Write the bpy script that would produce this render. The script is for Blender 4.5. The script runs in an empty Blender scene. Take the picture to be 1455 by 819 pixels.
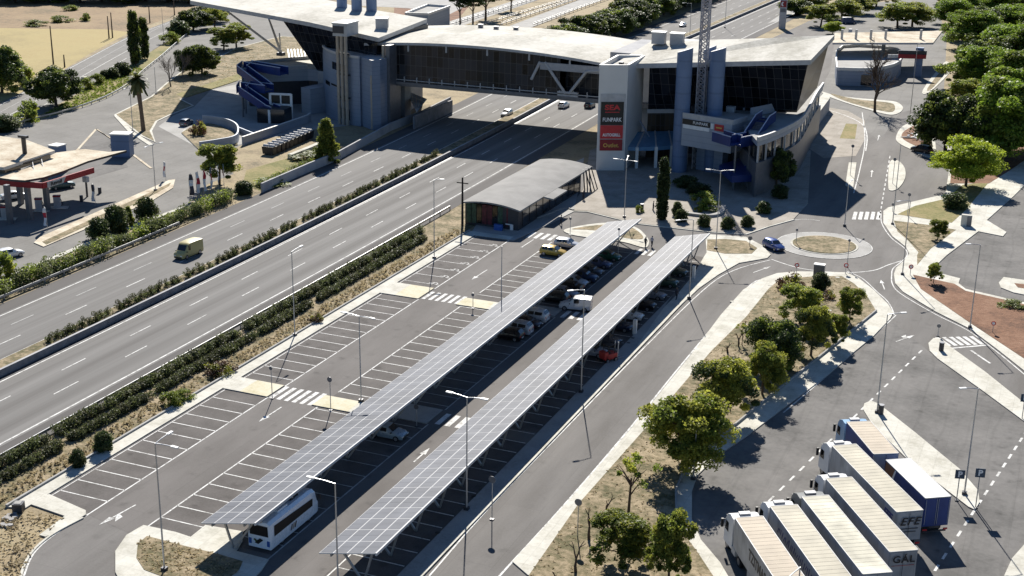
import bpy, bmesh, math, random
from mathutils import Vector, Matrix
random.seed(7)
sc = bpy.context.scene
COL = sc.collection
R = math.radians

# ------------------------------------------------------------------ camera
CAM_H = 59.4869
FOC = 1919.97
PX, PY = 727.5, 409.5
pitch, roll, yaw = R(18.32272835), R(-0.85031957), R(22.5594659)
fw = Vector((-math.sin(yaw)*math.cos(pitch), math.cos(yaw)*math.cos(pitch), -math.sin(pitch)))
rt = Vector((math.cos(yaw), math.sin(yaw), 0.0))
dn = fw.cross(rt)
r2 = math.cos(roll)*rt + math.sin(roll)*dn
d2 = -math.sin(roll)*rt + math.cos(roll)*dn
camd = bpy.data.cameras.new('camera')
cam = bpy.data.objects.new('camera', camd); COL.objects.link(cam)
cam.matrix_world = Matrix(((r2.x, -d2.x, -fw.x, 0), (r2.y, -d2.y, -fw.y, 0), (r2.z, -d2.z, -fw.z, CAM_H), (0, 0, 0, 1)))
camd.sensor_width = 36.0
camd.lens = FOC/1455*36.0
camd.clip_start = 0.5
camd.clip_end = 6000
sc.camera = cam

# ------------------------------------------------------------------ light
SUN_EL = R(36.0)
sx, sy = -math.sin(R(23.5)), math.cos(R(23.5))          # horizontal direction towards the sun
w = bpy.data.worlds.new('World'); sc.world = w; w.use_nodes = True
nt = w.node_tree
sky = nt.nodes.new('ShaderNodeTexSky'); sky.sky_type = 'NISHITA'; sky.sun_disc = False
sky.sun_elevation = SUN_EL; sky.sun_rotation = math.atan2(sx, sy)
sky.air_density = 1.0; sky.dust_density = 0.0; sky.ozone_density = 7.0
nt.links.new(sky.outputs[0], nt.nodes['Background'].inputs[0])
nt.nodes['Background'].inputs[1].default_value = 0.05
sun = bpy.data.lights.new('sun', 'SUN'); sun.energy = 5.0; sun.angle = R(0.5); sun.color = (1.0, 0.945, 0.86)
so = bpy.data.objects.new('sun', sun); COL.objects.link(so)
so.rotation_euler = Vector((sx*math.cos(SUN_EL), sy*math.cos(SUN_EL), math.sin(SUN_EL))).to_track_quat('Z', 'Y').to_euler()
vs = sc.view_settings
vs.view_transform = 'Standard'; vs.look = 'None'; vs.gamma = 1.0; vs.use_curve_mapping = False
vs.exposure = 0.88
sc.cycles.max_bounces = 6; sc.cycles.diffuse_bounces = 2; sc.cycles.glossy_bounces = 3
sc.cycles.transmission_bounces = 3; sc.cycles.transparent_max_bounces = 6

# ------------------------------------------------------------------ ground from picture measurements
def G(px, py, z=0.0):
    d = r2*((px-PX)/FOC) + d2*((py-PY)/FOC) + fw
    t = (z-CAM_H)/d.z
    return Vector((d.x*t, d.y*t))
def W(px, py, z=0.0):
    g = G(px, py, z); return Vector((g.x, g.y, z))
def GP(pts, z=0.0): return [G(x, y, z) for x, y in pts]
def hgt(b, t):
    B = G(*b); best = (1e9, 5)
    for i in range(40, 3200):
        z = i*0.01
        v = Vector((B.x, B.y, z-CAM_H)); q = v.dot(d2)/v.dot(fw)*FOC+PY
        if abs(q-t[1]) < best[0]: best = (abs(q-t[1]), z)
    return best[1]

# ------------------------------------------------------------------ materials
MATS = {}
def nodes(name):
    m = bpy.data.materials.new(name); m.use_nodes = True
    MATS[name] = m
    t = m.node_tree; return m, t, t.nodes['Principled BSDF']
def simple(name, col, rough=0.6, metal=0.0, noise=0.12, nscale=1.2, spec=0.4, stripes=None):
    """base colour broken up by object-space noise"""
    m, t, b = nodes(name)
    b.inputs['Roughness'].default_value = rough; b.inputs['Metallic'].default_value = metal
    b.inputs['Specular IOR Level'].default_value = spec
    tc = t.nodes.new('ShaderNodeTexCoord')
    n = t.nodes.new('ShaderNodeTexNoise'); n.inputs['Scale'].default_value = nscale; n.inputs['Detail'].default_value = 5
    t.links.new(tc.outputs['Object'], n.inputs['Vector'])
    r = t.nodes.new('ShaderNodeValToRGB')
    r.color_ramp.elements[0].position = 0.3; r.color_ramp.elements[1].position = 0.7
    r.color_ramp.elements[0].color = tuple(c*(1-noise) for c in col)+(1,)
    r.color_ramp.elements[1].color = tuple(min(1, c*(1+noise)) for c in col)+(1,)
    t.links.new(n.outputs[0], r.inputs[0]); out = r.outputs[0]
    if stripes:
        ax, per, dark = stripes
        sep = t.nodes.new('ShaderNodeSeparateXYZ'); t.links.new(tc.outputs['Object'], sep.inputs[0])
        mo = t.nodes.new('ShaderNodeMath'); mo.operation = 'FRACT'
        di = t.nodes.new('ShaderNodeMath'); di.operation = 'DIVIDE'; di.inputs[1].default_value = per
        t.links.new(sep.outputs[ax], di.inputs[0]); t.links.new(di.outputs[0], mo.inputs[0])
        lt = t.nodes.new('ShaderNodeMath'); lt.operation = 'LESS_THAN'; lt.inputs[1].default_value = 0.12
        t.links.new(mo.outputs[0], lt.inputs[0])
        mx = t.nodes.new('ShaderNodeMixRGB'); mx.blend_type = 'MULTIPLY'
        mx.inputs[2].default_value = (dark, dark, dark, 1)
        t.links.new(lt.outputs[0], mx.inputs[0]); t.links.new(out, mx.inputs[1]); out = mx.outputs[0]
    t.links.new(out, b.inputs['Base Color'])
    return m
def ground_mat(name, cols, scale=0.15, fine=3.0, bump=0.0, stretch=(1, 1, 1), rough=0.95, finew=0.35, crack=0.0, spots=0.0, joints=0.0, patch=0.0):
    m, t, b = nodes(name); b.inputs['Roughness'].default_value = rough
    b.inputs['Specular IOR Level'].default_value = 0.25
    tc = t.nodes.new('ShaderNodeTexCoord'); mp = t.nodes.new('ShaderNodeMapping'); mp.inputs['Scale'].default_value = stretch
    t.links.new(tc.outputs['Object'], mp.inputs[0])
    n1 = t.nodes.new('ShaderNodeTexNoise'); n1.inputs['Scale'].default_value = scale; n1.inputs['Detail'].default_value = 6; n1.inputs['Roughness'].default_value = 0.6
    n2 = t.nodes.new('ShaderNodeTexNoise'); n2.inputs['Scale'].default_value = fine; n2.inputs['Detail'].default_value = 8; n2.inputs['Roughness'].default_value = 0.7
    t.links.new(mp.outputs[0], n1.inputs['Vector']); t.links.new(tc.outputs['Object'], n2.inputs['Vector'])
    mix = t.nodes.new('ShaderNodeMath'); mix.operation = 'MULTIPLY_ADD'; mix.inputs[1].default_value = finew
    sb = t.nodes.new('ShaderNodeMath'); sb.operation = 'SUBTRACT'; sb.inputs[1].default_value = 0.5
    t.links.new(n2.outputs[0], sb.inputs[0]); t.links.new(sb.outputs[0], mix.inputs[0]); t.links.new(n1.outputs[0], mix.inputs[2])
    r = t.nodes.new('ShaderNodeValToRGB'); cr = r.color_ramp
    k = len(cols)
    while len(cr.elements) < k: cr.elements.new(0.5)
    for i, c in enumerate(cols):
        cr.elements[i].position = 0.3 + 0.4*i/(k-1); cr.elements[i].color = tuple(c)+(1,)
    t.links.new(mix.outputs[0], r.inputs[0]); out = r.outputs[0]
    if crack:
        v = t.nodes.new('ShaderNodeTexWave'); v.inputs['Scale'].default_value = 0.11; v.inputs['Distortion'].default_value = 3.5; v.inputs['Detail'].default_value = 4; v.inputs['Detail Scale'].default_value = 0.5
        t.links.new(tc.outputs['Object'], v.inputs['Vector'])
        rr = t.nodes.new('ShaderNodeValToRGB'); rr.color_ramp.elements[0].position = 0.0; rr.color_ramp.elements[1].position = 0.05
        rr.color_ramp.elements[0].color = (1-crack,)*3+(1,); rr.color_ramp.elements[1].color = (1, 1, 1, 1)
        t.links.new(v.outputs[1], rr.inputs[0])
        mx = t.nodes.new('ShaderNodeMixRGB'); mx.blend_type = 'MULTIPLY'; mx.inputs[0].default_value = 1
        t.links.new(out, mx.inputs[1]); t.links.new(rr.outputs[0], mx.inputs[2]); out = mx.outputs[0]
    def mul(fac_out, dark, a_out):
        rr = t.nodes.new('ShaderNodeMixRGB'); rr.blend_type = 'MULTIPLY'; rr.inputs[2].default_value = (dark, dark, dark, 1)
        t.links.new(fac_out, rr.inputs[0]); t.links.new(a_out, rr.inputs[1]); return rr.outputs[0]
    if spots:      # oil drips and stains
        vo = t.nodes.new('ShaderNodeTexVoronoi'); vo.inputs['Scale'].default_value = 0.42; t.links.new(tc.outputs['Object'], vo.inputs['Vector'])
        q = t.nodes.new('ShaderNodeMapRange'); q.inputs[1].default_value = 0.34; q.inputs[2].default_value = 0.08; t.links.new(vo.outputs['Distance'], q.inputs[0])
        n5 = t.nodes.new('ShaderNodeTexNoise'); n5.inputs['Scale'].default_value = 1.1; n5.inputs['Detail'].default_value = 6; t.links.new(tc.outputs['Object'], n5.inputs['Vector'])
        q2 = t.nodes.new('ShaderNodeMapRange'); q2.inputs[1].default_value = 0.42; q2.inputs[2].default_value = 0.66; t.links.new(n5.outputs[0], q2.inputs[0])
        mm = t.nodes.new('ShaderNodeMath'); mm.operation = 'MULTIPLY'; t.links.new(q.outputs[0], mm.inputs[0]); t.links.new(q2.outputs[0], mm.inputs[1])
        out = mul(mm.outputs[0], 1-spots, out)
    if patch:      # resurfaced rectangles
        br = t.nodes.new('ShaderNodeTexBrick'); br.inputs['Scale'].default_value = 1; br.inputs['Brick Width'].default_value = 11.3; br.inputs['Row Height'].default_value = 3.7; br.inputs['Mortar Size'].default_value = 0.03; br.offset = .37
        br.inputs['Color1'].default_value = (1, 1, 1, 1); br.inputs['Color2'].default_value = (1-patch,)*3+(1,); br.inputs['Mortar'].default_value = (1-patch*1.6,)*3+(1,); br.inputs['Bias'].default_value = -.35
        rot = t.nodes.new('ShaderNodeMapping'); rot.inputs['Rotation'].default_value = (0, 0, 1.5708); t.links.new(tc.outputs['Object'], rot.inputs[0]); t.links.new(rot.outputs[0], br.inputs['Vector'])
        mp2 = t.nodes.new('ShaderNodeMixRGB'); mp2.blend_type = 'MULTIPLY'; mp2.inputs[0].default_value = 1; t.links.new(out, mp2.inputs[1]); t.links.new(br.outputs[0], mp2.inputs[2]); out = mp2.outputs[0]
    if joints:
        br = t.nodes.new('ShaderNodeTexBrick'); br.inputs['Scale'].default_value = 1; br.inputs['Brick Width'].default_value = 1.6; br.inputs['Row Height'].default_value = 1.6; br.inputs['Mortar Size'].default_value = 0.035; br.offset = 0
        br.inputs['Color1'].default_value = (1, 1, 1, 1); br.inputs['Color2'].default_value = (.9, .9, .89, 1); br.inputs['Mortar'].default_value = (1-joints,)*3+(1,)
        t.links.new(tc.outputs['Object'], br.inputs['Vector'])
        mp2 = t.nodes.new('ShaderNodeMixRGB'); mp2.blend_type = 'MULTIPLY'; mp2.inputs[0].default_value = 1; t.links.new(out, mp2.inputs[1]); t.links.new(br.outputs[0], mp2.inputs[2]); out = mp2.outputs[0]
    t.links.new(out, b.inputs['Base Color'])
    if bump:
        bp = t.nodes.new('ShaderNodeBump'); bp.inputs['Strength'].default_value = bump; bp.inputs['Distance'].default_value = 0.3
        t.links.new(n2.outputs[0], bp.inputs['Height']); t.links.new(bp.outputs[0], b.inputs['Normal'])
    return m
def leaf_mat(name, c1, c2, trans=0.35):
    m, t, b = nodes(name)
    b.inputs['Roughness'].default_value = 0.55; b.inputs['Specular IOR Level'].default_value = 0.35
    g = t.nodes.new('ShaderNodeNewGeometry'); oi = t.nodes.new('ShaderNodeObjectInfo')
    r = t.nodes.new('ShaderNodeValToRGB')
    r.color_ramp.elements[0].color = tuple(c1)+(1,); r.color_ramp.elements[1].color = tuple(c2)+(1,)
    n = t.nodes.new('ShaderNodeTexNoise'); n.inputs['Scale'].default_value = 0.6
    tc = t.nodes.new('ShaderNodeTexCoord'); t.links.new(tc.outputs['Object'], n.inputs['Vector'])
    a = t.nodes.new('ShaderNodeMath'); a.operation = 'MULTIPLY_ADD'; a.inputs[1].default_value = 0.45
    t.links.new(g.outputs['Random Per Island'], a.inputs[0])
    a2 = t.nodes.new('ShaderNodeMath'); a2.operation = 'MULTIPLY_ADD'; a2.inputs[1].default_value = 0.9; a2.inputs[2].default_value = -0.25
    t.links.new(n.outputs[0], a2.inputs[0]); t.links.new(a2.outputs[0], a.inputs[2])
    t.links.new(a.outputs[0], r.inputs[0])
    hs = t.nodes.new('ShaderNodeHueSaturation')
    mr = t.nodes.new('ShaderNodeMapRange'); mr.inputs[3].default_value = 0.75; mr.inputs[4].default_value = 1.3
    t.links.new(oi.outputs['Random'], mr.inputs[0]); t.links.new(mr.outputs[0], hs.inputs['Value'])
    t.links.new(r.outputs[0], hs.inputs['Color'])
    t.links.new(hs.outputs[0], b.inputs['Base Color'])
    tr = t.nodes.new('ShaderNodeBsdfTranslucent'); t.links.new(hs.outputs[0], tr.inputs[0])
    mx = t.nodes.new('ShaderNodeMixShader'); mx.inputs[0].default_value = trans
    o = t.nodes['Material Output']
    t.links.new(b.outputs[0], mx.inputs[1]); t.links.new(tr.outputs[0], mx.inputs[2]); t.links.new(mx.outputs[0], o.inputs[0])
    return m
def paint(name, col, rough=0.3, metal=0.0, coat=0.5):
    m, t, b = nodes(name); b.inputs['Base Color'].default_value = tuple(col)+(1,)
    b.inputs['Roughness'].default_value = rough; b.inputs['Metallic'].default_value = metal
    b.inputs['Coat Weight'].default_value = coat; b.inputs['Coat Roughness'].default_value = 0.1
    tc = t.nodes.new('ShaderNodeTexCoord'); n = t.nodes.new('ShaderNodeTexNoise'); n.inputs['Scale'].default_value = 3
    t.links.new(tc.outputs['Object'], n.inputs['Vector'])
    mr = t.nodes.new('ShaderNodeMapRange'); mr.inputs[3].default_value = max(0.02, rough-0.1); mr.inputs[4].default_value = rough+0.15
    t.links.new(n.outputs[0], mr.inputs[0]); t.links.new(mr.outputs[0], b.inputs['Roughness'])
    return m

ground_mat('dry_ground', [(.14, .12, .075), (.25, .20, .125), (.33, .27, .17), (.22, .19, .11)], 0.12, 1.6, 0.5, finew=0.7)
ground_mat('verge_soil', [(.09, .085, .04), (.16, .135, .075), (.25, .20, .125), (.34, .275, .18)], 0.35, 1.7, 0.5, finew=1.1)
ground_mat('red_soil', [(.10, .055, .035), (.19, .10, .06), (.24, .14, .09)], 0.2, 1.8, 0.5, finew=0.7)
ground_mat('gold_field', [(.26, .21, .10), (.34, .275, .125), (.31, .24, .11)], 0.03, 0.8, 0.3, finew=0.5)
ground_mat('brown_field', [(.12, .10, .06), (.24, .17, .10), (.28, .21, .12)], 0.04, 0.6, 0.4, finew=0.8)
ground_mat('green_verge', [(.10, .11, .03), (.20, .18, .07), (.28, .22, .11)], 0.15, 1.5, 0.5, finew=0.7)
ground_mat('asphalt_lot', [(.112, .104, .098), (.142, .133, .126), (.165, .155, .147)], 0.22, 6.0, 0, stretch=(1, .3, 1), finew=0.4, spots=.35, patch=.09)
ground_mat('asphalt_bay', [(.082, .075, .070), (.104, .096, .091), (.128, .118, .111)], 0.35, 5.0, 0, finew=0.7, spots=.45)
ground_mat('asphalt_yard', [(.105, .102, .098), (.148, .143, .137), (.185, .178, .17)], 0.16, 1.5, 0, finew=0.55, crack=0.09, spots=.4, patch=.07)
ground_mat('asphalt_road', [(.122, .115, .108), (.152, .145, .138), (.18, .172, .163)], 0.3, 5.0, 0, stretch=(1, .18, 1), finew=0.4, spots=.2, patch=.08)
ground_mat('asphalt_light', [(.15, .145, .135), (.18, .175, .165), (.21, .203, .19)], 0.14, 2.0, 0, finew=0.6, crack=0.08, spots=.15)
ground_mat('motorway_asphalt', [(.12, .115, .11), (.16, .156, .15), (.20, .195, .188)], 0.55, 7.0, 0, stretch=(1, .012, 1), finew=0.16)
ground_mat('motorway_shoulder', [(.085, .08, .078), (.10, .095, .092), (.115, .11, .107)], 0.4, 7.0, 0, stretch=(1, .05, 1), finew=0.3)
ground_mat('concrete_pale', [(.43, .415, .355), (.545, .53, .47), (.61, .60, .54)], 0.35, 3.0, 0, finew=0.7, joints=.16, spots=.15)
ground_mat('concrete_grey', [(.27, .265, .25), (.34, .335, .32), (.38, .375, .36)], 0.25, 4.0, 0, finew=0.6)
ground_mat('paving_tan', [(.26, .235, .20), (.33, .30, .26), (.37, .34, .30)], 0.3, 3.0, 0, finew=0.7, joints=.2, spots=.15)
ground_mat('tactile_yellow', [(.44, .40, .26), (.55, .51, .38), (.58, .55, .46)], 0.3, 3.0, 0, finew=0.6)
ground_mat('marking_white', [(.30, .295, .28), (.60, .60, .58), (.70, .70, .68)], 0.9, 5.0, 0, finew=1.1)
ground_mat('marking_worn', [(.24, .24, .23), (.40, .40, .39), (.50, .50, .48)], 0.9, 9.0, 0, finew=0.9)
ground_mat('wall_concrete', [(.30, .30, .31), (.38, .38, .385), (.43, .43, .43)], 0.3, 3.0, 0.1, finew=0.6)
ground_mat('roof_membrane', [(.36, .345, .30), (.52, .505, .455), (.60, .585, .54)], 0.12, 1.2, 0.05, stretch=(1, .4, 1), finew=0.7, joints=.06)
ground_mat('stained_roof', [(.34, .27, .19), (.50, .44, .34), (.60, .56, .46)], 0.3, 2.5, 0, finew=0.6)
simple('concrete_shade', (.16, .165, .18), .8, 0, .25, .8)  # wall concrete with the shade on its faces put into the colour
simple('mast_paint', (.34, .33, .35), .5)
simple('fascia_grey', (.42, .42, .42), .5)
simple('cladding', (.23, .275, .355), .45, 0.1, 0.06, 0.4, stripes=(2, 0.9, 0.82))
simple('cladding_light', (.31, .345, .40), .45, 0.1, 0.06, 0.4, stripes=(2, 1.1, 0.85))
simple('dark_steel', (.05, .052, .06), .45, 0.3)
simple('mid_steel', (.16, .165, .18), .45, 0.4)
simple('pole_metal', (.42, .43, .44), .4, 0.6, 0.08)
simple('lamp_white', (.72, .72, .70), .4)
simple('tower_white', (.62, .61, .58), .55, 0, 0.05, 0.3)
simple('tan_pipe', (.36, .31, .25), .5, 0.1)
simple('stair_blue', (.014, .035, .15), .4, 0, 0.15, 0.4)
simple('stair_rail', (.45, .48, .60), .4)
simple('canopy_blue', (.10, .22, .36), .35, 0.1)
simple('shaft_blue', (.13, .19, .31), .5, 0.1, 0.1, 0.3, stripes=(2, 3.0, 0.85))
simple('corrugated', (.29, .285, .275), .9, 0.0, 0.12, 0.3, spec=.05, stripes=(1, 0.7, 0.85))
simple('panel_cell', (.10, .108, .128), .6, 0.0, 0.22, 0.25, spec=0.18)
simple('panel_frame', (.52, .525, .53), .6, 0.0, 0.04, spec=.1)
simple('galvanised', (.36, .365, .37), .45, 0.6)
simple('bark', (.085, .06, .042), .9, 0, 0.3, 3)
simple('bark_pale', (.15, .125, .11), .9, 0, 0.3, 3)
simple('palm_bark', (.16, .11, .075), .95, 0, 0.3, 4, stripes=(2, 0.35, 0.6))
simple('rubber', (.018, .018, .02), .8)
simple('rim', (.38, .38, .40), .35, 0.8)
simple('black_plastic', (.02, .02, .022), .5)
simple('sign_red', (.50, .03, .035), .4)
simple('sign_darkred', (.25, .02, .025), .45)
simple('sign_black', (.012, .014, .014), .4)
simple('sign_white', (.75, .75, .74), .4)
simple('sign_blue', (.03, .10, .35), .4)
simple('sign_slate', (.03, .06, .10), .4)
simple('gold_letter', (.70, .48, .10), .4)
simple('red_canopy', (.27, .015, .022), .5)
simple('wood_pole', (.10, .075, .055), .9)
simple('wood_dark', (.022, .018, .016), .9)
simple('rock_grey', (.30, .29, .28), .9, 0, 0.3, 2)
simple('skin', (.45, .28, .2), .6)
simple('cloth_dark', (.03, .035, .05), .9)
simple('cloth_light', (.5, .5, .55), .9)
simple('hair', (.03, .02, .015), .8)
simple('trailer_grey', (.36, .37, .39), .5, 0.1, 0.25, 0.6, stripes=(0, 1.15, 0.85))
simple('trailer_roof', (.40, .37, .29), .7, 0, 0.22, 0.35, stripes=(0, 0.62, 0.88))
simple('trailer_roof_pale', (.47, .45, .36), .7, 0, 0.35, 0.4, stripes=(0, 0.62, 0.86))
simple('trailer_roof_orange', (.40, .34, .26), .7, 0, 0.16, 0.4, stripes=(0, 1.3, 0.92))
simple('trailer_roof_white', (.68, .68, .66), .5, 0, 0.04, 0.5)
simple('tarp_blue', (.016, .045, .19), .5, 0, 0.15, 0.6)
simple('tarp_brown', (.20, .085, .04), .5)
simple('cab_white', (.72, .73, .74), .3, 0, 0.03)
simple('cab_grey', (.16, .17, .17), .35, 0, 0.1)
simple('cab_blue', (.25, .42, .62), .3)
simple('letter_black', (.015, .015, .02), .5)
simple('letter_blue', (.05, .06, .22), .5)
simple('letter_red', (.45, .03, .03), .5)
simple('flag_white', (.70, .70, .72), .8)
simple('flag_red', (.45, .03, .05), .8)
simple('flag_dark', (.05, .05, .07), .8)
simple('glass_skylight', (.42, .58, .72), .3)
simple('glass_pattern', (.03, .035, .04), .12)
simple('glass_bus', (.012, .013, .015), .45, spec=.2)
paint('glass_dark', (.008, .009, .011), 0.06, 0, 0.6)
simple('cladding_panel', (.3, .34, .41), .5)
paint('glass_car', (.012, .015, .018), 0.05, 0, 0.8)
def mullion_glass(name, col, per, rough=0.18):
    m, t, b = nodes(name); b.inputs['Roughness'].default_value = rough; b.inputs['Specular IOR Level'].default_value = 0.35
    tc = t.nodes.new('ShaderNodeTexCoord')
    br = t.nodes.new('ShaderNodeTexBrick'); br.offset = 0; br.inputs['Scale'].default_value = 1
    br.inputs['Color1'].default_value = tuple(col)+(1,); br.inputs['Color2'].default_value = tuple(c*5 for c in col)+(1,)  # paler panes paint in reflections and the structure behind the glass
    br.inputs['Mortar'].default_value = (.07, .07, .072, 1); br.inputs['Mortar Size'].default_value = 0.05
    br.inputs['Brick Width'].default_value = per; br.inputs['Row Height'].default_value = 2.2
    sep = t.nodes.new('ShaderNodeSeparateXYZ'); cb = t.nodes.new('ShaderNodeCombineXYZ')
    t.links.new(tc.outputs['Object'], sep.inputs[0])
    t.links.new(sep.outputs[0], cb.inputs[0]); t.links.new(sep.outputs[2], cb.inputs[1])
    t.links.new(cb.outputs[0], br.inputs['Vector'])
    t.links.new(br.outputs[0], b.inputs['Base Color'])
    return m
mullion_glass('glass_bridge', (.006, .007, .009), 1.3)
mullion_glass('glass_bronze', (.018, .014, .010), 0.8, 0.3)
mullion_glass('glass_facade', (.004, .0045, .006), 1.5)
leaf_mat('leaf_olive', (.10, .125, .02), (.52, .52, .085), .55)
leaf_mat('leaf_dark', (.018, .034, .012), (.10, .14, .035), .35)
leaf_mat('leaf_mid', (.06, .09, .018), (.33, .39, .07), .55)
leaf_mat('leaf_bright', (.17, .23, .02), (.44, .50, .05), .5)
leaf_mat('leaf_forest', (.04, .09, .012), (.33, .44, .05), .5)
leaf_mat('leaf_hedge', (.045, .065, .022), (.21, .23, .09), .45)
leaf_mat('leaf_median', (.04, .045, .02), (.15, .15, .07), .35)
leaf_mat('leaf_brown', (.07, .035, .02), (.17, .09, .05), .3)
leaf_mat('grass_dry', (.26, .21, .12), (.46, .38, .23), .5)
leaf_mat('palm_leaf', (.05, .07, .02), (.20, .19, .07), .4)

# ------------------------------------------------------------------ mesh helpers
class MB:
    def __init__(s): s.v = []; s.f = []; s.m = []; s.mats = []
    def mi(s, mat):
        if mat not in s.mats: s.mats.append(mat)
        return s.mats.index(mat)
    def face(s, pts, mat):
        i = len(s.v); s.v += [tuple(p) for p in pts]; s.f.append(tuple(range(i, i+len(pts)))); s.m.append(s.mi(mat))
    def box(s, c, size, mat, rz=0.0, mtx=None):
        hx, hy, hz = size[0]/2, size[1]/2, size[2]/2
        M = mtx if mtx else Matrix.Translation(Vector(c)) @ Matrix.Rotation(rz, 4, 'Z')
        P = [M @ Vector((a*hx, b*hy, d*hz)) for d in (-1, 1) for a, b in ((-1, -1), (1, -1), (1, 1), (-1, 1))]
        s.hexa(P, mat)
    def hexa(s, P, mat, top=None):
        i = len(s.v); s.v += [tuple(p) for p in P]
        for k, q in enumerate(((3, 2, 1, 0), (4, 5, 6, 7), (0, 1, 5, 4), (1, 2, 6, 5), (2, 3, 7, 6), (3, 0, 4, 7))):
            s.f.append(tuple(i+a for a in q)); s.m.append(s.mi(top if (k == 1 and top) else mat))
    def beam(s, a, b, wd, ht, mat):
        a = Vector(a); b = Vector(b); d = (b-a); L = d.length
        if L < 1e-6: return
        q = d.to_track_quat('X', 'Z').to_matrix().to_4x4()
        s.box(None, (L, wd, ht), mat, mtx=Matrix.Translation((a+b)/2) @ q)
    def tube(s, pts, rad, mat, n=8, cap=True):
        pts = [Vector(p) for p in pts]
        if not hasattr(rad, '__len__'): rad = [rad]*len(pts)
        base = len(s.v); mi = s.mi(mat)
        for k, p in enumerate(pts):
            d = (pts[min(k+1, len(pts)-1)]-pts[max(k-1, 0)]).normalized()
            u = d.cross(Vector((0, 0, 1)))
            if u.length < 1e-3: u = Vector((1, 0, 0))
            u.normalize(); v = d.cross(u)
            for j in range(n):
                a = 2*math.pi*j/n
                s.v.append(tuple(p+(u*math.cos(a)+v*math.sin(a))*rad[k]))
        for k in range(len(pts)-1):
            for j in range(n):
                a = base+k*n+j; b = base+k*n+(j+1) % n
                s.f.append((a, b, b+n, a+n)); s.m.append(mi)
        if cap:
            s.f.append(tuple(base+j for j in range(n))[::-1]); s.m.append(mi)
            e = base+(len(pts)-1)*n
            s.f.append(tuple(e+j for j in range(n))); s.m.append(mi)
    def prism(s, poly, z0, z1, mat, top=None):
        P = [Vector((p[0], p[1])) for p in poly]
        ar = sum(P[i].x*P[(i+1) % len(P)].y-P[(i+1) % len(P)].x*P[i].y for i in range(len(P)))
        if ar < 0: P.reverse()
        zt = z1 if hasattr(z1, '__len__') else [z1]*len(P)
        if ar < 0 and hasattr(z1, '__len__'): zt = list(z1)[::-1]
        n = len(P); i = len(s.v)
        s.v += [(p.x, p.y, z0) for p in P]+[(p.x, p.y, zt[k]) for k, p in enumerate(P)]
        for k in range(n):
            s.f.append((i+k, i+(k+1) % n, i+n+(k+1) % n, i+n+k)); s.m.append(s.mi(mat))
        s.f.append(tuple(i+n+k for k in range(n))); s.m.append(s.mi(top or mat))
        s.f.append(tuple(i+k for k in range(n))[::-1]); s.m.append(s.mi(mat))
    def build(s, name, parent=None, smooth=False, bevel=0.0):
        me = bpy.data.meshes.new(name); me.from_pydata(s.v, [], s.f)
        for m in s.mats: me.materials.append(MATS[m])
        me.polygons.foreach_set('material_index', s.m)
        me.update()
        if smooth:
            me.polygons.foreach_set('use_smooth', [True]*len(me.polygons))
            bm = bmesh.new(); bm.from_mesh(me); bmesh.ops.remove_doubles(bm, verts=bm.verts, dist=0.0005)
            for e in bm.edges:
                if len(e.link_faces) == 2 and e.calc_face_angle(0) > R(38): e.smooth = False
            bm.to_mesh(me); bm.free()
        o = bpy.data.objects.new(name, me); COL.objects.link(o)
        if parent: o.parent = parent
        if bevel:
            md = o.modifiers.new('bevel', 'BEVEL'); md.width = bevel; md.segments = 2; md.limit_method = 'ANGLE'
        return o
def tag(o, label=None, cat=None, group=None, kind=None):
    if label: o['label'] = label
    if cat: o['category'] = cat
    if group: o['group'] = group
    if kind: o['kind'] = kind
    return o
def thing(name, label, cat, loc=(0, 0, 0), rz=0.0, group=None):
    o = bpy.data.objects.new(name, None); o.empty_display_size = 0.5; COL.objects.link(o)
    o.location = (loc[0], loc[1], loc[2] if len(loc) > 2 else 0.0); o.rotation_euler = (0, 0, rz)
    return tag(o, label, cat, group)
def dup(root, loc=None, rz=None, label=None, scale=None, parent=None):
    r = root.copy(); COL.objects.link(r)
    if parent: r.parent = parent
    if loc is not None: r.location = (loc[0], loc[1], loc[2] if len(loc) > 2 else 0.0)
    if rz is not None: r.rotation_euler = (0, 0, rz)
    if scale is not None: r.scale = scale if hasattr(scale, '__len__') else (scale,)*3
    if label: r['label'] = label
    for ch in list(root.children): dup(ch, parent=r)
    return r
def struct(name, mb, **k): return tag(mb.build(name, **k), kind='structure')
def smooth_pts(pts, n=5, closed=True):
    P = [Vector(p) for p in pts]; out = []; m = len(P)
    for i in range(m if closed else m-1):
        p0 = P[(i-1) % m] if (closed or i > 0) else P[i]
        p1 = P[i]; p2 = P[(i+1) % m]; p3 = P[(i+2) % m] if (closed or i+2 < m) else p2
        for k in range(n):
            t = k/n
            out.append(0.5*((2*p1)+(-p0+p2)*t+(2*p0-5*p1+4*p2-p3)*t*t+(-p0+3*p1-3*p2+p3)*t**3))
    if not closed: out.append(P[-1])
    return out
def offset_poly(P, d):
    n = len(P); ar = sum(P[i].x*P[(i+1) % n].y-P[(i+1) % n].x*P[i].y for i in range(n))
    s = 1 if ar > 0 else -1; out = []
    for i in range(n):
        a = (P[i]-P[i-1]); b = (P[(i+1) % n]-P[i])
        if a.length < 1e-6 or b.length < 1e-6: out.append(P[i]); continue
        a.normalize(); b.normalize()
        na = Vector((-a.y, a.x))*s; nb = Vector((-b.y, b.x))*s
        m = na+nb
        if m.length < 0.2: m = na
        m.normalize(); c = max(0.5, m.dot(na)); out.append(P[i]+m*d/c)
    return out
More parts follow.
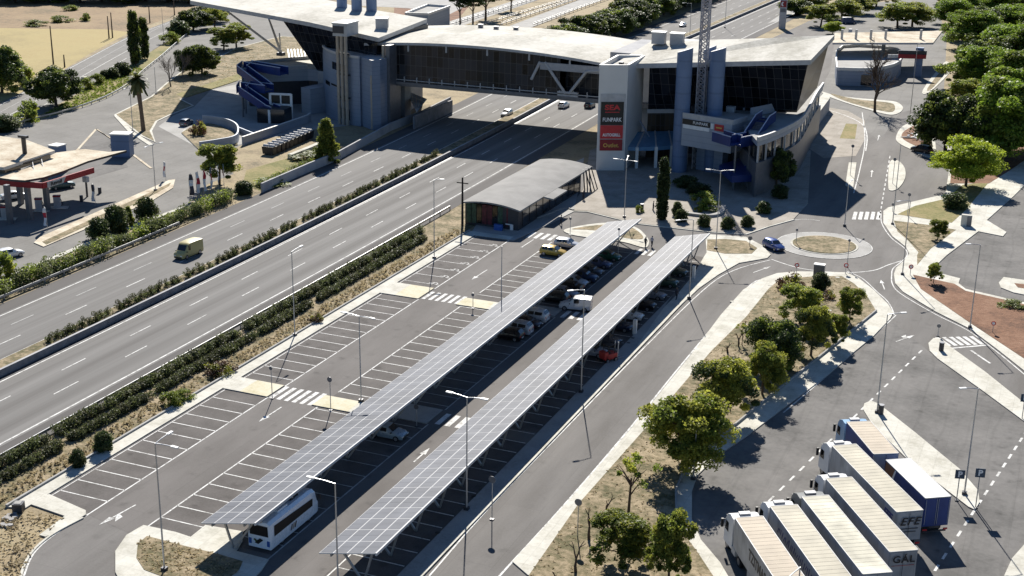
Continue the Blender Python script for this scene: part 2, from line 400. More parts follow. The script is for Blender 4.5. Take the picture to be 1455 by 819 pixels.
def strip_poly(line, wd):
    """flat ribbon quads along a ground polyline"""
    L = [Vector(p) for p in line]; out = []
    N = []
    for i in range(len(L)):
        d = (L[min(i+1, len(L)-1)]-L[max(i-1, 0)]); d.normalize(); N.append(Vector((-d.y, d.x)))
    for i in range(len(L)-1):
        out.append([L[i]-N[i]*wd/2, L[i+1]-N[i+1]*wd/2, L[i+1]+N[i+1]*wd/2, L[i]+N[i]*wd/2])
    return out
def ribbon(mb, line, wd, z, mat):
    for q in strip_poly(line, wd): mb.face([(p.x, p.y, z) for p in q], mat)
def kerb_ribbon(mb, line, wd, z0, z1, mat):
    for q in strip_poly(line, wd): mb.prism(q, z0, z1, mat)
def text_mesh(name, body, size, origin, right, up, mat, parent=None, bold=0.0, shear=0.0, depth=0.01, space=1.0, xs=1.0):
    cu = bpy.data.curves.new(name, 'FONT'); cu.body = body; cu.size = size; cu.align_x = 'CENTER'; cu.align_y = 'CENTER'
    cu.offset = bold; cu.shear = shear; cu.extrude = depth; cu.space_character = space; cu.resolution_u = 3
    tmp = bpy.data.objects.new(name, cu); COL.objects.link(tmp)
    dg = bpy.context.evaluated_depsgraph_get(); dg.update()
    me = bpy.data.meshes.new_from_object(tmp.evaluated_get(dg)); bpy.data.objects.remove(tmp)
    me.materials.clear(); me.materials.append(MATS[mat])
    r = Vector(right).normalized(); u = Vector(up).normalized(); n = r.cross(u)
    M = Matrix(((r.x*xs, u.x, n.x, origin[0]), (r.y*xs, u.y, n.y, origin[1]), (r.z*xs, u.z, n.z, origin[2]), (0, 0, 0, 1)))
    me.transform(M)
    o = bpy.data.objects.new(name, me); COL.objects.link(o)
    if parent: o.parent = parent
    return o
Z = 0.02
# ================================================================== GROUND
m = MB(); m.face([(-2600, -400, 0), (1600, -400, 0), (1600, 3200, 0), (-2600, 3200, 0)], 'dry_ground'); struct('terrain', m)
def flat(name, pts, z, mat, px=True):
    P = GP(pts) if px else [Vector(p) for p in pts]
    m = MB(); m.face([(p.x, p.y, z) for p in P], mat)
    if m and sum(P[i].x*P[(i+1) % len(P)].y-P[(i+1) % len(P)].x*P[i].y for i in range(len(P))) < 0:
        m.f = [tuple(reversed(f)) for f in m.f]
    return struct(name, m)
flat('stubble_field', [(-300, 150), (0, 145), (60, 118), (125, 78), (185, 46), (150, 42), (60, 41), (0, 40), (-300, 45)], .006, 'gold_field')
flat('brown_field', [(-300, 45), (0, 40), (60, 41), (150, 42), (185, 46), (270, 14), (330, -10), (330, -30), (-300, -30)], .006, 'brown_field')
flat('roadside_verge', [(-60, 200), (60, 165), (120, 128), (185, 92), (250, 52), (275, 40), (290, 28), (310, 24), (260, 60), (230, 83), (205, 103), (185, 123), (150, 143), (100, 161), (50, 175), (0, 187), (-60, 200)], .008, 'green_verge')
flat('country_road', [(-120, 193), (0, 148), (100, 95), (180, 53), (225, 36), (262, 22), (300, 10), (300, 26), (250, 51), (185, 92), (120, 127), (60, 162), (0, 190), (-120, 232)], .014, 'asphalt_light')

# motorway ----------------------------------------------------------
def mx(x, y): return x-(1.0e-4*(y-100)**2 if y > 100 else 0)*(1.0 if y < 300 else 1)-(0 if y < 300 else 0)
def MX(x0, y):
    d = min(y, 330)-100; k = 1.05e-4+(-97-x0)/28*0.9e-4
    o = -k*max(0, d)**2
    if y > 330: o += (y-330)*0.012
    return x0+o
YS = [20+10*i for i in range(31)]+[340+20*i for i in range(26)]
def mstrip(name, xa, xb, z, mat, y0=20, y1=840, z1=None):
    m = MB(); ys = [y for y in YS if y0 <= y <= y1]
    for a, b in zip(ys, ys[1:]):
        q = [(MX(xa, a), a), (MX(xb, a), a), (MX(xb, b), b), (MX(xa, b), b)]
        if z1 is None: m.face([(p[0], p[1], z) for p in q], mat)
        else: m.prism(q, z, z1, mat)
    return struct(name, m)
mstrip('motorway_carriageway', -108.9, -94.2, .02, 'motorway_asphalt')
mstrip('motorway_carriageway', -127.4, -112.9, .02, 'motorway_asphalt')
mstrip('hard_shoulder', -96.2, -93.6, .026, 'motorway_shoulder')
mstrip('hard_shoulder', -127.6, -124.9, .026, 'motorway_shoulder')
mstrip('motorway_median', -112.8, -109.75, .02, 'verge_soil', z1=.35)
m = MB()
for xa in (-96.6, -108.5, -113.35, -124.35):
    ys = [y for y in YS if y <= 840]
    for a, b in zip(ys, ys[1:]):
        m.face([(MX(xa-.11, a), a, .034), (MX(xa+.11, a), a, .034), (MX(xa+.11, b), b, .034), (MX(xa-.11, b), b, .034)], 'marking_white')
for xa, ph in ((-104.6, 3), (-100.6, 9.5), (-117.1, 6), (-120.8, 0)):
    y = 24+ph
    while y < 620:
        m.face([(MX(xa-.08, y), y, .034), (MX(xa+.08, y), y, .034), (MX(xa+.08, y+4.2), y+4.2, .034), (MX(xa-.08, y+4.2), y+4.2, .034)], 'marking_white' if xa != -120.8 else 'marking_worn')
        y += 12.6
struct('lane_markings', m)
# median concrete barrier
m = MB(); ys = [y for y in YS if y <= 760]
for a, b in zip(ys, ys[1:]):
    m.prism([(MX(-109.75, a), a), (MX(-109.4, a), a), (MX(-109.4, b), b), (MX(-109.75, b), b)], .02, .95, 'concrete_shade', 'wall_concrete')  # faces painted dark as if shaded, top left pale
    m.prism([(MX(-109.4, a), a), (MX(-108.75, a), a), (MX(-108.75, b), b), (MX(-109.4, b), b)], .02, .05, 'dark_steel')  # dark drain strip, also painting in the barrier's cast shadow
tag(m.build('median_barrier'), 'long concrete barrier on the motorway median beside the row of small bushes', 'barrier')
mstrip('planting_strip', -93.5, -86.3, .01, 'verge_soil', 20, 240, z1=.05)
mstrip('planting_strip', -131.5, -128.0, .01, 'verge_soil', 20, 180, z1=.1)

# service area sheets ------------------------------------------------
flat('service_road_asphalt', [(122, 731), (37, 715), (678, 332), (700, 308), (850, 222), (880, 200), (960, 118), (1150, 30), (1235, 5), (1330, 2), (1345, 60), (1372, 120), (1345, 200), (1470, 262), (1900, 300), (1900, 1150), (-60, 1150), (0, 900), (30, 819), (45, 785), (75, 757)], .02, 'asphalt_road')
flat('truck_yard_asphalt', [(1265, 455), (1320, 500), (1456, 600), (1900, 900), (1900, 1150), (1045, 1150), (1036, 819), (985, 745), (985, 690), (1016, 651), (1113, 585), (1241, 485)], .026, 'asphalt_yard')
flat('side_car_park_asphalt', [(1322, 385), (1392, 300), (1450, 255), (1560, 230), (1800, 300), (1800, 520), (1455, 432), (1360, 402)], .026, 'asphalt_yard')
flat('west_service_asphalt', [(-250, 520), (-20, 417), (20, 389), (130, 344), (268, 291), (295, 262), (335, 246), (350, 240), (440, 218), (530, 180), (540, 150), (500, 40), (420, -5), (330, -10), (300, 20), (275, 42), (255, 58), (230, 80), (205, 100), (185, 120), (150, 140), (100, 158), (50, 172), (0, 183), (-250, 250)], .018, 'asphalt_light')
flat('filling_station_road', [(1190, 30), (1235, 5), (1330, -5), (1345, 60), (1372, 125), (1330, 150), (1280, 160), (1250, 200), (1160, 140), (1180, 100)], .024, 'asphalt_light')
flat('slip_road', [(1180, 0), (1150, 18), (1090, 34), (1140, 0)], .026, 'concrete_grey')

# parking bays (darker surface) + markings -----------------------------
LX0, LX1 = -84.3, -78.5            # first row of bays
RX0, RX1 = -72.1, -67.0            # second row
m = MB()
bays = [(LX0, LX1, 88.3, 118.3), (LX0, LX1, 121.9, 155.9), (LX0, LX1, 160.9, 187.6),
        (RX0, RX1, 87.0, 118.4), (RX0, RX1, 121.5, 155.9), (RX0, RX1, 159.1, 189.0),
        (-66.9, -59.1, 88.6, 119.2), (-66.9, -59.1, 123.4, 157.0), (-66.9, -59.1, 160.5, 190),
        (-53.2, -47.6, 85, 119.0), (-53.2, -47.6, 122, 192)]
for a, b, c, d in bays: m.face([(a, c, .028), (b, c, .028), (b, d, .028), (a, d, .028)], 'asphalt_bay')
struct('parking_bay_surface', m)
flat('parking_aisle', [(-78.5, 88), (-72.1, 86.5), (-72.1, 190), (-78.5, 190)], .026, 'asphalt_lot', px=False)
flat('parking_aisle', [(-59.1, 80), (-53.2, 80), (-53.2, 192), (-59.1, 192)], .026, 'asphalt_lot', px=False)
m = MB(); ZM = .036
def seg(x0, y0, x1, y1, wd, mat='marking_white'): ribbon(m, [(x0, y0), (x1, y1)], wd, ZM, mat)
for (a, b) in ((86.6, 118.3), (121.9, 155.9), (160.9, 189.5)): seg(LX1, a, LX1, b, .16); seg(RX0, a+1, RX0, b, .16)
for (a, b) in ((82, 119.2), (123.4, 157.0), (160.5, 190)): seg(-59.0, a, -59.0, b, .14, 'marking_worn')
seg(-52.9, 80, -52.9, 119, .14)
seg(-84.1, 88.5, -84.1, 118.2, .12); seg(-84.1, 122, -84.1, 155.8, .12); seg(-84.1, 161, -84.1, 187.5, .12)
for k in range(11): seg(-84.1, 90.82+2.5*k, LX1, 90.82+2.5*k, .14)
for k in range(13): seg(-84.1, 123.83+2.5*k, LX1, 123.83+2.5*k, .14)
for k in range(7): seg(-84.1, 162.6+3.5*k, LX1, 162.6+3.5*k, .14)
for k in range(12): seg(RX0, 90.3+2.5*k, RX1, 90.3+2.5*k, .14)
for k in range(14): seg(RX0, 123.1+2.5*k, RX1, 123.1+2.5*k, .14)
for k in range(9): seg(RX0, 161.2+2.5*k, RX1, 161.2+2.5*k, .14)
for k in range(12): seg(-64.2, 90.4+2.5*k, -59.0, 90.4+2.5*k, .12, 'marking_worn')
for k in range(14): seg(-64.2, 124.4+2.5*k, -59.0, 124.4+2.5*k, .12, 'marking_worn')
for k in range(12): seg(-64.2, 161.6+2.5*k, -59.0, 161.6+2.5*k, .12, 'marking_worn')
for k in range(42): seg(-52.9, 86.6+2.5*k, -47.7, 86.6+2.5*k, .13)
# wheelchair symbols in the wide bays
for k in range(8):
    cx, cy = -79.5, 161.0+3.5*k
    if k == 0: continue
    for a in range(8):
        t0, t1 = a*math.pi/4, (a+1)*math.pi/4
        seg(cx+.42*math.cos(t0), cy-1.7+.42*math.sin(t0)+.2, cx+.42*math.cos(t1), cy-1.7+.42*math.sin(t1)+.2, .14)
    seg(cx-.9, cy-1.5, cx-.1, cy-1.5, .16); seg(cx-.5, cy-1.5, cx-.3, cy-1.0, .14)
# zebra crossings
def zebra(x0, x1, n, y0, y1, mat='marking_white'):
    p = (x1-x0)/n
    for i in range(n):
        xx = x0+p*(i+.3)
        m.face([(xx, y0, ZM), (xx+p*.52, y0, ZM), (xx+p*.52, y1, ZM), (xx, y1, ZM)], mat)
zebra(-78.7, -72.8, 6, 118.3, 121.9); zebra(-78.6, -72.7, 6, 156.3, 159.6)
zebra(-58.8, -53.0, 5, 119.6, 122.6); zebra(-58.8, -53, 5, 157.2, 160.2)
zebra(-77.2, -72.4, 4, 190.2, 193.6); zebra(-58.8, -53.6, 5, 189.0, 192.0)
for i in range(5):
    a = G(1213+i*8.6, 312.5); b = G(1216+i*8.4, 301.5); ribbon(m, [a, b], .62, ZM, 'marking_white')
for i in range(3):
    a = G(1222-i*2, 283-i*9)
# arrows on the car-park lanes and roads
def arrow(x, y, L, ang, head=1.6, wd=.16, two=False):
    c, s = math.cos(ang), math.sin(ang)
    f = lambda a, b: (x+a*c-b*s, y+a*s+b*c, ZM+.004)
    m.face([f(0, -wd/2), f(L-head, -wd/2), f(L-head, wd/2), f(0, wd/2)], 'marking_white')
    m.face([f(L-head, -.34), f(L, 0), f(L-head, .34)], 'marking_white')
    if two: m.face([f(L*.45, 0), f(L*.45+.3, .7), f(L*.45+1.3, .75), f(L*.45+.7, .2)], 'marking_white')
g = G(400, 579); arrow(g.x, g.y, 4.4, R(-91)); g = G(193, 718); arrow(g.x, g.y, 4.6, R(-97), two=True)
g = G(692, 384); arrow(g.x, g.y, 5.2, R(-91)); g = G(588, 657); arrow(g.x, g.y, 3.6, R(90)); g = G(1070, 388); arrow(g.x, g.y, 4.5, R(68))
g = G(1257, 412); arrow(g.x, g.y, 4.5, R(105)); g = G(1273, 486); arrow(g.x, g.y, 4.0, R(62), two=True); g = G(1407, 517); arrow(g.x, g.y, 4.5, R(125), head=.2, wd=.3)
g = G(1238, 252); arrow(g.x, g.y, 6, R(97)); g = G(1247, 200); arrow(g.x, g.y, 6, R(95))
g = G(758, 341); arrow(g.x, g.y, 4.8, R(-91), head=.2)
# small triangular marks on the zebra by the trucks' lane
for i in range(6):
    a = G(1331+i*9.7, 480-i*0.3); b = G(1349+i*9.4, 492-i*0.4)
    ribbon(m, [a, b], .55, ZM, 'marking_white')
ribbon(m, GP([(1346, 496), (1402, 491)]), .35, ZM, 'marking_white')
# dashed lines across the truck yard
def dashed(p0, p1, on, off, wd):
    a, b = G(*p0), G(*p1); d = (b-a); L = d.length; d.normalize(); t = 0
    while t < L:
        ribbon(m, [a+d*t, a+d*min(L, t+on)], wd, ZM, 'marking_white'); t += on+off
dashed((1092, 713), (1313, 495), 1.3, 1.35, .22); dashed((1328, 812), (1462, 608), 1.25, 1.2, .24)
# solid edge lines
def line(pts, wd=.15, mat='marking_white', sm=True):
    P = GP(pts); P = smooth_pts(P, 5, False) if sm and len(P) > 2 else P
    ribbon(m, P, wd, ZM, mat)
line([(610, 819), (695, 722), (800, 613), (905, 505), (999, 413), (1042, 385), (1094, 370)], .16)
line([(700, 830), (728, 799), (800, 720), (891, 614), (978, 507), (1060, 411), (1085, 397)], .2)
line([(1113, 587), (1180, 530), (1266, 455), (1270, 447), (1262, 430), (1246, 415), (1225, 396), (1203, 386)], .16)
line([(1252, 303), (1253, 318), (1266, 338), (1285, 353), (1289, 363), (1280, 373), (1269, 382), (1267, 391), (1268, 404), (1280, 418), (1329, 447), (1375, 470), (1416, 500), (1456, 533)], .16)
line([(1094, 322), (1112, 316), (1140, 312), (1165, 314)], .14)
line([(1096, 369), (1130, 380), (1160, 385), (1200, 388), (1240, 385), (1262, 377), (1281, 371)], .22, 'marking_white')
line([(180, 819), (172, 795), (178, 772), (200, 750)], .12)
line([(34, 819), (48, 787), (78, 760), (124, 733)], .16)
line([(1225, 160), (1229, 200), (1222, 240), (1213, 275)], .2)
for i in range(14):
    g0 = W(1264.5-i*1.1, 222+i*6.5); g1 = W(1264.0-i*1.1, 225.5+i*6.5); ribbon(m, [(g0.x, g0.y), (g1.x, g1.y)], .2, ZM, 'marking_white')
line([(1175, 156), (1205, 166), (1226, 178), (1232, 195), (1230, 215)], .25)
line([(0, 171), (100, 118), (180, 73), (240, 43), (290, 22)], .2, 'marking_white'); line([(0, 184), (100, 129), (180, 83)], .2)
line([(0, 150), (100, 97), (180, 55), (225, 38), (262, 24)], .2); line([(0, 160), (60, 128), (100, 108), (180, 63), (240, 33)], .16, 'marking_worn')
struct('road_marking', m)
# roundabout --------------------------------------------------------
def ring(cx, cy, r, n=48): return [(cx+r*math.cos(2*math.pi*i/n), cy+r*math.sin(2*math.pi*i/n)) for i in range(n)]
m = MB(); m.prism(ring(-32.9, 206.3, 7.2), .02, .075, 'concrete_grey', 'concrete_grey'); m.prism(ring(-32.9, 206.3, 5.2), .02, .14, 'concrete_pale')
struct('roundabout_apron', m)
m = MB(); m.prism(ring(-32.9, 206.3, 4.85), .02, .22, 'verge_soil'); struct('roundabout_island', m)
m = MB(); 
for i in range(48):
    a, b = i*math.pi/24, (i+1)*math.pi/24
    ribbon(m, [(-32.9+7.3*math.cos(a), 206.3+7.3*math.sin(a)), (-32.9+7.3*math.cos(b), 206.3+7.3*math.sin(b))], .14, ZM+.045, 'marking_white')
struct('roundabout_edge_line', m)

# kerbed islands ------------------------------------------------------
def island(name, outer, inner=None, soil='verge_soil', top='concrete_pale', sm=True, h=.14, inset=None, soil_name='planting_bed'):
    P = GP(outer); P = smooth_pts(P, 4) if sm else P
    m = MB(); m.prism(P, .0, h, 'concrete_grey', top); struct(name, m)
    if inset:
        I = offset_poly(P, inset)
    elif inner:
        I = GP(inner); I = smooth_pts(I, 4) if sm else I
    else: return
    m = MB(); m.prism(I, 0, h+.03, soil); struct(soil_name, m)
# between the lot and the motorway: pale kerb path
m = MB(); m.prism([(-86.1, 86.0), (-84.45, 86.5), (-84.45, 189.5), (-86.1, 189.5)], 0, .14, 'concrete_grey', 'concrete_pale')
m.prism([(-86.35, 86.0), (-86.12, 86), (-86.12, 189.5), (-86.35, 189.5)], 0, .32, 'concrete_grey')
m.prism(GP([(37, 716), (70, 704), (122, 727), (122, 733), (78, 759), (65, 764.5), (56, 762), (92, 735)]), 0, .138, 'concrete_grey', 'concrete_pale')
for (a, b) in ((118.3, 121.9), (155.9, 160.9)):
    m.prism([(-84.5, a), (-82.2, a), (-82.2, b), (-84.5, b)], 0, .136, 'concrete_grey', 'concrete_pale')
    m.prism([(-82.2, a), (-78.6, a), (-78.6, b), (-82.2, b)], 0, .134, 'concrete_grey', 'tactile_yellow')
m.prism([(-84.5, 187.5), (-78.5, 187.5), (-78.5, 189.4), (-84.5, 189.4)], 0, .134, 'concrete_grey', 'concrete_pale')
for (a, b) in ((118.4, 121.4), (155.9, 159.0)):
    m.prism([(-72.9, a), (-68.4, a), (-68.4, b), (-72.9, b)], 0, .134, 'concrete_grey', 'tactile_yellow')
    m.prism([(-68.4, a), (-66.9, a), (-66.9, b), (-68.4, b)], 0, .132, 'concrete_grey', 'concrete_pale')
m.prism([(-66.9, 119.2), (-59.2, 119.2), (-59.2, 123.2), (-66.9, 123.2)], 0, .130, 'concrete_grey', 'concrete_grey')
m.prism([(-66.9, 157.2), (-59.2, 157.2), (-59.2, 160.3), (-66.9, 160.3)], 0, .130, 'concrete_grey', 'concrete_grey')
struct('car_park_kerb', m)
m = MB(); kerb_ribbon(m, smooth_pts(GP([(28, 850), (30, 819), (44, 788), (74, 761), (118, 737)]), 5, False), .22, 0, .14, 'concrete_pale')
struct('kerb_edge', m)
island('pavement', [(204, 748), (250, 758), (271, 765), (292, 748), (345, 757), (345, 770), (336, 785), (382, 797), (372, 812), (350, 835), (300, 862), (230, 862), (180, 845), (164, 815), (164, 785), (180, 762)],
       [(209, 764), (262, 778), (312, 790), (345, 800), (340, 812), (300, 845), (250, 850), (232, 822), (205, 812), (194, 795), (196, 775)], sm=False)
# pavement beside the second carport and its flare
island('pavement', [(560, 830), (596, 826), (690, 722), (792, 613.5), (900, 504), (960, 442), (993, 411), (1020, 392), (1050, 375), (1090, 368), (1095, 363), (1083, 350), (1060, 338), (1002, 334), (1004, 360), (985, 392), (962, 420), (880, 500), (735, 655)], sm=False)
m = MB(); m.prism(GP([(1005, 342), (1030, 341), (1060, 344), (1076, 354), (1068, 362), (1030, 362), (1004, 357)]), 0, .17, 'verge_soil'); struct('planting_bed', m)
m = MB(); m.prism([(-47.45, 78), (-45.75, 78), (-45.75, 150), (-47.45, 172)], .1, .142, 'concrete_grey')
m.prism([(-45.75, 78), (-45.5, 78), (-45.2, 172), (-45.45, 172)], .1, .17, 'concrete_pale'); struct('pavement_paving', m)
# islands at the top end of the car park
island('pavement', [(803, 327), (845, 319), (880, 318), (905, 325), (919, 338), (922, 347), (915, 353), (885, 345), (838, 339), (810, 334)], [(812, 327), (848, 321.5), (880, 321), (902, 327), (914, 340), (890, 340), (846, 329)], 'verge_soil')
# the big tree island
island('pavement', [(700, 855), (750, 819), (728, 800), (810, 711), (893, 615), (980, 508), (1024, 449), (1056, 413), (1083, 397), (1104, 389.5), (1130, 387), (1165, 387.5), (1202, 388.5), (1219, 396), (1241, 413), (1262, 434), (1269, 446), (1265, 454), (1241, 479), (1213, 502), (1178, 533), (1110, 584), (1060, 622), (1016, 652), (991, 677), (983, 700), (983, 740), (996, 769), (1023, 801), (1040, 830), (1050, 870)][1:],
       [(752, 819), (822, 718), (914, 614), (1011, 500), (1060, 452), (1092, 412), (1106, 400), (1128, 396), (1165, 394), (1196, 394), (1214, 405), (1233, 424), (1245, 444), (1200, 481), (1150, 521), (1092, 567), (1040, 610), (991, 654), (969, 678), (960, 700), (961, 735), (969, 757), (993, 790), (1014, 822), (1022, 870), (730, 870)], sm=False)
m = MB(); kerb_ribbon(m, GP([(969, 757), (961, 735), (960, 700), (969, 678), (991, 654), (1040, 610), (1092, 567), (1150, 521), (1200, 481), (1245, 444)]), .18, 0, .40, 'concrete_grey')
struct('bed_edging', m)
# truck yard islands
island('traffic_island', [(1319, 489), (1326, 482), (1336, 482), (1346, 491), (1400, 530), (1472, 588), (1472, 614), (1456, 601), (1395, 556), (1332, 511), (1321, 500)], sm=False)
island('traffic_island', [(1226, 583), (1228, 575), (1237, 571), (1248, 575), (1300, 616), (1363, 668), (1389, 698), (1392, 715), (1385, 726), (1376, 722), (1350, 702), (1290, 655), (1240, 606)], sm=False)
island('traffic_island', [(1419, 403), (1426, 395), (1480, 403), (1480, 425), (1440, 417), (1422, 410)], [(1441, 404), (1480, 408), (1480, 415), (1446, 410)], 'red_soil', sm=False)
island('pavement', [(1422, 830), (1438, 795), (1462, 768), (1520, 750), (1520, 860), (1430, 860)], sm=False)
island('traffic_island', [(1264, 232), (1275, 229), (1285, 239), (1286, 254), (1277, 268), (1266, 272), (1262, 265)])
island('traffic_island', [(1206, 232), (1217, 232), (1212, 270), (1201, 265)], sm=False)
# pavement and beds to the right of the roundabout
island('pavement', [(1255, 301), (1262, 296), (1300, 287), (1343, 277), (1349, 240), (1344, 205), (1360, 200), (1480, 215), (1470, 250), (1440, 280), (1402, 314), (1430, 331), (1425, 337), (1390, 330), (1345, 364), (1322, 386), (1364, 397), (1362, 404), (1372, 412), (1455, 431), (1560, 455), (1560, 600), (1456, 529), (1417, 498), (1377, 468), (1329, 444), (1283, 416), (1272, 404), (1270, 391), (1273, 382), (1284, 372), (1292, 362), (1287, 352), (1268, 337), (1255, 318)], sm=False)
m = MB()
m.prism(GP([(1275, 306), (1300, 294), (1343, 284), (1368, 264), (1405, 260), (1372, 300), (1352, 318), (1326, 314)]), 0, .17, 'green_verge')
m.prism(GP([(1270, 315), (1326, 322), (1358, 328), (1322, 355), (1303, 378), (1303, 364), (1305, 360), (1290, 343), (1275, 330)]), 0, .171, 'verge_soil')
struct('planting_bed', m)
m = MB()
m.prism(GP([(1297, 392), (1356, 405), (1372, 415), (1455, 434), (1540, 452), (1540, 570), (1456, 512), (1376, 459), (1308, 412)]), 0, .172, 'red_soil')
m.prism(GP([(1355, 210), (1372, 202), (1480, 212), (1440, 240), (1405, 262), (1350, 262), (1352, 235)]), 0, .173, 'red_soil')
struct('planting_bed', m)
# upper right station
island('traffic_island', [(1168, 131), (1185, 136), (1215, 140), (1262, 144), (1276, 147), (1283, 154), (1278, 161), (1265, 164), (1242, 159), (1202, 147), (1175, 137)], [(1180, 134), (1215, 142), (1260, 146.5), (1271, 151), (1268, 160), (1245, 157), (1202, 145)], 'verge_soil')
island('traffic_island', [(1311, 129), (1341, 90), (1350, 93), (1352, 101), (1322, 131)], [(1318, 126), (1343, 95), (1348, 98), (1325, 126)])
flat('planting_bed', [(1202, 176), (1218, 177), (1215, 198), (1193, 197)], .04, 'green_verge')
flat('forecourt', [(1160, 150), (1205, 158), (1229, 172), (1228, 200), (1216, 222), (1170, 225), (1140, 205)], .032, 'paving_tan')
island('pavement', [(1273, 196), (1283, 180), (1310, 170), (1322, 168), (1330, 215), (1322, 226), (1296, 214), (1278, 205)], [(1281, 196), (1290, 184), (1320, 174), (1322, 212), (1300, 208)], 'red_soil')
# wooded ground on the right
flat('woodland_floor', [(1340, 150), (1345, 60), (1330, -20), (1900, -60), (1900, 320), (1500, 232), (1340, 205)], .03, 'dry_ground')
# plaza
m = MB(); m.prism(GP([(806, 300), (835, 301), (905, 318), (1010, 330), (1060, 333), (1092, 322), (1128, 312), (1148, 290), (1152, 215), (1100, 190), (900, 190), (838, 215), (829, 270)]), 0, .13, 'concrete_grey', 'paving_tan'); struct('plaza_paving', m)
m = MB(); kerb_ribbon(m, GP([(806, 301), (835, 302), (905, 319), (1010, 331), (1060, 334), (1092, 323), (1128, 313)]), .3, 0, .145, 'concrete_pale'); struct('kerb_edge', m)
m = MB(); m.prism(GP([(670, 331), (729, 343), (775, 322), (815, 302), (822, 270), (830, 225), (700, 285)]), 0, .132, 'concrete_grey'); struct('pavement', m)

# west service area ----------------------------------------------------
island('verge', [(162, 164), (192, 149), (214, 138), (238, 117), (262, 99), (300, 87), (335, 69), (400, 52), (440, 55), (450, 96), (345, 114), (300, 124), (258, 142), (276, 151), (243, 164), (224, 173), (216, 187), (221, 203), (200, 194)], inset=.5, soil='verge_soil', sm=False, h=.13, soil_name='planting_bed')
m = MB(); m.prism(GP([(345, 113), (438, 96), (442, 84), (345, 104), (250, 135), (262, 140)]), .0, .165, 'green_verge'); struct('planting_bed', m)
flat('loading_yard', [(225, 180), (246, 165), (276, 152), (300, 128), (345, 118), (400, 150), (440, 140), (530, 175), (440, 185), (338, 206), (284, 212)], .024, 'concrete_grey')
flat('bin_yard', [(330, 245), (318, 222), (340, 208), (440, 175), (560, 180), (480, 228), (365, 275), (350, 268)], .022, 'dry_ground')
flat('grass_patch', [(345, 262), (350, 242), (420, 222), (470, 205), (492, 215), (370, 272)], .028, 'green_verge')
island('traffic_island', [(48, 346), (57, 338), (240, 257), (249, 256), (246, 268), (215, 287), (62, 352)], [(60, 345), (200, 281), (243, 261), (240, 266), (205, 285), (66, 349)], 'verge_soil', 'stained_roof', sm=False)
m = MB(); kerb_ribbon(m, GP([(-30, 422), (18, 392), (130, 345), (268, 293)]), 1.0, 0, .14, 'concrete_pale')
kerb_ribbon(m, GP([(90, 236), (137, 184), (162, 200), (215, 240)]), .5, 0, .1, 'stained_roof')
kerb_ribbon(m, GP([(284, 211), (262, 190), (266, 185)]), 1.2, 0, .13, 'concrete_pale')
kerb_ribbon(m, GP([(165, 165), (185, 187), (215, 207)]), 1.0, 0, .135, 'concrete_pale')
struct('kerb_edge', m)
flat('station_paving', [(90, 236), (137, 184), (165, 205), (182, 238), (100, 262)], .03, 'asphalt_yard')
m = MB(); m.prism(GP([(258, 190), (283, 214), (338, 207), (333, 188), (300, 176), (270, 182)]), 0, .2, 'verge_soil'); struct('planting_bed', m)
# far roads
m = MB()
for (a, b) in (((641, 36), (765, -5)), ((735, 40), (860, -8))):
    A, B = G(*a), G(*b); B = A+(B-A)*1.6
    ribbon(m, [A, B], 8.0, .03, 'concrete_grey')
struct('slip_road', m)
flat('far_hillside', [(640, 40), (700, -30), (560, -40), (560, 20)], .012, 'red_soil')
flat('far_yard', [(505, 8), (580, 12), (640, 20), (700, -10), (600, -30), (480, -20)], .016, 'concrete_grey')
# ================================================================== BUILDINGS
def lerp(a, b, t): return Vector(a)*(1-t)+Vector(b)*t
def slab(mb, P, th, mat, top):
    """P: list of 3D points (top outline) -> sloping slab of thickness th"""
    n = len(P); i = len(mb.v)
    mb.v += [tuple(p) for p in P]+[(p[0], p[1], p[2]-th) for p in P]
    ar = sum(P[k][0]*P[(k+1) % n][1]-P[(k+1) % n][0]*P[k][1] for k in range(n))
    idx = list(range(n))
    mb.f.append(tuple(i+k for k in (idx if ar > 0 else idx[::-1]))); mb.m.append(mb.mi(top))
    mb.f.append(tuple(i+n+k for k in (idx[::-1] if ar > 0 else idx))); mb.m.append(mb.mi(mat))
    for k in range(n):
        q = (i+k, i+n+k, i+n+(k+1) % n, i+(k+1) % n); mb.f.append(q if ar > 0 else q[::-1]); mb.m.append(mb.mi(mat))
# ---- bridge restaurant over the motorway
BY0, BY1 = 260.3, 283.0
br = thing('bridge_building', 'dark glazed restaurant bridge with a pale arched roof spanning both motorway carriageways', 'bridge building', (-116, 271, 0))
def rel(o): o.parent = br; o.matrix_parent_inverse = Matrix.Translation((116, -271, 0)); return o
xs = [-143.5+i*(143.5-83)/20 for i in range(21)]
def arch(x):
    t = (x+143.5)/60.5
    return 17.3*(1-t)+16.3*t+1.7*(1-(2*t-1)**2)
m = MB()
for a, b in zip(xs, xs[1:]):
    for (y0, y1, dz0, dz1) in ((BY0-.6, BY0+12, 0, .5), (BY0+12, 291, .5, .2)):
        P = [(a, y0, arch(a)+dz0), (b, y0, arch(b)+dz0), (b, y1, arch(b)+dz1), (a, y1, arch(a)+dz1)]
        Q = [(p[0], p[1], p[2]-.55) for p in P]
        m.face(P, 'roof_membrane'); m.face(Q[::-1], 'fascia_grey')
        if y0 < BY0: m.face([Q[0], Q[1], P[1], P[0]], 'fascia_grey')
        else: m.face([Q[2], Q[3], P[3], P[2]], 'fascia_grey')
rel(m.build('roof'))
m = MB(); gb = MB()
for a, b in zip(xs, xs[1:]):
    if b > -98: continue
    m.face([(a, BY0, 9.6-.02*(a+143)), (b, BY0, 9.6-.02*(b+143)), (b, BY0, arch(b)-.5), (a, BY0, arch(a)-.5)], 'glass_bridge')
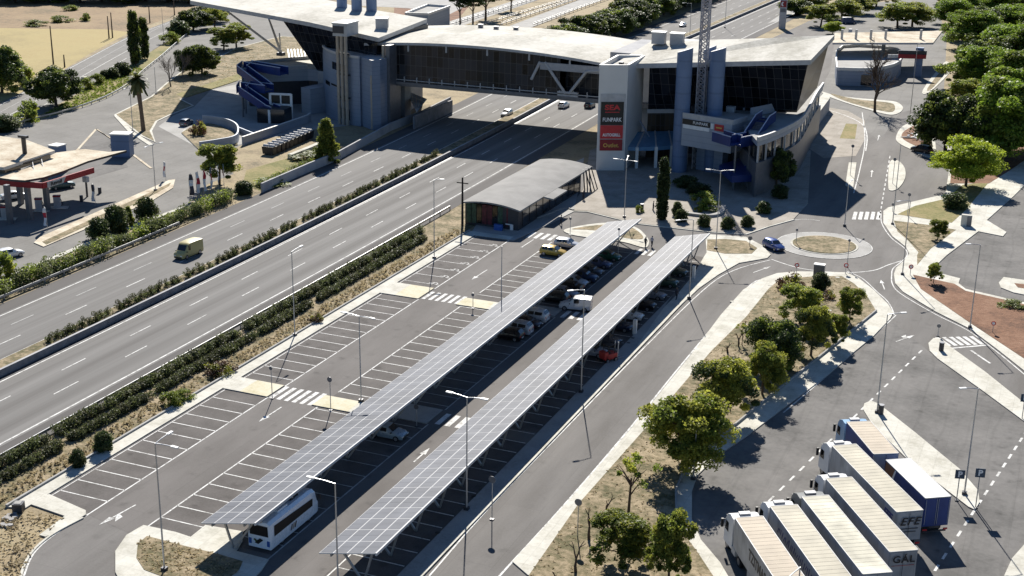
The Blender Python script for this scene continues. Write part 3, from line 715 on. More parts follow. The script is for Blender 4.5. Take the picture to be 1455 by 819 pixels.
for a, b in zip(xs, xs[1:]):
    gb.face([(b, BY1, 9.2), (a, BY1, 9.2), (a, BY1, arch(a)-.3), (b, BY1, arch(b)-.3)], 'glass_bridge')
rel(m.build('front_glazing')); rel(gb.build('rear_glazing'))
m = MB()
m.box((-103, (BY0+BY1)/2, 9.0), (80, BY1-BY0+.6, .7), 'mid_steel')
m.box((-113, BY0-.3, 9.3), (60, .5, .5), 'mid_steel')
m.box((-113, BY0-.3, 10.0), (60, .2, .15), 'fascia_grey')
rel(m.build('deck'))
for x in [-140+3.0*i for i in range(19)]:
    m = MB(); m.box((x, BY0-.15, 9.9), (.16, .3, 1.6), 'fascia_grey'); rel(m.build('railing_post'))
for k, x in enumerate((-133, -124, -114.5, -105, -96)):
    m = MB(); m.box((x, BY0-.12, arch(x)-1.3), (.35, .2, 1.3), 'fascia_grey'); rel(m.build('light_fitting'))
# open bay next to the tower with the diagonal struts
m = MB()
for a, b, c, d in ((-102.5, 16.2, -104.4, 12.4), (-101.5, 16.2, -96.8, 10.1), (-92.3, 15, -96, 10.1), (-92.3, 15.0, -86, 15.6)):
    m.tube([(a, BY0-.2, b), (c, BY0-.2, d)], .32, 'fascia_grey')
m.box((-94, BY0-.1, 15.4), (17, .3, 1.5), 'wall_concrete'); m.prism([(-98.5, BY0-.4), (-94, BY0-.4), (-94, BY0+.2), (-98.5, BY0+.2)], 9.3, 10.5, 'fascia_grey')
rel(m.build('truss_frame'))
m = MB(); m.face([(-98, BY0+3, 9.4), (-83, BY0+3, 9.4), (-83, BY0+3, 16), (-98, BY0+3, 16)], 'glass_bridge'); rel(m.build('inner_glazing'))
for px, py in ((683, 40), (705, 43), (733, 44)):
    g = W(px, py, 18.6); m = MB(); m.box((g.x, g.y, 18.9), (.9, .9, .9), 'mid_steel'); m.box((g.x, g.y, 19.4), (1.2, 1.2, .12), 'fascia_grey'); rel(m.build('roof_vent'))

# ---- west block
wb = thing('west_block', 'left service building with flat pale roof, curved grey wall and three tan pipes', 'service building', (-150, 265, 0))
def relw(o, root, off): o.parent = root; o.matrix_parent_inverse = Matrix.Translation((-off[0], -off[1], 0)); return o
A = W(538, 54, 19); D = W(270, 1, 22.7); B = W(607, 27, 20); C = W(300, -34, 24); A2 = W(440, 32, 20.4)
m = MB(); slab(m, [D, A2, A, B, W(536, 15, 20.8), C], .9, 'fascia_grey', 'roof_membrane'); relw(m.build('roof'), wb, (-150, 265))
m = MB()
front = [lerp(D, A, .35)-Vector((0, 0, 1)), A-Vector((.4, -.3, 1))]
base_pts = [W(452, 96, 7), W(533, 190, 0)]
# dark glazed upper storey leaning outwards beneath the roof
q0 = W(400, 27, 20.3); q1 = A-Vector((.5, -.5, .9)); q2 = Vector((-141.2, 259.5, 9.5)); q3 = Vector((-161.5, 270.0, 8.5))
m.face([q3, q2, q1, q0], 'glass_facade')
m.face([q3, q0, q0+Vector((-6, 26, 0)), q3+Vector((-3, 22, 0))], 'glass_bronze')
m.prism([(q2.x, q2.y), (-141, 260.5), (-141, 283), (-160, 292), (q3.x, q3.y)], 0, 9.0, 'wall_concrete')
m.prism([(-141, 261), (-140, 261), (-140, 284), (-158, 290), (-158, 272)], 9.0, 18.9, 'dark_steel')
relw(m.build('upper_glazing'), wb, (-150, 265))
m = MB()
arc = [(-141.9, 254.6), (-144.2, 255.0), (-147.0, 256.2), (-149.8, 258.0), (-152.6, 260.3), (-155.4, 263.2), (-158.0, 266.6)]
arc = smooth_pts(arc, 4, False)
pl = arc+[Vector((-156, 270)), Vector((-141.9, 262))]
m.prism(pl, 0, 14.8, 'cladding', 'fascia_grey')
kerb_ribbon(m, arc, .45, 14.8, 15.3, 'fascia_grey')
relw(m.build('curved_wall'), wb, (-150, 265))
m = MB()   # flat wall with the dark slot towards the bridge
m.prism([(-141.9, 255.2), (-137.6, 252.2), (-136.6, 254), (-136.6, 262), (-141.9, 263)], 0, 15.0, 'cladding', 'fascia_grey')
m.box((-137.9, 252.35, 6.0), (.35, .25, 11.5), 'tan_pipe')
m.prism([(-137.0, 257), (-135.9, 257), (-135.9, 262), (-137.0, 262)], 0, 17.6, 'mid_steel'); m.box((-137.2, 256.6, 8.8), (.45, .4, 17.6), 'tan_pipe')
relw(m.build('side_wall'), wb, (-150, 265))
for (u0, u1, z0, z1) in ((.25, .62, 11.3, 12.9), (.36, .66, 7.6, 8.0), (.70, .86, 7.1, 8.0), (.32, .38, 5.0, 6.2), (.22, .42, 1.0, 3.4)):
    n = len(arc)-1; i0, i1 = int(u0*n), int(u1*n); m = MB()
    for i in range(i0, i1):
        a, b = arc[i], arc[i+1]; d = (b-a).normalized(); o = Vector((-d.y, d.x))*.04
        if o.y > 0: o = -o
        m.face([(a.x+o.x, a.y+o.y, z0), (b.x+o.x, b.y+o.y, z0), (b.x+o.x, b.y+o.y, z1), (a.x+o.x, a.y+o.y, z1)][::-1], 'glass_dark')
    relw(m.build('window'), wb, (-150, 265))
for k, dx in enumerate((0, 1.15, 2.3)):
    m = MB(); m.tube([(-147.3+dx, 254.9-dx*.25, 0), (-147.3+dx, 254.9-dx*.25, 20.0)], .38, 'tan_pipe', 12)
    relw(m.build('pipe'), wb, (-150, 265))
for z in (6, 11, 15.5):
    m = MB(); m.box((-146.15, 254.9, z), (3.6, .5, .35), 'dark_steel', rz=-.25); relw(m.build('pipe_bracket'), wb, (-150, 265))
m = MB(); m.box((-146.2, 256.5, 20.6), (3.4, 5.5, 2.6), 'fascia_grey', rz=.05); m.box((-146.4, 253.7, 20.7), (2.6, .2, 1.5), 'dark_steel', rz=.05); m.box((-146.2, 256.5, 22.0), (3.7, 5.8, .25), 'tower_white', rz=.05)
relw(m.build('roof_duct'), wb, (-150, 265))
m = MB(); g = W(543, 40, 19.6); m.box((g.x, g.y, 20.6), (2.6, 3.4, 2.2), 'wall_concrete', rz=.4); m.box((g.x, g.y, 21.8), (2.8, 3.6, .2), 'tower_white', rz=.4)
relw(m.build('roof_unit'), wb, (-150, 265))
for px, wd in ((486, 17), (507, 17), (528, 16)):
    g = W(px, 14 if px < 500 else 17, 20.6); m = MB(); m.tube([(g.x, g.y, 20.0), (g.x, g.y, 25)], 1.25, 'shaft_blue', 14); relw(m.build('chimney'), wb, (-150, 265))
# lower terrace wing with pale cladding band, left of the curved wall
m = MB()
T = [W(437, 97, 8.6), W(337, 92, 8.6), W(395, 81, 8.6), W(430, 74, 9.0)]
tp = [(T[0].x, T[0].y), (-176.5, 261.5), (-181, 270), (-172, 285), (-158, 288), (-156, 272)]
m.prism(tp, 5.7, 8.4, 'cladding_light', 'concrete_pale'); m.prism(offset_poly([Vector(p) for p in tp], 1.4), 0, 5.7, 'dark_steel')
P5 = [Vector(p) for p in tp]
for i in (0, 1, 2): kerb_ribbon(m, [P5[i], P5[i+1]], .3, 8.4, 9.2, 'fascia_grey')
m.prism([(-161.5, 262.5), (-158.6, 261.6), (-156.5, 267), (-160, 269)], 0, 5.8, 'cladding_light')
relw(m.build('terrace_wing'), wb, (-150, 265))
# slanted struts carrying the roof tip
m = MB()
ft = W(399, 74, 9.2)
for px, py, z in ((320, 14, 21.2), (382, 27, 20.4)):
    t_ = W(px, py, z); m.tube([ft, t_], [.35, .22], 'fascia_grey')
m.tube([ft, W(397, 48, 16)], .15, 'fascia_grey'); m.box((ft.x, ft.y, 8.7), (1.6, 1.6, .8), 'dark_steel')
relw(m.build('roof_strut'), wb, (-150, 265))
m = MB()
for i in range(6):
    p = W(411+i*4.6, 82, 8.6); q = W(409+i*4.6, 70, 9.6); m.beam(p, q, .35, .1, 'fascia_grey')
relw(m.build('sun_louvre'), wb, (-150, 265))
m = MB(); g = W(630, 30, 0)
hb = [W(576, 21, 7), W(608, 22, 7), W(639, 11, 7), W(607, 9, 7)]
tag(m and None or (lambda: (m.prism([(p.x, p.y) for p in hb], 0, 7.0, 'cladding', 'concrete_grey'), kerb_ribbon(m, [Vector((p.x, p.y)) for p in hb]+[Vector((hb[0].x, hb[0].y))], .5, 7.0, 7.7, 'tower_white'), m.build('flat_roofed_hut'))[2])(), 'blue grey flat roofed hut with a white parapet behind the left service building', 'hut')

# blue external staircase of the west block
def stair(name, label, pts, width, rail, cat='staircase', zb=0):
    """pts: list of (x,y,z) landings/turns; solid blue parapets with pale handrails"""
    r = thing(name, label, cat, (pts[0][0], pts[0][1], 0))
    off = (pts[0][0], pts[0][1])
    m = MB(); h = MB()
    for a, b in zip(pts, pts[1:]):
        a = Vector(a); b = Vector(b); d = Vector((b.x-a.x, b.y-a.y, 0)).normalized(); n = Vector((-d.y, d.x, 0))
        for s in (-1, 1):
            o = n*s*width/2
            P = [a+o-n*.08+Vector((0, 0, -.5)), b+o-n*.08+Vector((0, 0, -.5)), b+o+n*.08+Vector((0, 0, -.5)), a+o+n*.08+Vector((0, 0, -.5))]
            Q = [p+Vector((0, 0, 1.7)) for p in P]
            m.hexa(P+Q, 'stair_blue'); h.tube([a+o+Vector((0, 0, 1.3)), b+o+Vector((0, 0, 1.3))], .10, rail, 6)
        P = [a-n*width/2+Vector((0, 0, -.35)), b-n*width/2+Vector((0, 0, -.35)), b+n*width/2+Vector((0, 0, -.35)), a+n*width/2+Vector((0, 0, -.35))]
        m.hexa(P+[p+Vector((0, 0, .3)) for p in P], 'stair_blue')
        ns = int(abs(b.z-a.z)/.18)
        for k in range(ns):
            c = a.lerp(b, (k+.5)/ns); m.box((c.x, c.y, c.z), (.3, width-.3, .18), 'mid_steel', rz=math.atan2(d.y, d.x))
    relw(m.build('flight'), r, off); relw(h.build('handrail'), r, off)
    m = MB()
    for a in pts[1:-1:1]:
        m.tube([(a[0], a[1], zb), (a[0], a[1], a[2]-.4)], .2, 'mid_steel', 8)
    relw(m.build('support_post'), r, off)
    return r
def w3(px, py, z): v = W(px, py, z); return (v.x, v.y, v.z)
stair('blue_staircase', 'zigzag blue steel staircase on the left service building near the white gate frame', [w3(404, 104, 9.0), w3(352, 95, 9.0), w3(344, 101, 8.8), w3(382, 129, 6.0), w3(348, 124, 6.0), w3(344, 130, 5.8), w3(382, 156, 2.4), w3(392, 160, 2.2)], 2.4, 'stair_rail')
r = thing('gate_frame', 'white portal frame with two dark sign panels at the left building entrance', 'gate', w3(415, 171, 0)[:2]+(0,))
m = MB(); a = W(415, 171, 0); b = Vector((a.x-4.6, a.y-1.2, 0))
for p in (a, b): m.box((p.x, p.y, 2.9 if p is a else 4.6), (.5, .4, 5.8 if p is a else 2.4), 'sign_white', rz=.25)
m.beam((b.x, b.y, 5.7), (a.x, a.y, 5.7), .4, .45, 'sign_white'); m.beam((b.x, b.y, 3.4), (a.x, a.y, 3.4), .4, .4, 'sign_white'); m.box(((a.x+b.x)/2, (a.y+b.y)/2, 4.5), (.3, .4, 2.3), 'sign_white', rz=.25)
relw(m.build('frame'), r, (a.x, a.y))
for t in (.25, .75):
    m = MB(); c = a.lerp(b, t); m.box((c.x, c.y, 4.55), (2.0, .12, 2.0), 'sign_black', rz=.25); relw(m.build('sign_panel'), r, (a.x, a.y))
m = MB(); c = W(390, 175, 0); m.prism([(c.x-3.4, c.y-1.5), (c.x+2.6, c.y), (c.x+2, c.y+4), (c.x-4, c.y+3)], 0, 3.1, 'glass_dark', 'dark_steel'); m.box((c.x-.6, c.y-1.0, 1.5), (.5, .3, 3), 'sign_white')
tag(m.build('entrance_kiosk'), 'dark glazed entrance kiosk below the white gate frame', 'kiosk')

# ---- east block
eb = thing('east_block', 'right service building with a wide pale wing roof, dark leaning glass and round shafts', 'service building', (-65, 260, 0)); EO = (-65, 260)
P1 = W(873, 91, 19.3); P1b = W(915, 90.5, 19.6); P2 = W(1152, 85.5, 21.9); P3 = W(1186, 50, 24); P4 = W(925, 59, 21)
m = MB(); slab(m, [P1, P1b, P2, P3, W(1090, 54.5, 23.3), P4], .9, 'fascia_grey', 'roof_membrane'); relw(m.build('roof'), eb, EO)
B2 = W(1132, 160, 10.5); B3 = W(1161, 125, 13.0); BL = Vector((-76.0, 257.0, 0))
m = MB(); dz = Vector((0, 0, .95)); zt = Vector((0, 0, 1))
F1 = P1b-dz+Vector((.8, 1.2, 0)); F2 = P2-dz+Vector((-.6, .8, 0)); F3 = P3-dz+Vector((-.8, -.5, 0))
cM = F1.lerp(F2, .32); cB = Vector((-69.5, 257, 9.5))
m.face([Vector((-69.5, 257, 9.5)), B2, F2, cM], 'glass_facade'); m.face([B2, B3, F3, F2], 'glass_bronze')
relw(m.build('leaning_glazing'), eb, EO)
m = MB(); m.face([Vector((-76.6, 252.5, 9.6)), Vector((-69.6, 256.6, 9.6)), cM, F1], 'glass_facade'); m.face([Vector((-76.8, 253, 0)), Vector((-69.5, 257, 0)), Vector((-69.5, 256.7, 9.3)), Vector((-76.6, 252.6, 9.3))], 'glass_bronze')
relw(m.build('entrance_glazing'), eb, EO)
m = MB(); m.beam((-76.8, 252.4, 9.5), (-69.6, 256.4, 9.5), .5, .8, 'fascia_grey'); m.beam((-77.4, 250.0, 8.0), (-73.2, 249.0, 2.6), .18, .25, 'cladding'); relw(m.build('floor_band'), eb, EO)
m = MB(); m.prism([(-79, 262), (-68.5, 260), (-56, 271), (-56, 284), (-80, 284)], 0, 19.6, 'dark_steel'); m.prism([(-88, 262), (-79, 262), (-80, 283), (-88, 283)], 9.3, 19, 'wall_concrete')
m.prism([(-88, 264), (-80, 264), (-80, 283), (-88, 283)], 0, 9.3, 'wall_concrete'); relw(m.build('core'), eb, EO)
for k, (px, zt_, rr) in enumerate(((974, 23.1, 1.45), (1021, 23.2, 1.45), (998, 22.8, 1.2))):
    g = W(px, 70, 23); g = W(px, 69, 23.4); g = Vector((g.x, g.y+(2.2 if k == 2 else 0), 0)); m = MB(); n = 20
    if k == 2: g = g+Vector((0, 3.5, 0))
    bot = [Vector((g.x+rr*math.cos(2*math.pi*i/n), g.y+rr*math.sin(2*math.pi*i/n), 0)) for i in range(n)]
    top = [Vector((p.x, p.y, zt_+.5*(p.x-g.x)/rr)) for p in bot]
    for i in range(n): m.face([bot[i], bot[(i+1) % n], top[(i+1) % n], top[i]], 'shaft_blue')
    m.face(top, 'fascia_grey'); relw(m.build('round_shaft', smooth=False), eb, EO)
# lower curved wing: overhanging box with signs, then a curved cladding band
ZB, ZT = 5.6, 11.8
wa = W(970, 160, 11.8); wc = W(1041, 171, 11.8); wa = (wa.x, wa.y); wc = (wc.x, wc.y)
m = MB(); bd = Vector((wc[0]-wa[0], wc[1]-wa[1])).normalized(); bn = Vector((-bd.y, bd.x))
A4 = Vector(wa); B4 = Vector(wc); m.prism([A4, B4, B4+bn*12, A4+bn*9], ZB, ZT-.9, 'cladding_light', 'concrete_grey')
for a, b in ((A4, B4), (B4, B4+bn*5)): kerb_ribbon(m, [a+bn*.2, b+bn*.2], .35, ZT-.9, ZT, 'fascia_grey')
relw(m.build('sign_wall_box'), eb, EO)
m = MB(); m.prism([A4+bn*5+bd*.5, A4+bn*5+bd*6.2, A4+bn*9+bd*6.2, A4+bn*9+bd*.5], 0, ZB, 'cladding'); m.prism([A4+bn*7+bd*6.2, B4+bn*7, B4+bn*12, A4+bn*12], 0, ZB, 'dark_steel'); relw(m.build('ground_floor'), eb, EO)
cz = 11.0
curve = [W(x, y, cz) for x, y in ((1077, 195), (1105, 185), (1137, 168), (1150, 150), (1159, 133), (1170, 117))]
curve = smooth_pts([(v.x, v.y) for v in curve], 5, False)
inner = [Vector((-60, 285)), Vector((-62, 262)), B4+bn*4]
m = MB(); poly = curve+inner
m.prism(poly, 9.3, cz-.8, 'cladding_light', 'concrete_grey'); kerb_ribbon(m, curve, .4, cz-.8, cz, 'fascia_grey')
poly2 = offset_poly(poly, .5); m.prism(poly2, 0, 9.3, 'glass_dark')
poly3 = offset_poly(poly, .1); m.prism(poly3, 0, 6.2, 'mid_steel')
relw(m.build('curved_wing'), eb, EO)
for i in range(1, len(curve)-2):
    a, b = curve[i], curve[i+1]
    for t in ((.0,) if i % 2 else ()):
        m = MB(); p = a.lerp(b, t); m.box((p.x-.25, p.y, 7.75), (.3, .3, 3.0), 'fascia_grey'); relw(m.build('window_mullion'), eb, EO)
m = MB(); p = A4+bn*6.9+bd*6.4; q = B4+bn*6.9-bd*.5; m.face([(p.x, p.y, 0.1), (q.x, q.y, .1), (q.x, q.y, 4.4), (p.x, p.y, 4.4)], 'glass_dark'); relw(m.build('service_door'), eb, EO)
m = MB()
# roof terrace furniture
m = MB(); g = W(1085, 145, 9.5)
a = W(1057, 157, 10.3); b = W(1102, 156, 10.3)
for p in (a, b): m.box((p.x, p.y, 11.9), (.35, .35, 3.2), 'fascia_grey')
m.beam((a.x, a.y, 13.4), (b.x, b.y, 13.4), .35, .4, 'fascia_grey'); m.face([(a.x, a.y+.1, 10.3), (b.x, b.y+.1, 10.3), (b.x, b.y+.1, 13.2), (a.x, a.y+.1, 13.2)], 'glass_dark')
relw(m.build('terrace_door_frame'), eb, EO)
m = MB(); a = W(1066, 167, 10.3); b = W(1112, 157, 10.3); m.beam((a.x, a.y, 11.2), (b.x, b.y, 11.2), .2, 1.8, 'cladding_light'); relw(m.build('terrace_wall'), eb, EO)
m = MB(); m.box((-64.5, 251, 11.3), (5.5, 3.0, .9), 'dark_steel', rz=.1); m.box((-60, 252, 11.4), (1.6, 1.2, 1.1), 'fascia_grey'); relw(m.build('roof_plant'), eb, EO)
# long sign on the lower wing
def on_wall(a, b, t, z, off=.06):
    a = Vector(a); b = Vector(b); p = a.lerp(b, t); d = (b-a).normalized(); n = Vector((d.y, -d.x))
    return Vector((p.x+n.x*off, p.y+n.y*off, z)), Vector((d.x, d.y, 0))
def wall_panel(name, t0, t1, z0, z1, mat, off=.05, root=eb, o=EO):
    m = MB(); a, d = on_wall(wa, wc, t0, z0, off); b, _ = on_wall(wa, wc, t1, z0, off)
    n = Vector((d.y, -d.x, 0))*.04
    m.hexa([a+n, b+n, b-n, a-n]+[p+Vector((0, 0, z1-z0)) for p in (a+n, b+n, b-n, a-n)], mat); return relw(m.build(name), root, o)
wall_panel('sign_panel', .01, .57, 9.7, 10.7, 'sign_black'); wall_panel('sign_strip', .03, .56, 8.95, 9.65, 'sign_white'); wall_panel('sign_panel', .66, .84, 9.4, 10.6, 'sign_red'); wall_panel('sign_panel', .58, .64, 9.6, 10.6, 'sign_white')
p, d = on_wall(wa, wc, .38, 10.2, .13); relw(text_mesh('sign_lettering', 'FUNPARK', .75, p, d, (0, 0, 1), 'sign_white', bold=.01), eb, EO)
p, d = on_wall(wa, wc, .75, 10.0, .13); m = MB(); m.beam(p-d*.6, p+d*.6, .03, .22, 'gold_letter'); relw(m.build('sign_stripe'), eb, EO)
for px, py in ((936, 50), (962, 52)):
    g = W(px, py+12, 21.2); m = MB(); m.box((g.x, g.y, 22.3), (2.6, 2.2, 2.2), 'wall_concrete', rz=.1); m.box((g.x, g.y, 23.5), (2.9, 2.5, .2), 'tower_white', rz=.1); relw(m.build('roof_unit'), eb, EO)
stair('blue_staircase', 'blue steel staircase with pale handrails wrapping the curved wing of the right building', [w3(1092, 168, 11.4), w3(1083, 174, 11.2), w3(1066, 200, 8.9), w3(1046, 204, 8.7), w3(1020, 196, 8.7)], 2.6, 'stair_rail')
m = MB()
for pts_, z0 in (([(1022, 236), (1055, 225), (1082, 232), (1078, 250), (1040, 252)], 2.4),):
    P = [W(x, y, 3.2) for x, y in pts_]; m.prism([(p.x, p.y) for p in P], 2.2, 3.4, 'stair_blue')
m.beam(w3(1078, 233, 4.6), w3(1052, 250, 1.0), 2.2, 1.2, 'stair_blue')
tag(m.build('blue_ramp'), 'blue lower ramp in deep shade under the right building staircase', 'ramp')
m = MB(); a = W(1145, 168, 4); m.prism(GP([(1146, 176), (1140, 205), (1153, 193), (1178, 158), (1170, 150)]), 0, 3.2, 'wall_concrete', 'concrete_pale')
tag(m.build('service_annex'), 'low concrete annex with a pale roof behind the curved wing', 'annex')
# ---- sign tower
tw = thing('sign_tower', 'tall white sign tower with stacked red and black shop signs', 'sign tower', (-80, 246, 0)); TO = (-80, 246)
ta = Vector((-81.9, 237.9)); tb = Vector((-77.1, 240.3)); tc_ = Vector((-78.1, 253.6)); td = Vector((-82.9, 251.6))
m = MB(); m.prism([ta, tb, tc_, td], 0, 19.3, 'tower_white', 'roof_membrane')
for a, b in ((ta, tb), (tb, tc_), (tc_, td), (td, ta)):
    mm = (ta+tb+tc_+td)/4; a2 = a+(mm-a).normalized()*.25; b2 = b+(mm-b).normalized()*.25
    kerb_ribbon(m, [a2, b2], .45, 19.3, 20.2, 'tower_white')
m.box((-80, 245, 19.6), (.8, .8, .6), 'dark_steel')
relw(m.build('tower_body'), tw, TO)
def twp(name, t0, t1, z0, z1, mat, off=.06, th=.1):
    m = MB(); d = (tb-ta).normalized(); n = Vector((d.y, -d.x)); a = ta.lerp(tb, t0)+n*off; b = ta.lerp(tb, t1)+n*off
    P = [(a.x+n.x*th, a.y+n.y*th, z0), (b.x+n.x*th, b.y+n.y*th, z0), (b.x, b.y, z0), (a.x, a.y, z0)]
    m.hexa([Vector(p) for p in P]+[Vector(p)+Vector((0, 0, z1-z0)) for p in P], mat); return relw(m.build(name), tw, TO)
twp('sign_surround', .07, .96, 4.0, 14.8, 'fascia_grey', 0, .08)
twp('sign_panel', .10, .90, 8.9, 13.3, 'sign_black'); twp('sign_panel', .10, .90, 6.3, 8.85, 'sign_red'); twp('sign_panel', .10, .90, 4.0, 6.15, 'sign_darkred')
def twt(s, z, size, mat, **k):
    d = (tb-ta).normalized(); n = Vector((d.y, -d.x)); p = ta.lerp(tb, .5)+n*.2
    relw(text_mesh('sign_lettering', s, size, (p.x, p.y, z), (d.x, d.y, 0), (0, 0, 1), mat, **k), tw, TO)
twt('SEA', 12.2, 1.35, 'sign_red', bold=.05, xs=1.3); twt('FUNPARK', 9.9, 1.05, 'sign_white', bold=.02, xs=.78); twt('AUTOGRILL', 7.0, .78, 'sign_white', bold=.03, xs=.8); twt('Outlet.', 5.0, 1.05, 'gold_letter', bold=.01)
m = MB(); d = (tb-ta).normalized(); n = Vector((d.y, -d.x)); p = ta.lerp(tb, .25)+n*.18; q = ta.lerp(tb, .75)+n*.18; m.beam((p.x, p.y, 11.35), (q.x, q.y, 11.35), .04, .16, 'sign_red'); relw(m.build('sign_underline'), tw, TO)
# blue entrance canopy on white columns
cn = thing('entrance_canopy', 'faceted blue glass entrance canopy on five white columns beside the sign tower', 'canopy', (-73, 247, 0)); CO = (-73, 247)
fr = [Vector((-78.6, 242.3)), Vector((-75.6, 243.2)), Vector((-72.4, 245.2)), Vector((-70.0, 247.6)), Vector((-67.9, 250.6))]
bk = [Vector((-78.0, 250.5)), Vector((-76.8, 251.6)), Vector((-75.0, 252.6)), Vector((-72.6, 254.0)), Vector((-70.4, 255.6))]
m = MB(); f_ = MB()
for i in range(4):
    m.face([(fr[i].x, fr[i].y, 4.2), (fr[i+1].x, fr[i+1].y, 4.2), (bk[i+1].x, bk[i+1].y, 5.6), (bk[i].x, bk[i].y, 5.6)], 'canopy_blue')
    m.face([(fr[i].x, fr[i].y, 3.5), (fr[i+1].x, fr[i+1].y, 3.5), (fr[i+1].x, fr[i+1].y, 4.2), (fr[i].x, fr[i].y, 4.2)], 'canopy_blue')
    m.face([(fr[i].x, fr[i].y, 3.5), (bk[i].x, bk[i].y, 4.9), (bk[i+1].x, bk[i+1].y, 4.9), (fr[i+1].x, fr[i+1].y, 3.5)], 'dark_steel')
for i in range(5): f_.beam((fr[i].x, fr[i].y, 4.25), (bk[i].x, bk[i].y, 5.65), .3, .2, 'fascia_grey')
relw(m.build('canopy_roof'), cn, CO); relw(f_.build('canopy_rib'), cn, CO)
for i in range(5):
    m = MB(); m.box((fr[i].x, fr[i].y, 2.1), (.55, .55, 4.2), 'tower_white', rz=.5); relw(m.build('column'), cn, CO)
# radio mast
mast = thing('lattice_mast', 'tall slender lattice mast rising in front of the right building', 'mast', (0, 0, 0)); g = W(995.5, 150, 12.3); mast.location = (g.x, g.y, 0)
m = MB(); hw = .8
for sx_, sy_ in ((-1, -1), (1, -1), (1, 1), (-1, 1)): m.tube([(sx_*hw, sy_*hw, 0), (sx_*hw*.85, sy_*hw*.85, 34)], .13, 'mast_paint', 6)
m.build('mast_leg', mast)
m = MB(); z = .5; k = 0
while z < 33.5:
    for a, b in (((-1, -1), (1, -1)), ((1, -1), (1, 1)), ((1, 1), (-1, 1)), ((-1, 1), (-1, -1))):
        m.tube([(a[0]*hw*.93, a[1]*hw*.93, z), (b[0]*hw*.93, b[1]*hw*.93, z+1.1)], .07, 'mast_paint', 4); m.tube([(b[0]*hw*.93, b[1]*hw*.93, z), (a[0]*hw*.93, a[1]*hw*.93, z+1.1)], .07, 'mast_paint', 4)
        m.tube([(a[0]*hw*.93, a[1]*hw*.93, z), (b[0]*hw*.93, b[1]*hw*.93, z)], .06, 'mast_paint', 4)
    z += 1.1
m.build('mast_lattice', mast)

# ---- small shop with the vaulted corrugated roof
pv = thing('vaulted_shop', 'small shop with vaulted corrugated grey roof and coloured glass front beside the motorway', 'shop building', (-83, 205, 0)); PO = (-83, 205)
PA, PB, PC, PD = (-88.6, 193.6), (-78.9, 193.6), (-79.2, 228), (-89.3, 232)
def vault(mb, x0, x1, y0, y1, zc, ze0, ze1, mat, n=12, th=.25):
    pts = []
    for i in range(n+1):
        t = i/n; pts.append((x0+(x1-x0)*t, ze0*(1-t)+ze1*t+zc*(1-(2*t-1)**2)))
    for (xa, za), (xb, zb) in zip(pts, pts[1:]):
        mb.hexa([Vector(p) for p in ((xa, y0, za-th), (xb, y0, zb-th), (xb, y1, zb-th), (xa, y1, za-th), (xa, y0, za), (xb, y0, zb), (xb, y1, zb), (xa, y1, za))], mat)
    return pts
m = MB(); vp_ = vault(m, -88.7, -78.5, 191.8, 226.0, .6, 4.05, 3.75, 'corrugated'); 
m.hexa([Vector(p) for p in ((-78.3, 201.5, 3.6), (-76.6, 201.5, 3.4), (-76.6, 208, 3.4), (-78.3, 208, 3.6), (-78.3, 201.5, 3.85), (-76.6, 201.5, 3.65), (-76.6, 208, 3.65), (-78.3, 208, 3.85))], 'corrugated')
relw(m.build('roof'), pv, PO)
m = MB(); m.prism([(-88.7, 193.2), (-79.2, 192.9), (-79.2, 222), (-88.9, 226)], .1, 3.7, 'dark_steel'); relw(m.build('walls'), pv, PO)
cols = ['leaf_mid', 'glass_dark', 'sign_darkred', 'glass_dark', 'leaf_dark', 'sign_darkred', 'glass_dark', 'sign_darkred', 'glass_dark']
simple('poster_green', (.03, .075, .05), .4, 0, .6, 2); simple('poster_red', (.10, .018, .028), .4, 0, .5, 2); simple('poster_blue', (.03, .06, .22), .4, 0, .3, 2)
for i, cm in enumerate(['poster_green', 'poster_green', 'glass_dark', 'poster_red', 'poster_red', 'glass_dark', 'poster_green', 'poster_red', 'poster_red']):
    xa = -88.4+i*.93; m = MB(); m.face([(xa, 193.0, .5), (xa+.85, 192.95, .5), (xa+.85, 192.95, 3.7), (xa, 193.0, 3.7)], cm); relw(m.build('window'), pv, PO)
for i in range(9):
    m = MB(); y0 = 194.5+i*3; m.face([(-79.12, y0, .4), (-79.12, y0+2.6, .4), (-79.12, y0+2.6, 3.4), (-79.12, y0, 3.4)], 'glass_dark'); relw(m.build('window'), pv, PO)
m = MB(); 
for y in (222.5, 224, 225.5): 
    m.tube([(-78.6, y, .1), (-79, y, 3.9)], .12, 'dark_steel'); m.tube([(-78.6, y, 3.8), (-76.8, y-1.2, .1)], .1, 'dark_steel')
relw(m.build('porch_frame'), pv, PO)
m = MB(); m.box((-82.2, 191.8, .6), (1.4, .5, 1.0), 'sign_blue'); tag(m.build('blue_recycling_box'), 'blue recycling box against the coloured glass front of the vaulted shop', 'box')
m = MB(); a = W(697, 322.5, 0); b = W(728, 328, 0); m.beam((a.x, a.y, .95), (b.x, b.y, .95), .25, .2, 'sign_white')
for t in (0.02, .98): p = a.lerp(b, t); m.box((p.x, p.y, .5), (.5, .5, 1.0), 'sign_white')
tag(m.build('height_barrier'), 'white low barrier rail in front of the vaulted shop', 'barrier')
m = MB(); g = W(671, 315, 0); m.box((g.x, g.y, .8), (1.6, .3, 1.6), 'sign_white', rz=.6); tag(m.build('white_board'), 'white slanted board at the left corner of the vaulted shop', 'board')

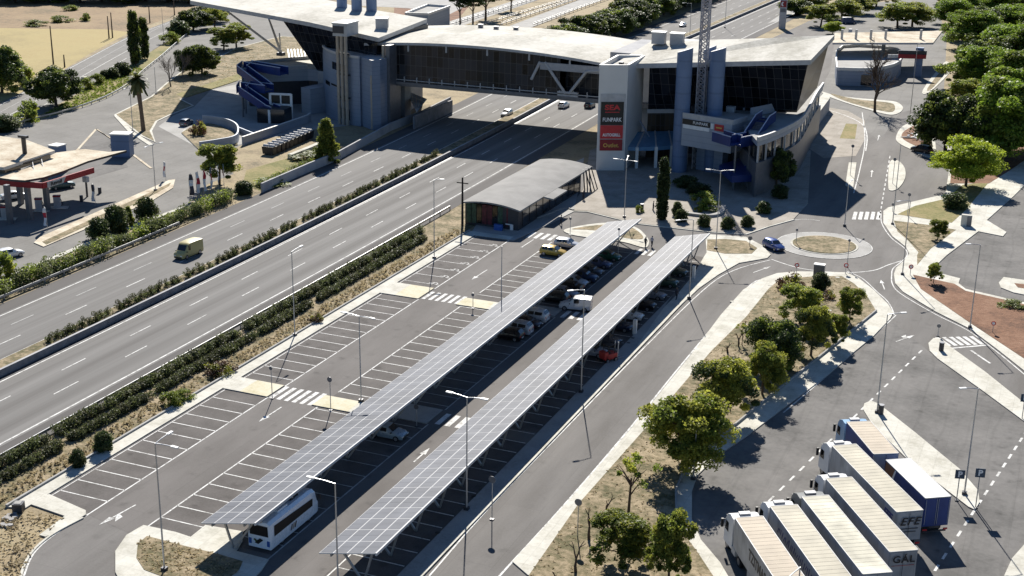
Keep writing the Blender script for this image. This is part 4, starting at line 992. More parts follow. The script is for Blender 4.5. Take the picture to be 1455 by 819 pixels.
# ================================================================== SOLAR CARPORTS
def carport(x0, x1, z0, z1, y0, y1, xb, label):
    r = thing('solar_carport', label, 'solar carport', (xb, (y0+y1)/2, 0)); O = (xb, (y0+y1)/2)
    sl = (z1-z0)/(x1-x0); P = lambda x, y, dz=0: Vector((x, y, z0+(x-x0)*sl+dz))
    fr = MB(); fr.hexa([P(x0, y0, -.10), P(x1, y0, -.10), P(x1, y1, -.10), P(x0, y1, -.10), P(x0, y0), P(x1, y0), P(x1, y1), P(x0, y1)], 'panel_frame')
    relw(fr.build('panel_frame'), r, O)
    n = int(round((y1-y0)/1.1)); dy = (y1-y0)/n; dx = (x1-x0)/4
    for c in range(4):
        m = MB()
        for k in range(n):
            g = .055; ga = .09 if k % 2 == 0 else .02; gb = .02 if k % 2 == 0 else .09
            m.face([P(x0+c*dx+g, y0+k*dy+ga*.6, .012), P(x0+(c+1)*dx-g, y0+k*dy+ga*.6, .012), P(x0+(c+1)*dx-g, y0+(k+1)*dy-gb*.6, .012), P(x0+c*dx+g, y0+(k+1)*dy-gb*.6, .012)], 'panel_cell')
        relw(m.build('panel_row'), r, O)
    m = MB()
    m.beam(P(x1+.04, y0, -.12), P(x1+.04, y1, -.12), .14, .26, 'panel_frame'); m.beam(P(x0+1.1, y0, -.25), P(x0+1.1, y1, -.25), .12, .2, 'galvanised'); m.beam(P(x1-1.1, y0, -.25), P(x1-1.1, y1, -.25), .12, .2, 'galvanised')
    relw(m.build('purlin'), r, O)
    nf = int((y1-y0)/5.0); st = (y1-y0-2.4)/nf
    for k in range(nf+1):
        y = y0+1.2+st*k
        m = MB(); m.beam(P(x0+.2, y, -.42), P(x1-.1, y, -.42), .16, .22, 'galvanised'); relw(m.build('rafter'), r, O)
        m = MB(); m.beam((xb, y, 0), P(x0+1.6, y, -.5), .17, .17, 'galvanised'); relw(m.build('post'), r, O)
        m = MB(); m.beam((xb, y, 0), P(x1-.9, y, -.5), .17, .17, 'galvanised'); relw(m.build('post'), r, O)
    return r
carport(-65.1, -59.6, 2.65, 3.85, 86.9, 195.4, -62.7, 'long solar panel carport on the left, its near end above the white coach')
carport(-53.1, -47.75, 2.65, 3.85, 86.6, 192.0, -49.6, 'long solar panel carport on the right, beside the access road pavement')

# ================================================================== PETROL STATIONS
ps = thing('petrol_canopy', 'petrol station canopy with stained cream roof and red fascia on the left edge', 'petrol station', (-155, 175, 0)); SO = (-155, 175)
def Wl(pts, z): return [W(x, y, z) for x, y in pts]
lowr = Wl([(-60, 240), (-20, 250), (15, 255), (35, 256.5), (62, 252), (90, 243), (125, 229), (180, 214), (155, 216), (120, 212), (80, 217), (50, 232), (28, 243), (-60, 238)], 6.9)
m = MB(); slab(m, lowr, .35, 'dark_steel', 'stained_roof'); relw(m.build('roof'), ps, SO)
ridge = W(34, 198, 8.6)
m = MB(); up_ = Wl([(-70, 232), (5, 238), (78, 214)], 8.1)+Wl([(38, 199), (-10, 192), (-70, 188)], 8.8)
slab(m, up_, .5, 'fascia_grey', 'stained_roof'); relw(m.build('upper_roof'), ps, SO)
m = MB(); a = W(5, 243, 7.5); b = W(70, 222, 7.5)
m.face([(a.x, a.y+.3, 7.0), (b.x, b.y+.3, 7.0), (b.x, b.y+.3, 7.8), (a.x, a.y+.3, 7.8)], 'glass_dark')
for t in (.62, .82): p = a.lerp(b, t); q = p+Vector((2.6, -2.6, -.7)); m.beam(p, q, .12, .12, 'fascia_grey')
relw(m.build('clerestory'), ps, SO)
m = MB(); fa = Wl([(-40, 252), (15, 259), (60, 262), (64, 261)], 6.2); fb = Wl([(64, 261), (133, 240)], 6.2)
for a, b in zip(fa+[fb[1]], (fa+[fb[1]])[1:]):
    if (a-b).length < .01: continue
    m.beam(Vector((a.x, a.y, 5.95)), Vector((b.x, b.y, 5.95)), .25, .95, 'red_canopy')
relw(m.build('fascia'), ps, SO)
a, b = fb; d = (b-a).normalized(); p = a.lerp(b, .20); n = Vector((d.y, -d.x, 0))
m = MB(); m.hexa([Vector((a+d*.3+n*.2)), Vector(a.lerp(b, .34)+n*.2), Vector(a.lerp(b, .34)+n*.14), Vector((a+d*.3+n*.14))]+[Vector((a+d*.3+n*.2))+Vector((0, 0, .9)), Vector(a.lerp(b, .40)+n*.2)+Vector((0, 0, .9)), Vector(a.lerp(b, .40)+n*.14)+Vector((0, 0, .9)), Vector((a+d*.3+n*.14))+Vector((0, 0, .9))], 'fascia_grey')
for v_ in range(8): m.v[v_] = (m.v[v_][0], m.v[v_][1], m.v[v_][2]-.75)
relw(m.build('sign_plate'), ps, SO)
relw(text_mesh('sign_lettering', 'Revoil', .95, (p.x+n.x*.26, p.y+n.y*.26, 5.9), d, (0, 0, 1), 'letter_black', bold=.02, xs=1.1), ps, SO)
m = MB(); m.tube([W(36, 224, 7.6), W(33, 196, 11.2)], .38, 'dark_steel', 10); m.box((W(33, 196, 11.2).x, W(33, 196, 11.2).y, 11.4), (1.8, .6, .4), 'dark_steel'); relw(m.build('roof_mast'), ps, SO)
for px, py in ((15, 318), (43, 312), (68, 300), (-12, 322), (30, 290)):
    g = G(px, py); m = MB(); m.box((g.x, g.y, 3.2), (.75, .75, 6.4), 'mid_steel'); relw(m.build('column'), ps, SO)
for i, (px, py, lab) in enumerate(((8, 312, 'leftmost grey fuel pump under the red canopy'), (56, 300, 'grey fuel pump between two columns of the red canopy'), (82, 296, 'fuel pump island at the outer edge of the red canopy'))):
    g = G(px, py); r = thing('fuel_pump', lab, 'fuel pump', (g.x, g.y, 0), .5, 'fuel pumps at the left station')
    m = MB(); m.box((0, 0, .1), (3.4, 1.3, .2), 'concrete_pale'); m.build('pump_island', r); m = MB(); m.box((0, 0, 1.1), (1.1, .6, 1.9), 'fascia_grey'); m.box((0, 0, 2.1), (1.2, .7, .25), 'red_canopy'); m.build('pump_body', r)
    m = MB(); m.tube([(.6, 0, 1.6), (.9, .1, .6), (.6, .1, .4)], .05, 'rubber', 5); m.build('hose', r)
g = G(175, 222); r = thing('sign_block', 'grey box shaped sign block with white top beside the petrol canopy', 'sign block', (g.x, g.y, 0), .35)
m = MB(); m.box((0, 0, 2.2), (3.6, 2.6, 4.4), 'shaft_blue'); m.build('block', r); m = MB(); m.box((0, 0, 4.5), (3.9, 2.9, .25), 'tower_white'); m.build('cap', r)
g = W(81, 207, 5.0); m = MB(); m.box((g.x, g.y, 2.5), (2.2, 2.2, 5.0), 'shaft_blue'); m.box((g.x, g.y, 5.1), (2.4, 2.4, .2), 'tower_white'); tag(m.build('roof_access_box'), 'small blue grey box with a pale top behind the petrol canopy', 'box')
# far station at the upper right
fs = thing('far_petrol_canopy', 'far petrol station canopy with long pale roof and red band at the upper right', 'petrol station', (-50, 380, 0)); FO = (-50, 380)
m = MB(); slab(m, [W(1183, 61, 8.0), W(1326, 61, 8.0), W(1339, 44, 8.4), W(1186, 47, 8.4)], .5, 'fascia_grey', 'stained_roof'); relw(m.build('roof'), fs, FO)
m = MB(); a = W(1276, 79, 6); b = W(1316, 80, 6); m.beam(Vector((a.x, a.y, 5.8)), Vector((b.x, b.y, 5.8)), .4, 1.1, 'red_canopy'); m.beam(Vector((a.x, a.y+.3, 6.8)), Vector((b.x, b.y+.3, 6.8)), .5, 1.1, 'dark_steel'); c = W(1262, 79, 6); m.beam(Vector((c.x, c.y, 5.8)), Vector((a.x, a.y, 5.8)), .4, .9, 'fascia_grey')
relw(m.build('fascia'), fs, FO)
for px, py, hh in ((1303, 110, 8), (1253, 92, 8), (1205, 80, 8)):
    g = G(px, py); m = MB(); m.box((g.x, g.y, hh/2), (2.0 if px == 1303 else .9, 1.4, hh), 'shaft_blue' if px == 1303 else 'fascia_grey'); relw(m.build('column'), fs, FO)
for px in (1196, 1216, 1237, 1258, 1308):
    g = W(px, 55, 8.3); m = MB(); m.tube([(g.x, g.y, 8.2), (g.x, g.y, 10.8)], .35, 'fascia_grey', 8); relw(m.build('roof_post'), fs, FO)
m = MB(); P = GP([(1187, 118), (1196, 122), (1240, 122), (1275, 112), (1272, 92), (1195, 88)]); P = smooth_pts(P, 3)
m.prism(P, 0, 4.0, 'cladding', 'concrete_grey'); kerb_ribbon(m, P+[P[0]], .4, 4.0, 4.8, 'tower_white'); o = tag(m.build('round_shop'), 'low round station shop with dark openings under the far canopy', 'shop building')
m = MB(); P = GP([(1198, 121.5), (1215, 122.8), (1238, 122.8)]); m.face([(P[0].x, P[0].y-.5, .3), (P[2].x, P[2].y-.8, .3), (P[2].x, P[2].y-.8, 3), (P[0].x, P[0].y-.5, 3)], 'glass_dark'); w_ = m.build('window'); w_.parent = o
# station totem
g = G(1111, 41); r = thing('station_totem', 'tall grey station price totem with red and white emblem at the top edge', 'totem', (g.x, g.y, 0))
m = MB(); m.box((0, 0, 5), (2.3, .6, 10), 'fascia_grey'); m.build('panel', r); m = MB(); m.box((0, -.36, 8.3), (2.0, .08, 2.1), 'sign_darkred'); m.build('emblem_panel', r)
m = MB()
for i in range(8):
    a0, a1 = R(110+i*18), R(110+(i+1)*18); m.face([(.1+.85*math.cos(a0), -.42, 8.3+.85*math.sin(a0)), (.1+.85*math.cos(a1), -.42, 8.3+.85*math.sin(a1)), (.25+.5*math.cos(a1), -.42, 8.3+.5*math.sin(a1)), (.25+.5*math.cos(a0), -.42, 8.3+.5*math.sin(a0))][::-1], 'sign_white')
m.build('emblem', r); m = MB(); m.box((0, -.34, 6.2), (1.8, .06, 1.2), 'mid_steel'); m.build('price_panel', r)

# ================================================================== WALLS, RAILS
def wall(label, pts, th, h, mat='wall_concrete', cap=None, name='retaining_wall', cat='wall', px=True, sm=False):
    P = GP(pts) if px else [Vector(p) for p in pts]
    if sm: P = smooth_pts(P, 5, False)
    m = MB(); kerb_ribbon(m, P, th, 0, h, mat)
    if cap: kerb_ribbon(m, P, th+.12, h, h+.12, cap)
    return tag(m.build(name), label, cat)
wall('long concrete retaining wall along the motorway below the left building', [(372, 274), (440, 244), (480, 228), (555, 186), (600, 168), (640, 148)], .35, 1.7)
wall('curved white wall around the loading bay planter', [(284, 215), (310, 211), (333, 206), (339, 198), (336, 188), (322, 181), (300, 177), (288, 176)], .3, 1.9, 'cladding_light', sm=True)
wall('pale boundary wall between the loading yard and the bins', [(345, 207), (395, 190), (437, 175), (441, 172)], .35, 1.7, 'cladding_light', 'tower_white')
wall('low dark wall of the ramp beside the loading bay', [(333, 186), (360, 197), (380, 193)], .3, 1.2, 'cladding')
wall('low concrete block bank beneath the tall conifer', [(412, 226), (440, 215), (456, 208)], 1.0, .9, 'concrete_pale')
def guard(label, pts, px=True, h=.75, post=4.0, mat='pole_metal', double=False):
    P = GP(pts) if px else [Vector(p) for p in pts]; P = smooth_pts(P, 5, False)
    r = thing('guard_rail', label, 'guard rail', (P[0].x, P[0].y, 0)); m = MB(); pp = []
    for a, b in zip(P, P[1:]):
        m.beam((a.x, a.y, h-.1), (b.x, b.y, h-.1), .1, .32, mat)
        if double: m.beam((a.x, a.y, h+.5), (b.x, b.y, h+.5), .08, .12, mat)
    acc = 0
    for a, b in zip(P, P[1:]):
        L = (b-a).length; t = -acc
        while t+post < L:
            t += post; p = a+(b-a)*(t/L); pp.append(p)
        acc = L-t if t > -acc else acc+L
    relw(m.build('rail'), r, P[0]); pm = MB(); pm.box((0, 0, h/2+(.25 if double else 0)), (.14, .14, h+(.5 if double else 0)), mat); o = None
    for p in pp:
        if o is None: o = pm.build('post', r)
        else: o = o.copy(); COL.objects.link(o); o.parent = r
        o.location = (p.x-P[0].x, p.y-P[0].y, 0)
    return r
guard('pale guard rail between the country road verge and the filling station road', [(-40, 196), (0, 185), (50, 172), (100, 159), (150, 141), (185, 121), (203, 104), (230, 82), (255, 60), (275, 44), (298, 34)])
for lab, a, b in (('first parallel rail of the far slip road', (640, 37), (770, -2)), ('second rail of the far slip road', (690, 36), (845, -10)), ('rail between the far slip roads above the bridge roof', (712, 37), (828, -2)), ('railing of the slip road nearest the conifer row', (757, 38), (872, -3))):
    guard('pale metal '+lab, [a, ((a[0]+b[0])/2, (a[1]+b[1])/2), b], double=True, post=5)
guard('motorway guard rail in front of the left oleander hedge', [(MX(-128.3, y), y) for y in (60, 90, 120, 150, 172)], px=False, mat='galvanised')
guard('motorway guard rail beside the double hedge of the car park', [(MX(-93.7, y), y) for y in (60, 100, 140, 180, 200)], px=False, mat='galvanised')
# ================================================================== VEHICLES
def wheel(parent, x, y, r=.32, wd=.22, z=None):
    z = r if z is None else z
    m = MB(); s = 1 if y > 0 else -1
    m.tube([(x, y-wd/2, z), (x, y+wd/2, z)], r, 'rubber', 14); w_ = m.build('wheel', parent)
    m = MB(); m.tube([(x, y+s*(wd/2-.02), z), (x, y+s*(wd/2+.015), z)], r*.62, 'rim', 12); m.build('rim', w_)
    return w_
CARN = [0]
SHAPES = {   # x stations: (x, half width, belt z, roof half width, roof z)  front = +x
    'hatch': (4.0, 1.72, [(-2.0, .70, .75, .62, .80), (-1.93, .82, .95, .66, 1.05), (-1.55, .85, .98, .62, 1.44), (-.6, .86, .96, .66, 1.50), (.25, .86, .94, .66, 1.45), (.95, .86, .92, .74, .99), (1.7, .82, .80, .72, .86), (2.0, .70, .60, .60, .68)]),
    'sedan': (4.5, 1.78, [(-2.25, .74, .72, .62, .78), (-2.1, .84, .94, .74, 1.0), (-1.45, .87, .97, .76, 1.05), (-.85, .88, .96, .62, 1.40), (0, .88, .95, .66, 1.45), (.45, .88, .93, .64, 1.38), (1.15, .87, .90, .76, .96), (1.9, .84, .78, .72, .84), (2.25, .72, .58, .6, .66)]),
    'suv': (4.4, 1.82, [(-2.2, .78, .85, .66, .90), (-2.12, .88, 1.08, .70, 1.2), (-1.75, .90, 1.12, .66, 1.62), (-.6, .91, 1.10, .70, 1.68), (.3, .91, 1.08, .70, 1.62), (1.0, .90, 1.06, .78, 1.14), (1.85, .87, .95, .76, 1.02), (2.2, .74, .70, .62, .80)]),
    'van': (5.0, 1.95, [(-2.5, .86, 1.2, .84, 1.9), (-2.45, .95, 1.25, .90, 2.2), (-1.0, .97, 1.25, .92, 2.3), (.6, .97, 1.22, .90, 2.28), (1.1, .97, 1.18, .80, 2.1), (1.75, .95, 1.12, .78, 1.22), (2.35, .88, .95, .74, 1.02), (2.5, .76, .7, .66, .8)]),
    'smallvan': (4.3, 1.8, [(-2.15, .82, 1.1, .80, 1.7), (-2.1, .88, 1.1, .84, 1.85), (-.6, .90, 1.1, .84, 1.9), (.2, .90, 1.06, .80, 1.80), (.85, .89, 1.0, .76, 1.15), (1.7, .86, .9, .74, .98), (2.15, .74, .65, .64, .75)])}
def make_car(name, label, cat, col, kind='hatch', roof=None, loc=(0, 0), rz=0, group=None, simple_=False):
    CARN[0] += 1
    pm = 'car_paint_%d' % CARN[0]
    if kind in ('van',) : paint(pm, col, .4, 0, .3)
    else: paint(pm, col, .28, .25, .7)
    r = thing(name, label, cat, loc, rz, group)
    L, Wd, st = SHAPES[kind]
    m = MB(); V = []
    z0 = .28
    for (x, hw, zb, rw, zr) in st:
        V.append([(x, -hw*.94, z0), (x, -hw, z0+.28), (x, -hw, zb-.06), (x, -rw, zr-.03), (x, -rw*.55, zr+.03), (x, rw*.55, zr+.03), (x, rw, zr-.03), (x, hw, zb-.06), (x, hw, z0+.28), (x, hw*.94, z0)])
    for a, b in zip(V, V[1:]):
        for j in range(9):
            m.face([a[j], a[j+1], b[j+1], b[j]], pm)
        m.face([a[9], a[0], b[0], b[9]], 'black_plastic')
    m.face(V[0][::-1], pm); m.face(V[-1], pm)
    m.build('body', r, smooth=True)
    # glazing slightly proud of the cabin
    cab = [i for i, s in enumerate(st) if s[4]-s[2] > .3]
    i0, i1 = cab[0], cab[-1]
    g = MB(); e = .012
    def side(i, s):
        x, hw, zb, rw, zr = st[i]; lo = Vector((x, s*(hw+e), zb-.03)); hi = Vector((x, s*(rw+e), zr-.05))
        return lo.lerp(hi, .12)+Vector((0, 0, 0)), lo.lerp(hi, .86)
    for s in (-1, 1):
        rng = range(i0, i1) if kind not in ('van', 'smallvan') else range(max(i0, len(st)-5), i1)
        for i in rng:
            a0, a1 = side(i, s); b0, b1 = side(i+1, s)
            da = .06
            q = [a0.lerp(b0, da), a0.lerp(b0, 1-da), a1.lerp(b1, 1-da), a1.lerp(b1, da)]
            g.face(q if s < 0 else q[::-1], 'glass_car')
    if kind not in ('van', 'smallvan') or True:
        def screen(ia, ib, flip):
            xa, ha, ba, ra, za = st[ia]; xb, hb, bb, rb, zb = st[ib]
            n = Vector((zb-za, 0, xa-xb)); n = Vector((-(zb-za), 0, (xb-xa))).normalized()
            if n.z < 0: n = -n
            up_ = [Vector((xa, -ra*.86, za+.0)), Vector((xa, ra*.86, za+.0))]; lo = [Vector((xb, -rb*.92, zb+.0)), Vector((xb, rb*.92, zb+.0))]
            q = [up_[0].lerp(lo[0], .08), up_[1].lerp(lo[1], .08), up_[1].lerp(lo[1], .92), up_[0].lerp(lo[0], .92)]
            q = [p+n*.045 for p in q]
            g.face(q, 'glass_car')
        screen(i1, min(i1+1, len(st)-1), 0)
        if kind not in ('van', 'smallvan'): screen(i0, i0-1, 1)
        else: g.face([(-L/2-.02+.06, -.6, 1.3), (-L/2-.02+.06, .6, 1.3), (-L/2+.0+.06, .6, 1.75), (-L/2+.0+.06, -.6, 1.75)], 'glass_car')
    g.build('windows', r)
    if roof:
        m = MB(); pts = [st[i] for i in cab]
        for a, b in zip(pts, pts[1:]): m.face([(a[0], -a[3]*.9, a[4]+.035), (b[0], -b[3]*.9, b[4]+.035), (b[0], b[3]*.9, b[4]+.035), (a[0], a[3]*.9, a[4]+.035)], roof)
        m.build('roof_panel', r)
    fx, rx = st[-1][0], st[0][0]
    if not simple_:
        for s in (-1, 1):
            m = MB(); m.box((fx-.08, s*.55, st[-1][2]-.02), (.22, .34, .13), 'lamp_white'); m.build('headlight', r)
            m = MB(); m.box((rx+.05, s*.66, st[0][2]+.0), (.12, .22, .2), 'sign_red'); m.build('taillight', r)
            m = MB(); m.box((st[-3][0]-.15, s*(st[-3][1]+.08), st[-3][2]+.06), (.14, .18, .12), 'black_plastic'); m.build('mirror', r)
        m = MB(); m.box((fx-.03, 0, .42), (.12, 1.3, .22), 'black_plastic'); m.build('grille', r)
        m = MB(); m.box((rx+.0, 0, .5), (.06, .5, .12), 'sign_white'); m.build('number_plate', r)
    for x in (L*.32, -L*.31):
        for s in (-1, 1): wheel(r, x, s*(Wd/2-.12), .33 if kind != 'van' else .36)
    return r
SIL = (.50, .52, .55); BLK = (.012, .012, .014); WHT = (.72, .72, .72); GRY = (.10, .105, .115); DKB = (.02, .035, .08)
def pcar(px, py, *a, rz=0, **k):
    g = G(px, py); return make_car(*a, loc=(g.x, g.y), rz=rz, **k)
pcar(1099, 354, 'parked_car', 'bright blue hatchback driving round the roundabout', 'car', (.015, .05, .22), 'hatch', rz=R(-42))
pcar(786, 363, 'parked_car', 'gold yellow hatchback parked in the open bay left of the solar panels', 'car', (.50, .33, .05), 'hatch', rz=R(0))
pcar(806, 352, 'parked_car', 'silver hatchback parked next to the gold yellow one', 'car', SIL, 'hatch', rz=R(0))
pcar(818, 440, 'delivery_van', 'white delivery van crossing the shaded lane between the two solar carports', 'van', WHT, 'smallvan', rz=R(190))
pcar(268, 364, 'cargo_van', 'beige yellow cargo van driving on the left motorway carriageway', 'van', (.42, .36, .15), 'van', rz=R(-91), roof=None)
pcar(720, 165, 'moving_car', 'white car on the far carriageway just beyond the bridge shadow', 'car', WHT, 'hatch', rz=R(-89))
pcar(801, 153, 'moving_car', 'white car beneath the bridge right next to the dark one', 'car', WHT, 'hatch', rz=R(90))
pcar(838, 153, 'moving_car', 'dark car under the bridge beside the sign tower', 'car', BLK, 'hatch', rz=R(90))
pcar(970, 38, 'moving_car', 'small white car far up the motorway above the right roof', 'car', WHT, 'sedan', rz=R(-87))
pcar(1309, 217, 'parked_car', 'black car with light roof parked at the kerb beneath the dark tree', 'car', BLK, 'suv', rz=R(150), roof='lamp_white')
pcar(14, 366, 'parked_car', 'white car on the station exit road at the left edge', 'car', WHT, 'hatch', rz=R(70))
pcar(265, 178, 'parked_car', 'dark car with pale roof parked beside the round bush of the loading bay', 'car', GRY, 'hatch', rz=R(100))
pcar(20, 283, 'parked_car', 'white car refuelling behind the columns of the left canopy', 'car', WHT, 'sedan', rz=R(60))
pcar(88, 268, 'parked_car', 'dark teal car beside the outer pump of the left canopy', 'car', (.02, .06, .07), 'suv', rz=R(60))
pcar(1206, 34, 'parked_car', 'dark blue pickup like van parked behind the far canopy roof', 'van', (.03, .06, .14), 'van', rz=R(30), roof='lamp_white')
# cars in the shade of the first carport: bay index along the row (bays start at y 90.4 / 124.4 / 161.6)
shade = [(617, 558, (.30, .38, .44), 'hatch', 'grey blue hatchback in shade, alone near the lower zebra crossing'),
 (494, 690, BLK, 'hatch', 'black hatchback hidden in shade just below the silver estate'),
 (486, 712, SIL, 'suv', 'silver estate car in shade, brightest of the lower parked cars'),
 (468, 733, (.05, .03, .03), 'sedan', 'dark maroon saloon in shade above the silver estate'),
 (455, 747, WHT, 'suv', 'white off roader in shade below the white delivery van'),
 (425, 783, BLK, 'hatch', 'black hatchback in shade directly above the white delivery van'),
 (413, 800, (.22, .24, .30), 'sedan', 'pale grey saloon in shade behind the white delivery van'),
 (398, 822, BLK, 'sedan', 'black saloon with glossy bonnet in the middle of the shaded row'),
 (391, 834, SIL, 'hatch', 'light silver hatchback in the upper shaded row'),
 (383, 846, DKB, 'suv', 'dark blue off roader with a light windscreen in the upper shaded row'),
 (372, 856, GRY, 'hatch', 'charcoal hatchback third from the upper end of the shaded row'),
 (364, 868, (.10, .12, .2), 'sedan', 'slate blue saloon second from the upper end of the shaded row'),
 (355, 882, (.015, .09, .05), 'hatch', 'dark green hatchback at the upper end of the shaded row')]
ybay = [119.0-2.9, 147.0, 149.5, 152.1, 154.7, 163.0, 165.5, 168.2, 170.7, 173.3, 176.5, 180.5, 184.5]
ybay[0] = 114.6
for (py, px, c, kd, lb), yb in zip(shade, ybay):
    make_car('parked_car', lb, 'car', c, kd, loc=(-61.3+random.uniform(-.25, .25), yb), rz=(0 if random.random() < .5 else math.pi)+random.uniform(-.03, .03), group='cars parked in the shade of the left solar carport')
for yb, c, kd, lb in ((146.0, (.28, .30, .36), 'hatch', 'pale grey hatchback under the right carport above the red loader'), (150.5, (.08, .08, .09), 'sedan', 'charcoal saloon under the right carport'), (156, (.02, .03, .06), 'hatch', 'dark blue hatchback under the right carport next to the pale pillar'), (160.5, WHT, 'hatch', 'white hatchback nosing out from under the right carport'), (165.2, BLK, 'suv', 'black off roader under the upper part of the right carport'), (170, (.2, .22, .27), 'sedan', 'silver grey saloon under the upper part of the right carport'), (176, (.04, .08, .06), 'suv', 'dark green off roader near the top end of the right carport'), (181.5, (.06, .08, .06), 'hatch', 'dark olive hatchback last under the right carport')):
    make_car('parked_car', lb, 'car', c, kd, loc=(-50.1, yb), rz=random.uniform(-.03, .03), group='cars parked under the right solar carport')
# coach ------------------------------------------------------------
g = G(371, 783)
bus = thing('coach', 'white coach with dark windows parked under the near end of the left carport', 'coach', (-60.45, 92.9, 0), R(90))
paint('coach_paint', (.66, .74, .82), .25, 0, .6)
m = MB(); st = [(-4.3, 1.18, .45, 1.0, 2.9), (-4.22, 1.22, .5, 1.06, 3.02), (-3.9, 1.22, .6, 1.1, 3.1), (2.8, 1.22, .6, 1.1, 3.1), (3.7, 1.2, .5, 1.0, 2.85), (4.2, 1.1, .4, .9, 1.7), (4.3, 1.05, .4, .85, 1.2)]
V = [[(x, -h, .35), (x, -h-.02, 1.3), (x, -(h+rw)/2, zr-.25), (x, -rw*.8, zr), (x, rw*.8, zr), (x, (h+rw)/2, zr-.25), (x, h+.02, 1.3), (x, h, .35)] for x, h, zb, rw, zr in st]
for a, b in zip(V, V[1:]):
    for j in range(7): m.face([a[j], a[j+1], b[j+1], b[j]], 'coach_paint')
    m.face([a[7], a[0], b[0], b[7]], 'black_plastic')
m.face(V[0][::-1], 'coach_paint'); m.face(V[-1], 'coach_paint'); m.build('body', bus, smooth=True)
for s in (-1, 1):
    m = MB(); q = [(-3.7, s*1.255, 1.5), (3.0, s*1.255, 1.45), (3.1, s*1.225, 2.2), (-3.6, s*1.2, 2.55)]; m.face(q if s < 0 else q[::-1], 'glass_bus'); m.build('side_window', bus)
    m = MB(); m.box((-4.3, s*.98, .95), (.12, .28, .55), 'sign_blue'); m.build('taillight', bus)
    m = MB(); m.box((3.9, s*1.45, 2.1), (.15, .3, .5), 'black_plastic'); m.build('mirror', bus)
    m = MB(); m.box((4.2, s*.8, .7), (.2, .4, .25), 'lamp_white'); m.build('headlight', bus)
    for x in (-2.3, 2.4): wheel(bus, x, s*1.05, .48, .3)
m = MB(); m.face([(-4.34, 1.0, 1.65), (-4.34, -1.0, 1.65), (-4.33, -.95, 2.7), (-4.33, .95, 2.7)], 'glass_bus'); m.build('rear_window', bus)
m = MB(); m.face([(4.22, -1.0, 1.35), (4.22, 1.0, 1.35), (3.78, .92, 2.75), (3.78, -.92, 2.75)], 'glass_bus'); m.build('windscreen', bus)
m = MB(); m.box((1.0, 0, 3.2), (1.3, 1.1, .2), 'black_plastic'); m.build('roof_hatch', bus); m = MB(); m.box((-1.4, 0, 3.2), (1.6, 1.5, .25), 'coach_paint'); m.box((-.2, 0, 3.15), (.6, .5, .12), 'black_plastic'); m.build('air_conditioning', bus)
m = MB(); m.face([(-4.36, .5, .85), (-4.36, .1, .75), (-4.36, -.45, 1.25), (-4.36, -.1, 1.4)], 'sign_black'); m.face([(-4.362, .45, 1.3), (-4.362, .2, 1.1), (-4.362, .3, .9), (-4.362, .6, 1.15)], 'leaf_dark'); m.build('rear_emblem', bus)
m = MB()
for k in range(3): m.face([(-1.0+k*.35, -1.262, .75), (-.8+k*.35, -1.262, .7), (-.55+k*.35, -1.262, 1.25), (-.75+k*.35, -1.262, 1.35)], ('mid_steel', 'tan_pipe', 'bark')[k])
m.build('side_emblem', bus)
bus.scale = (.96, .95, .94)
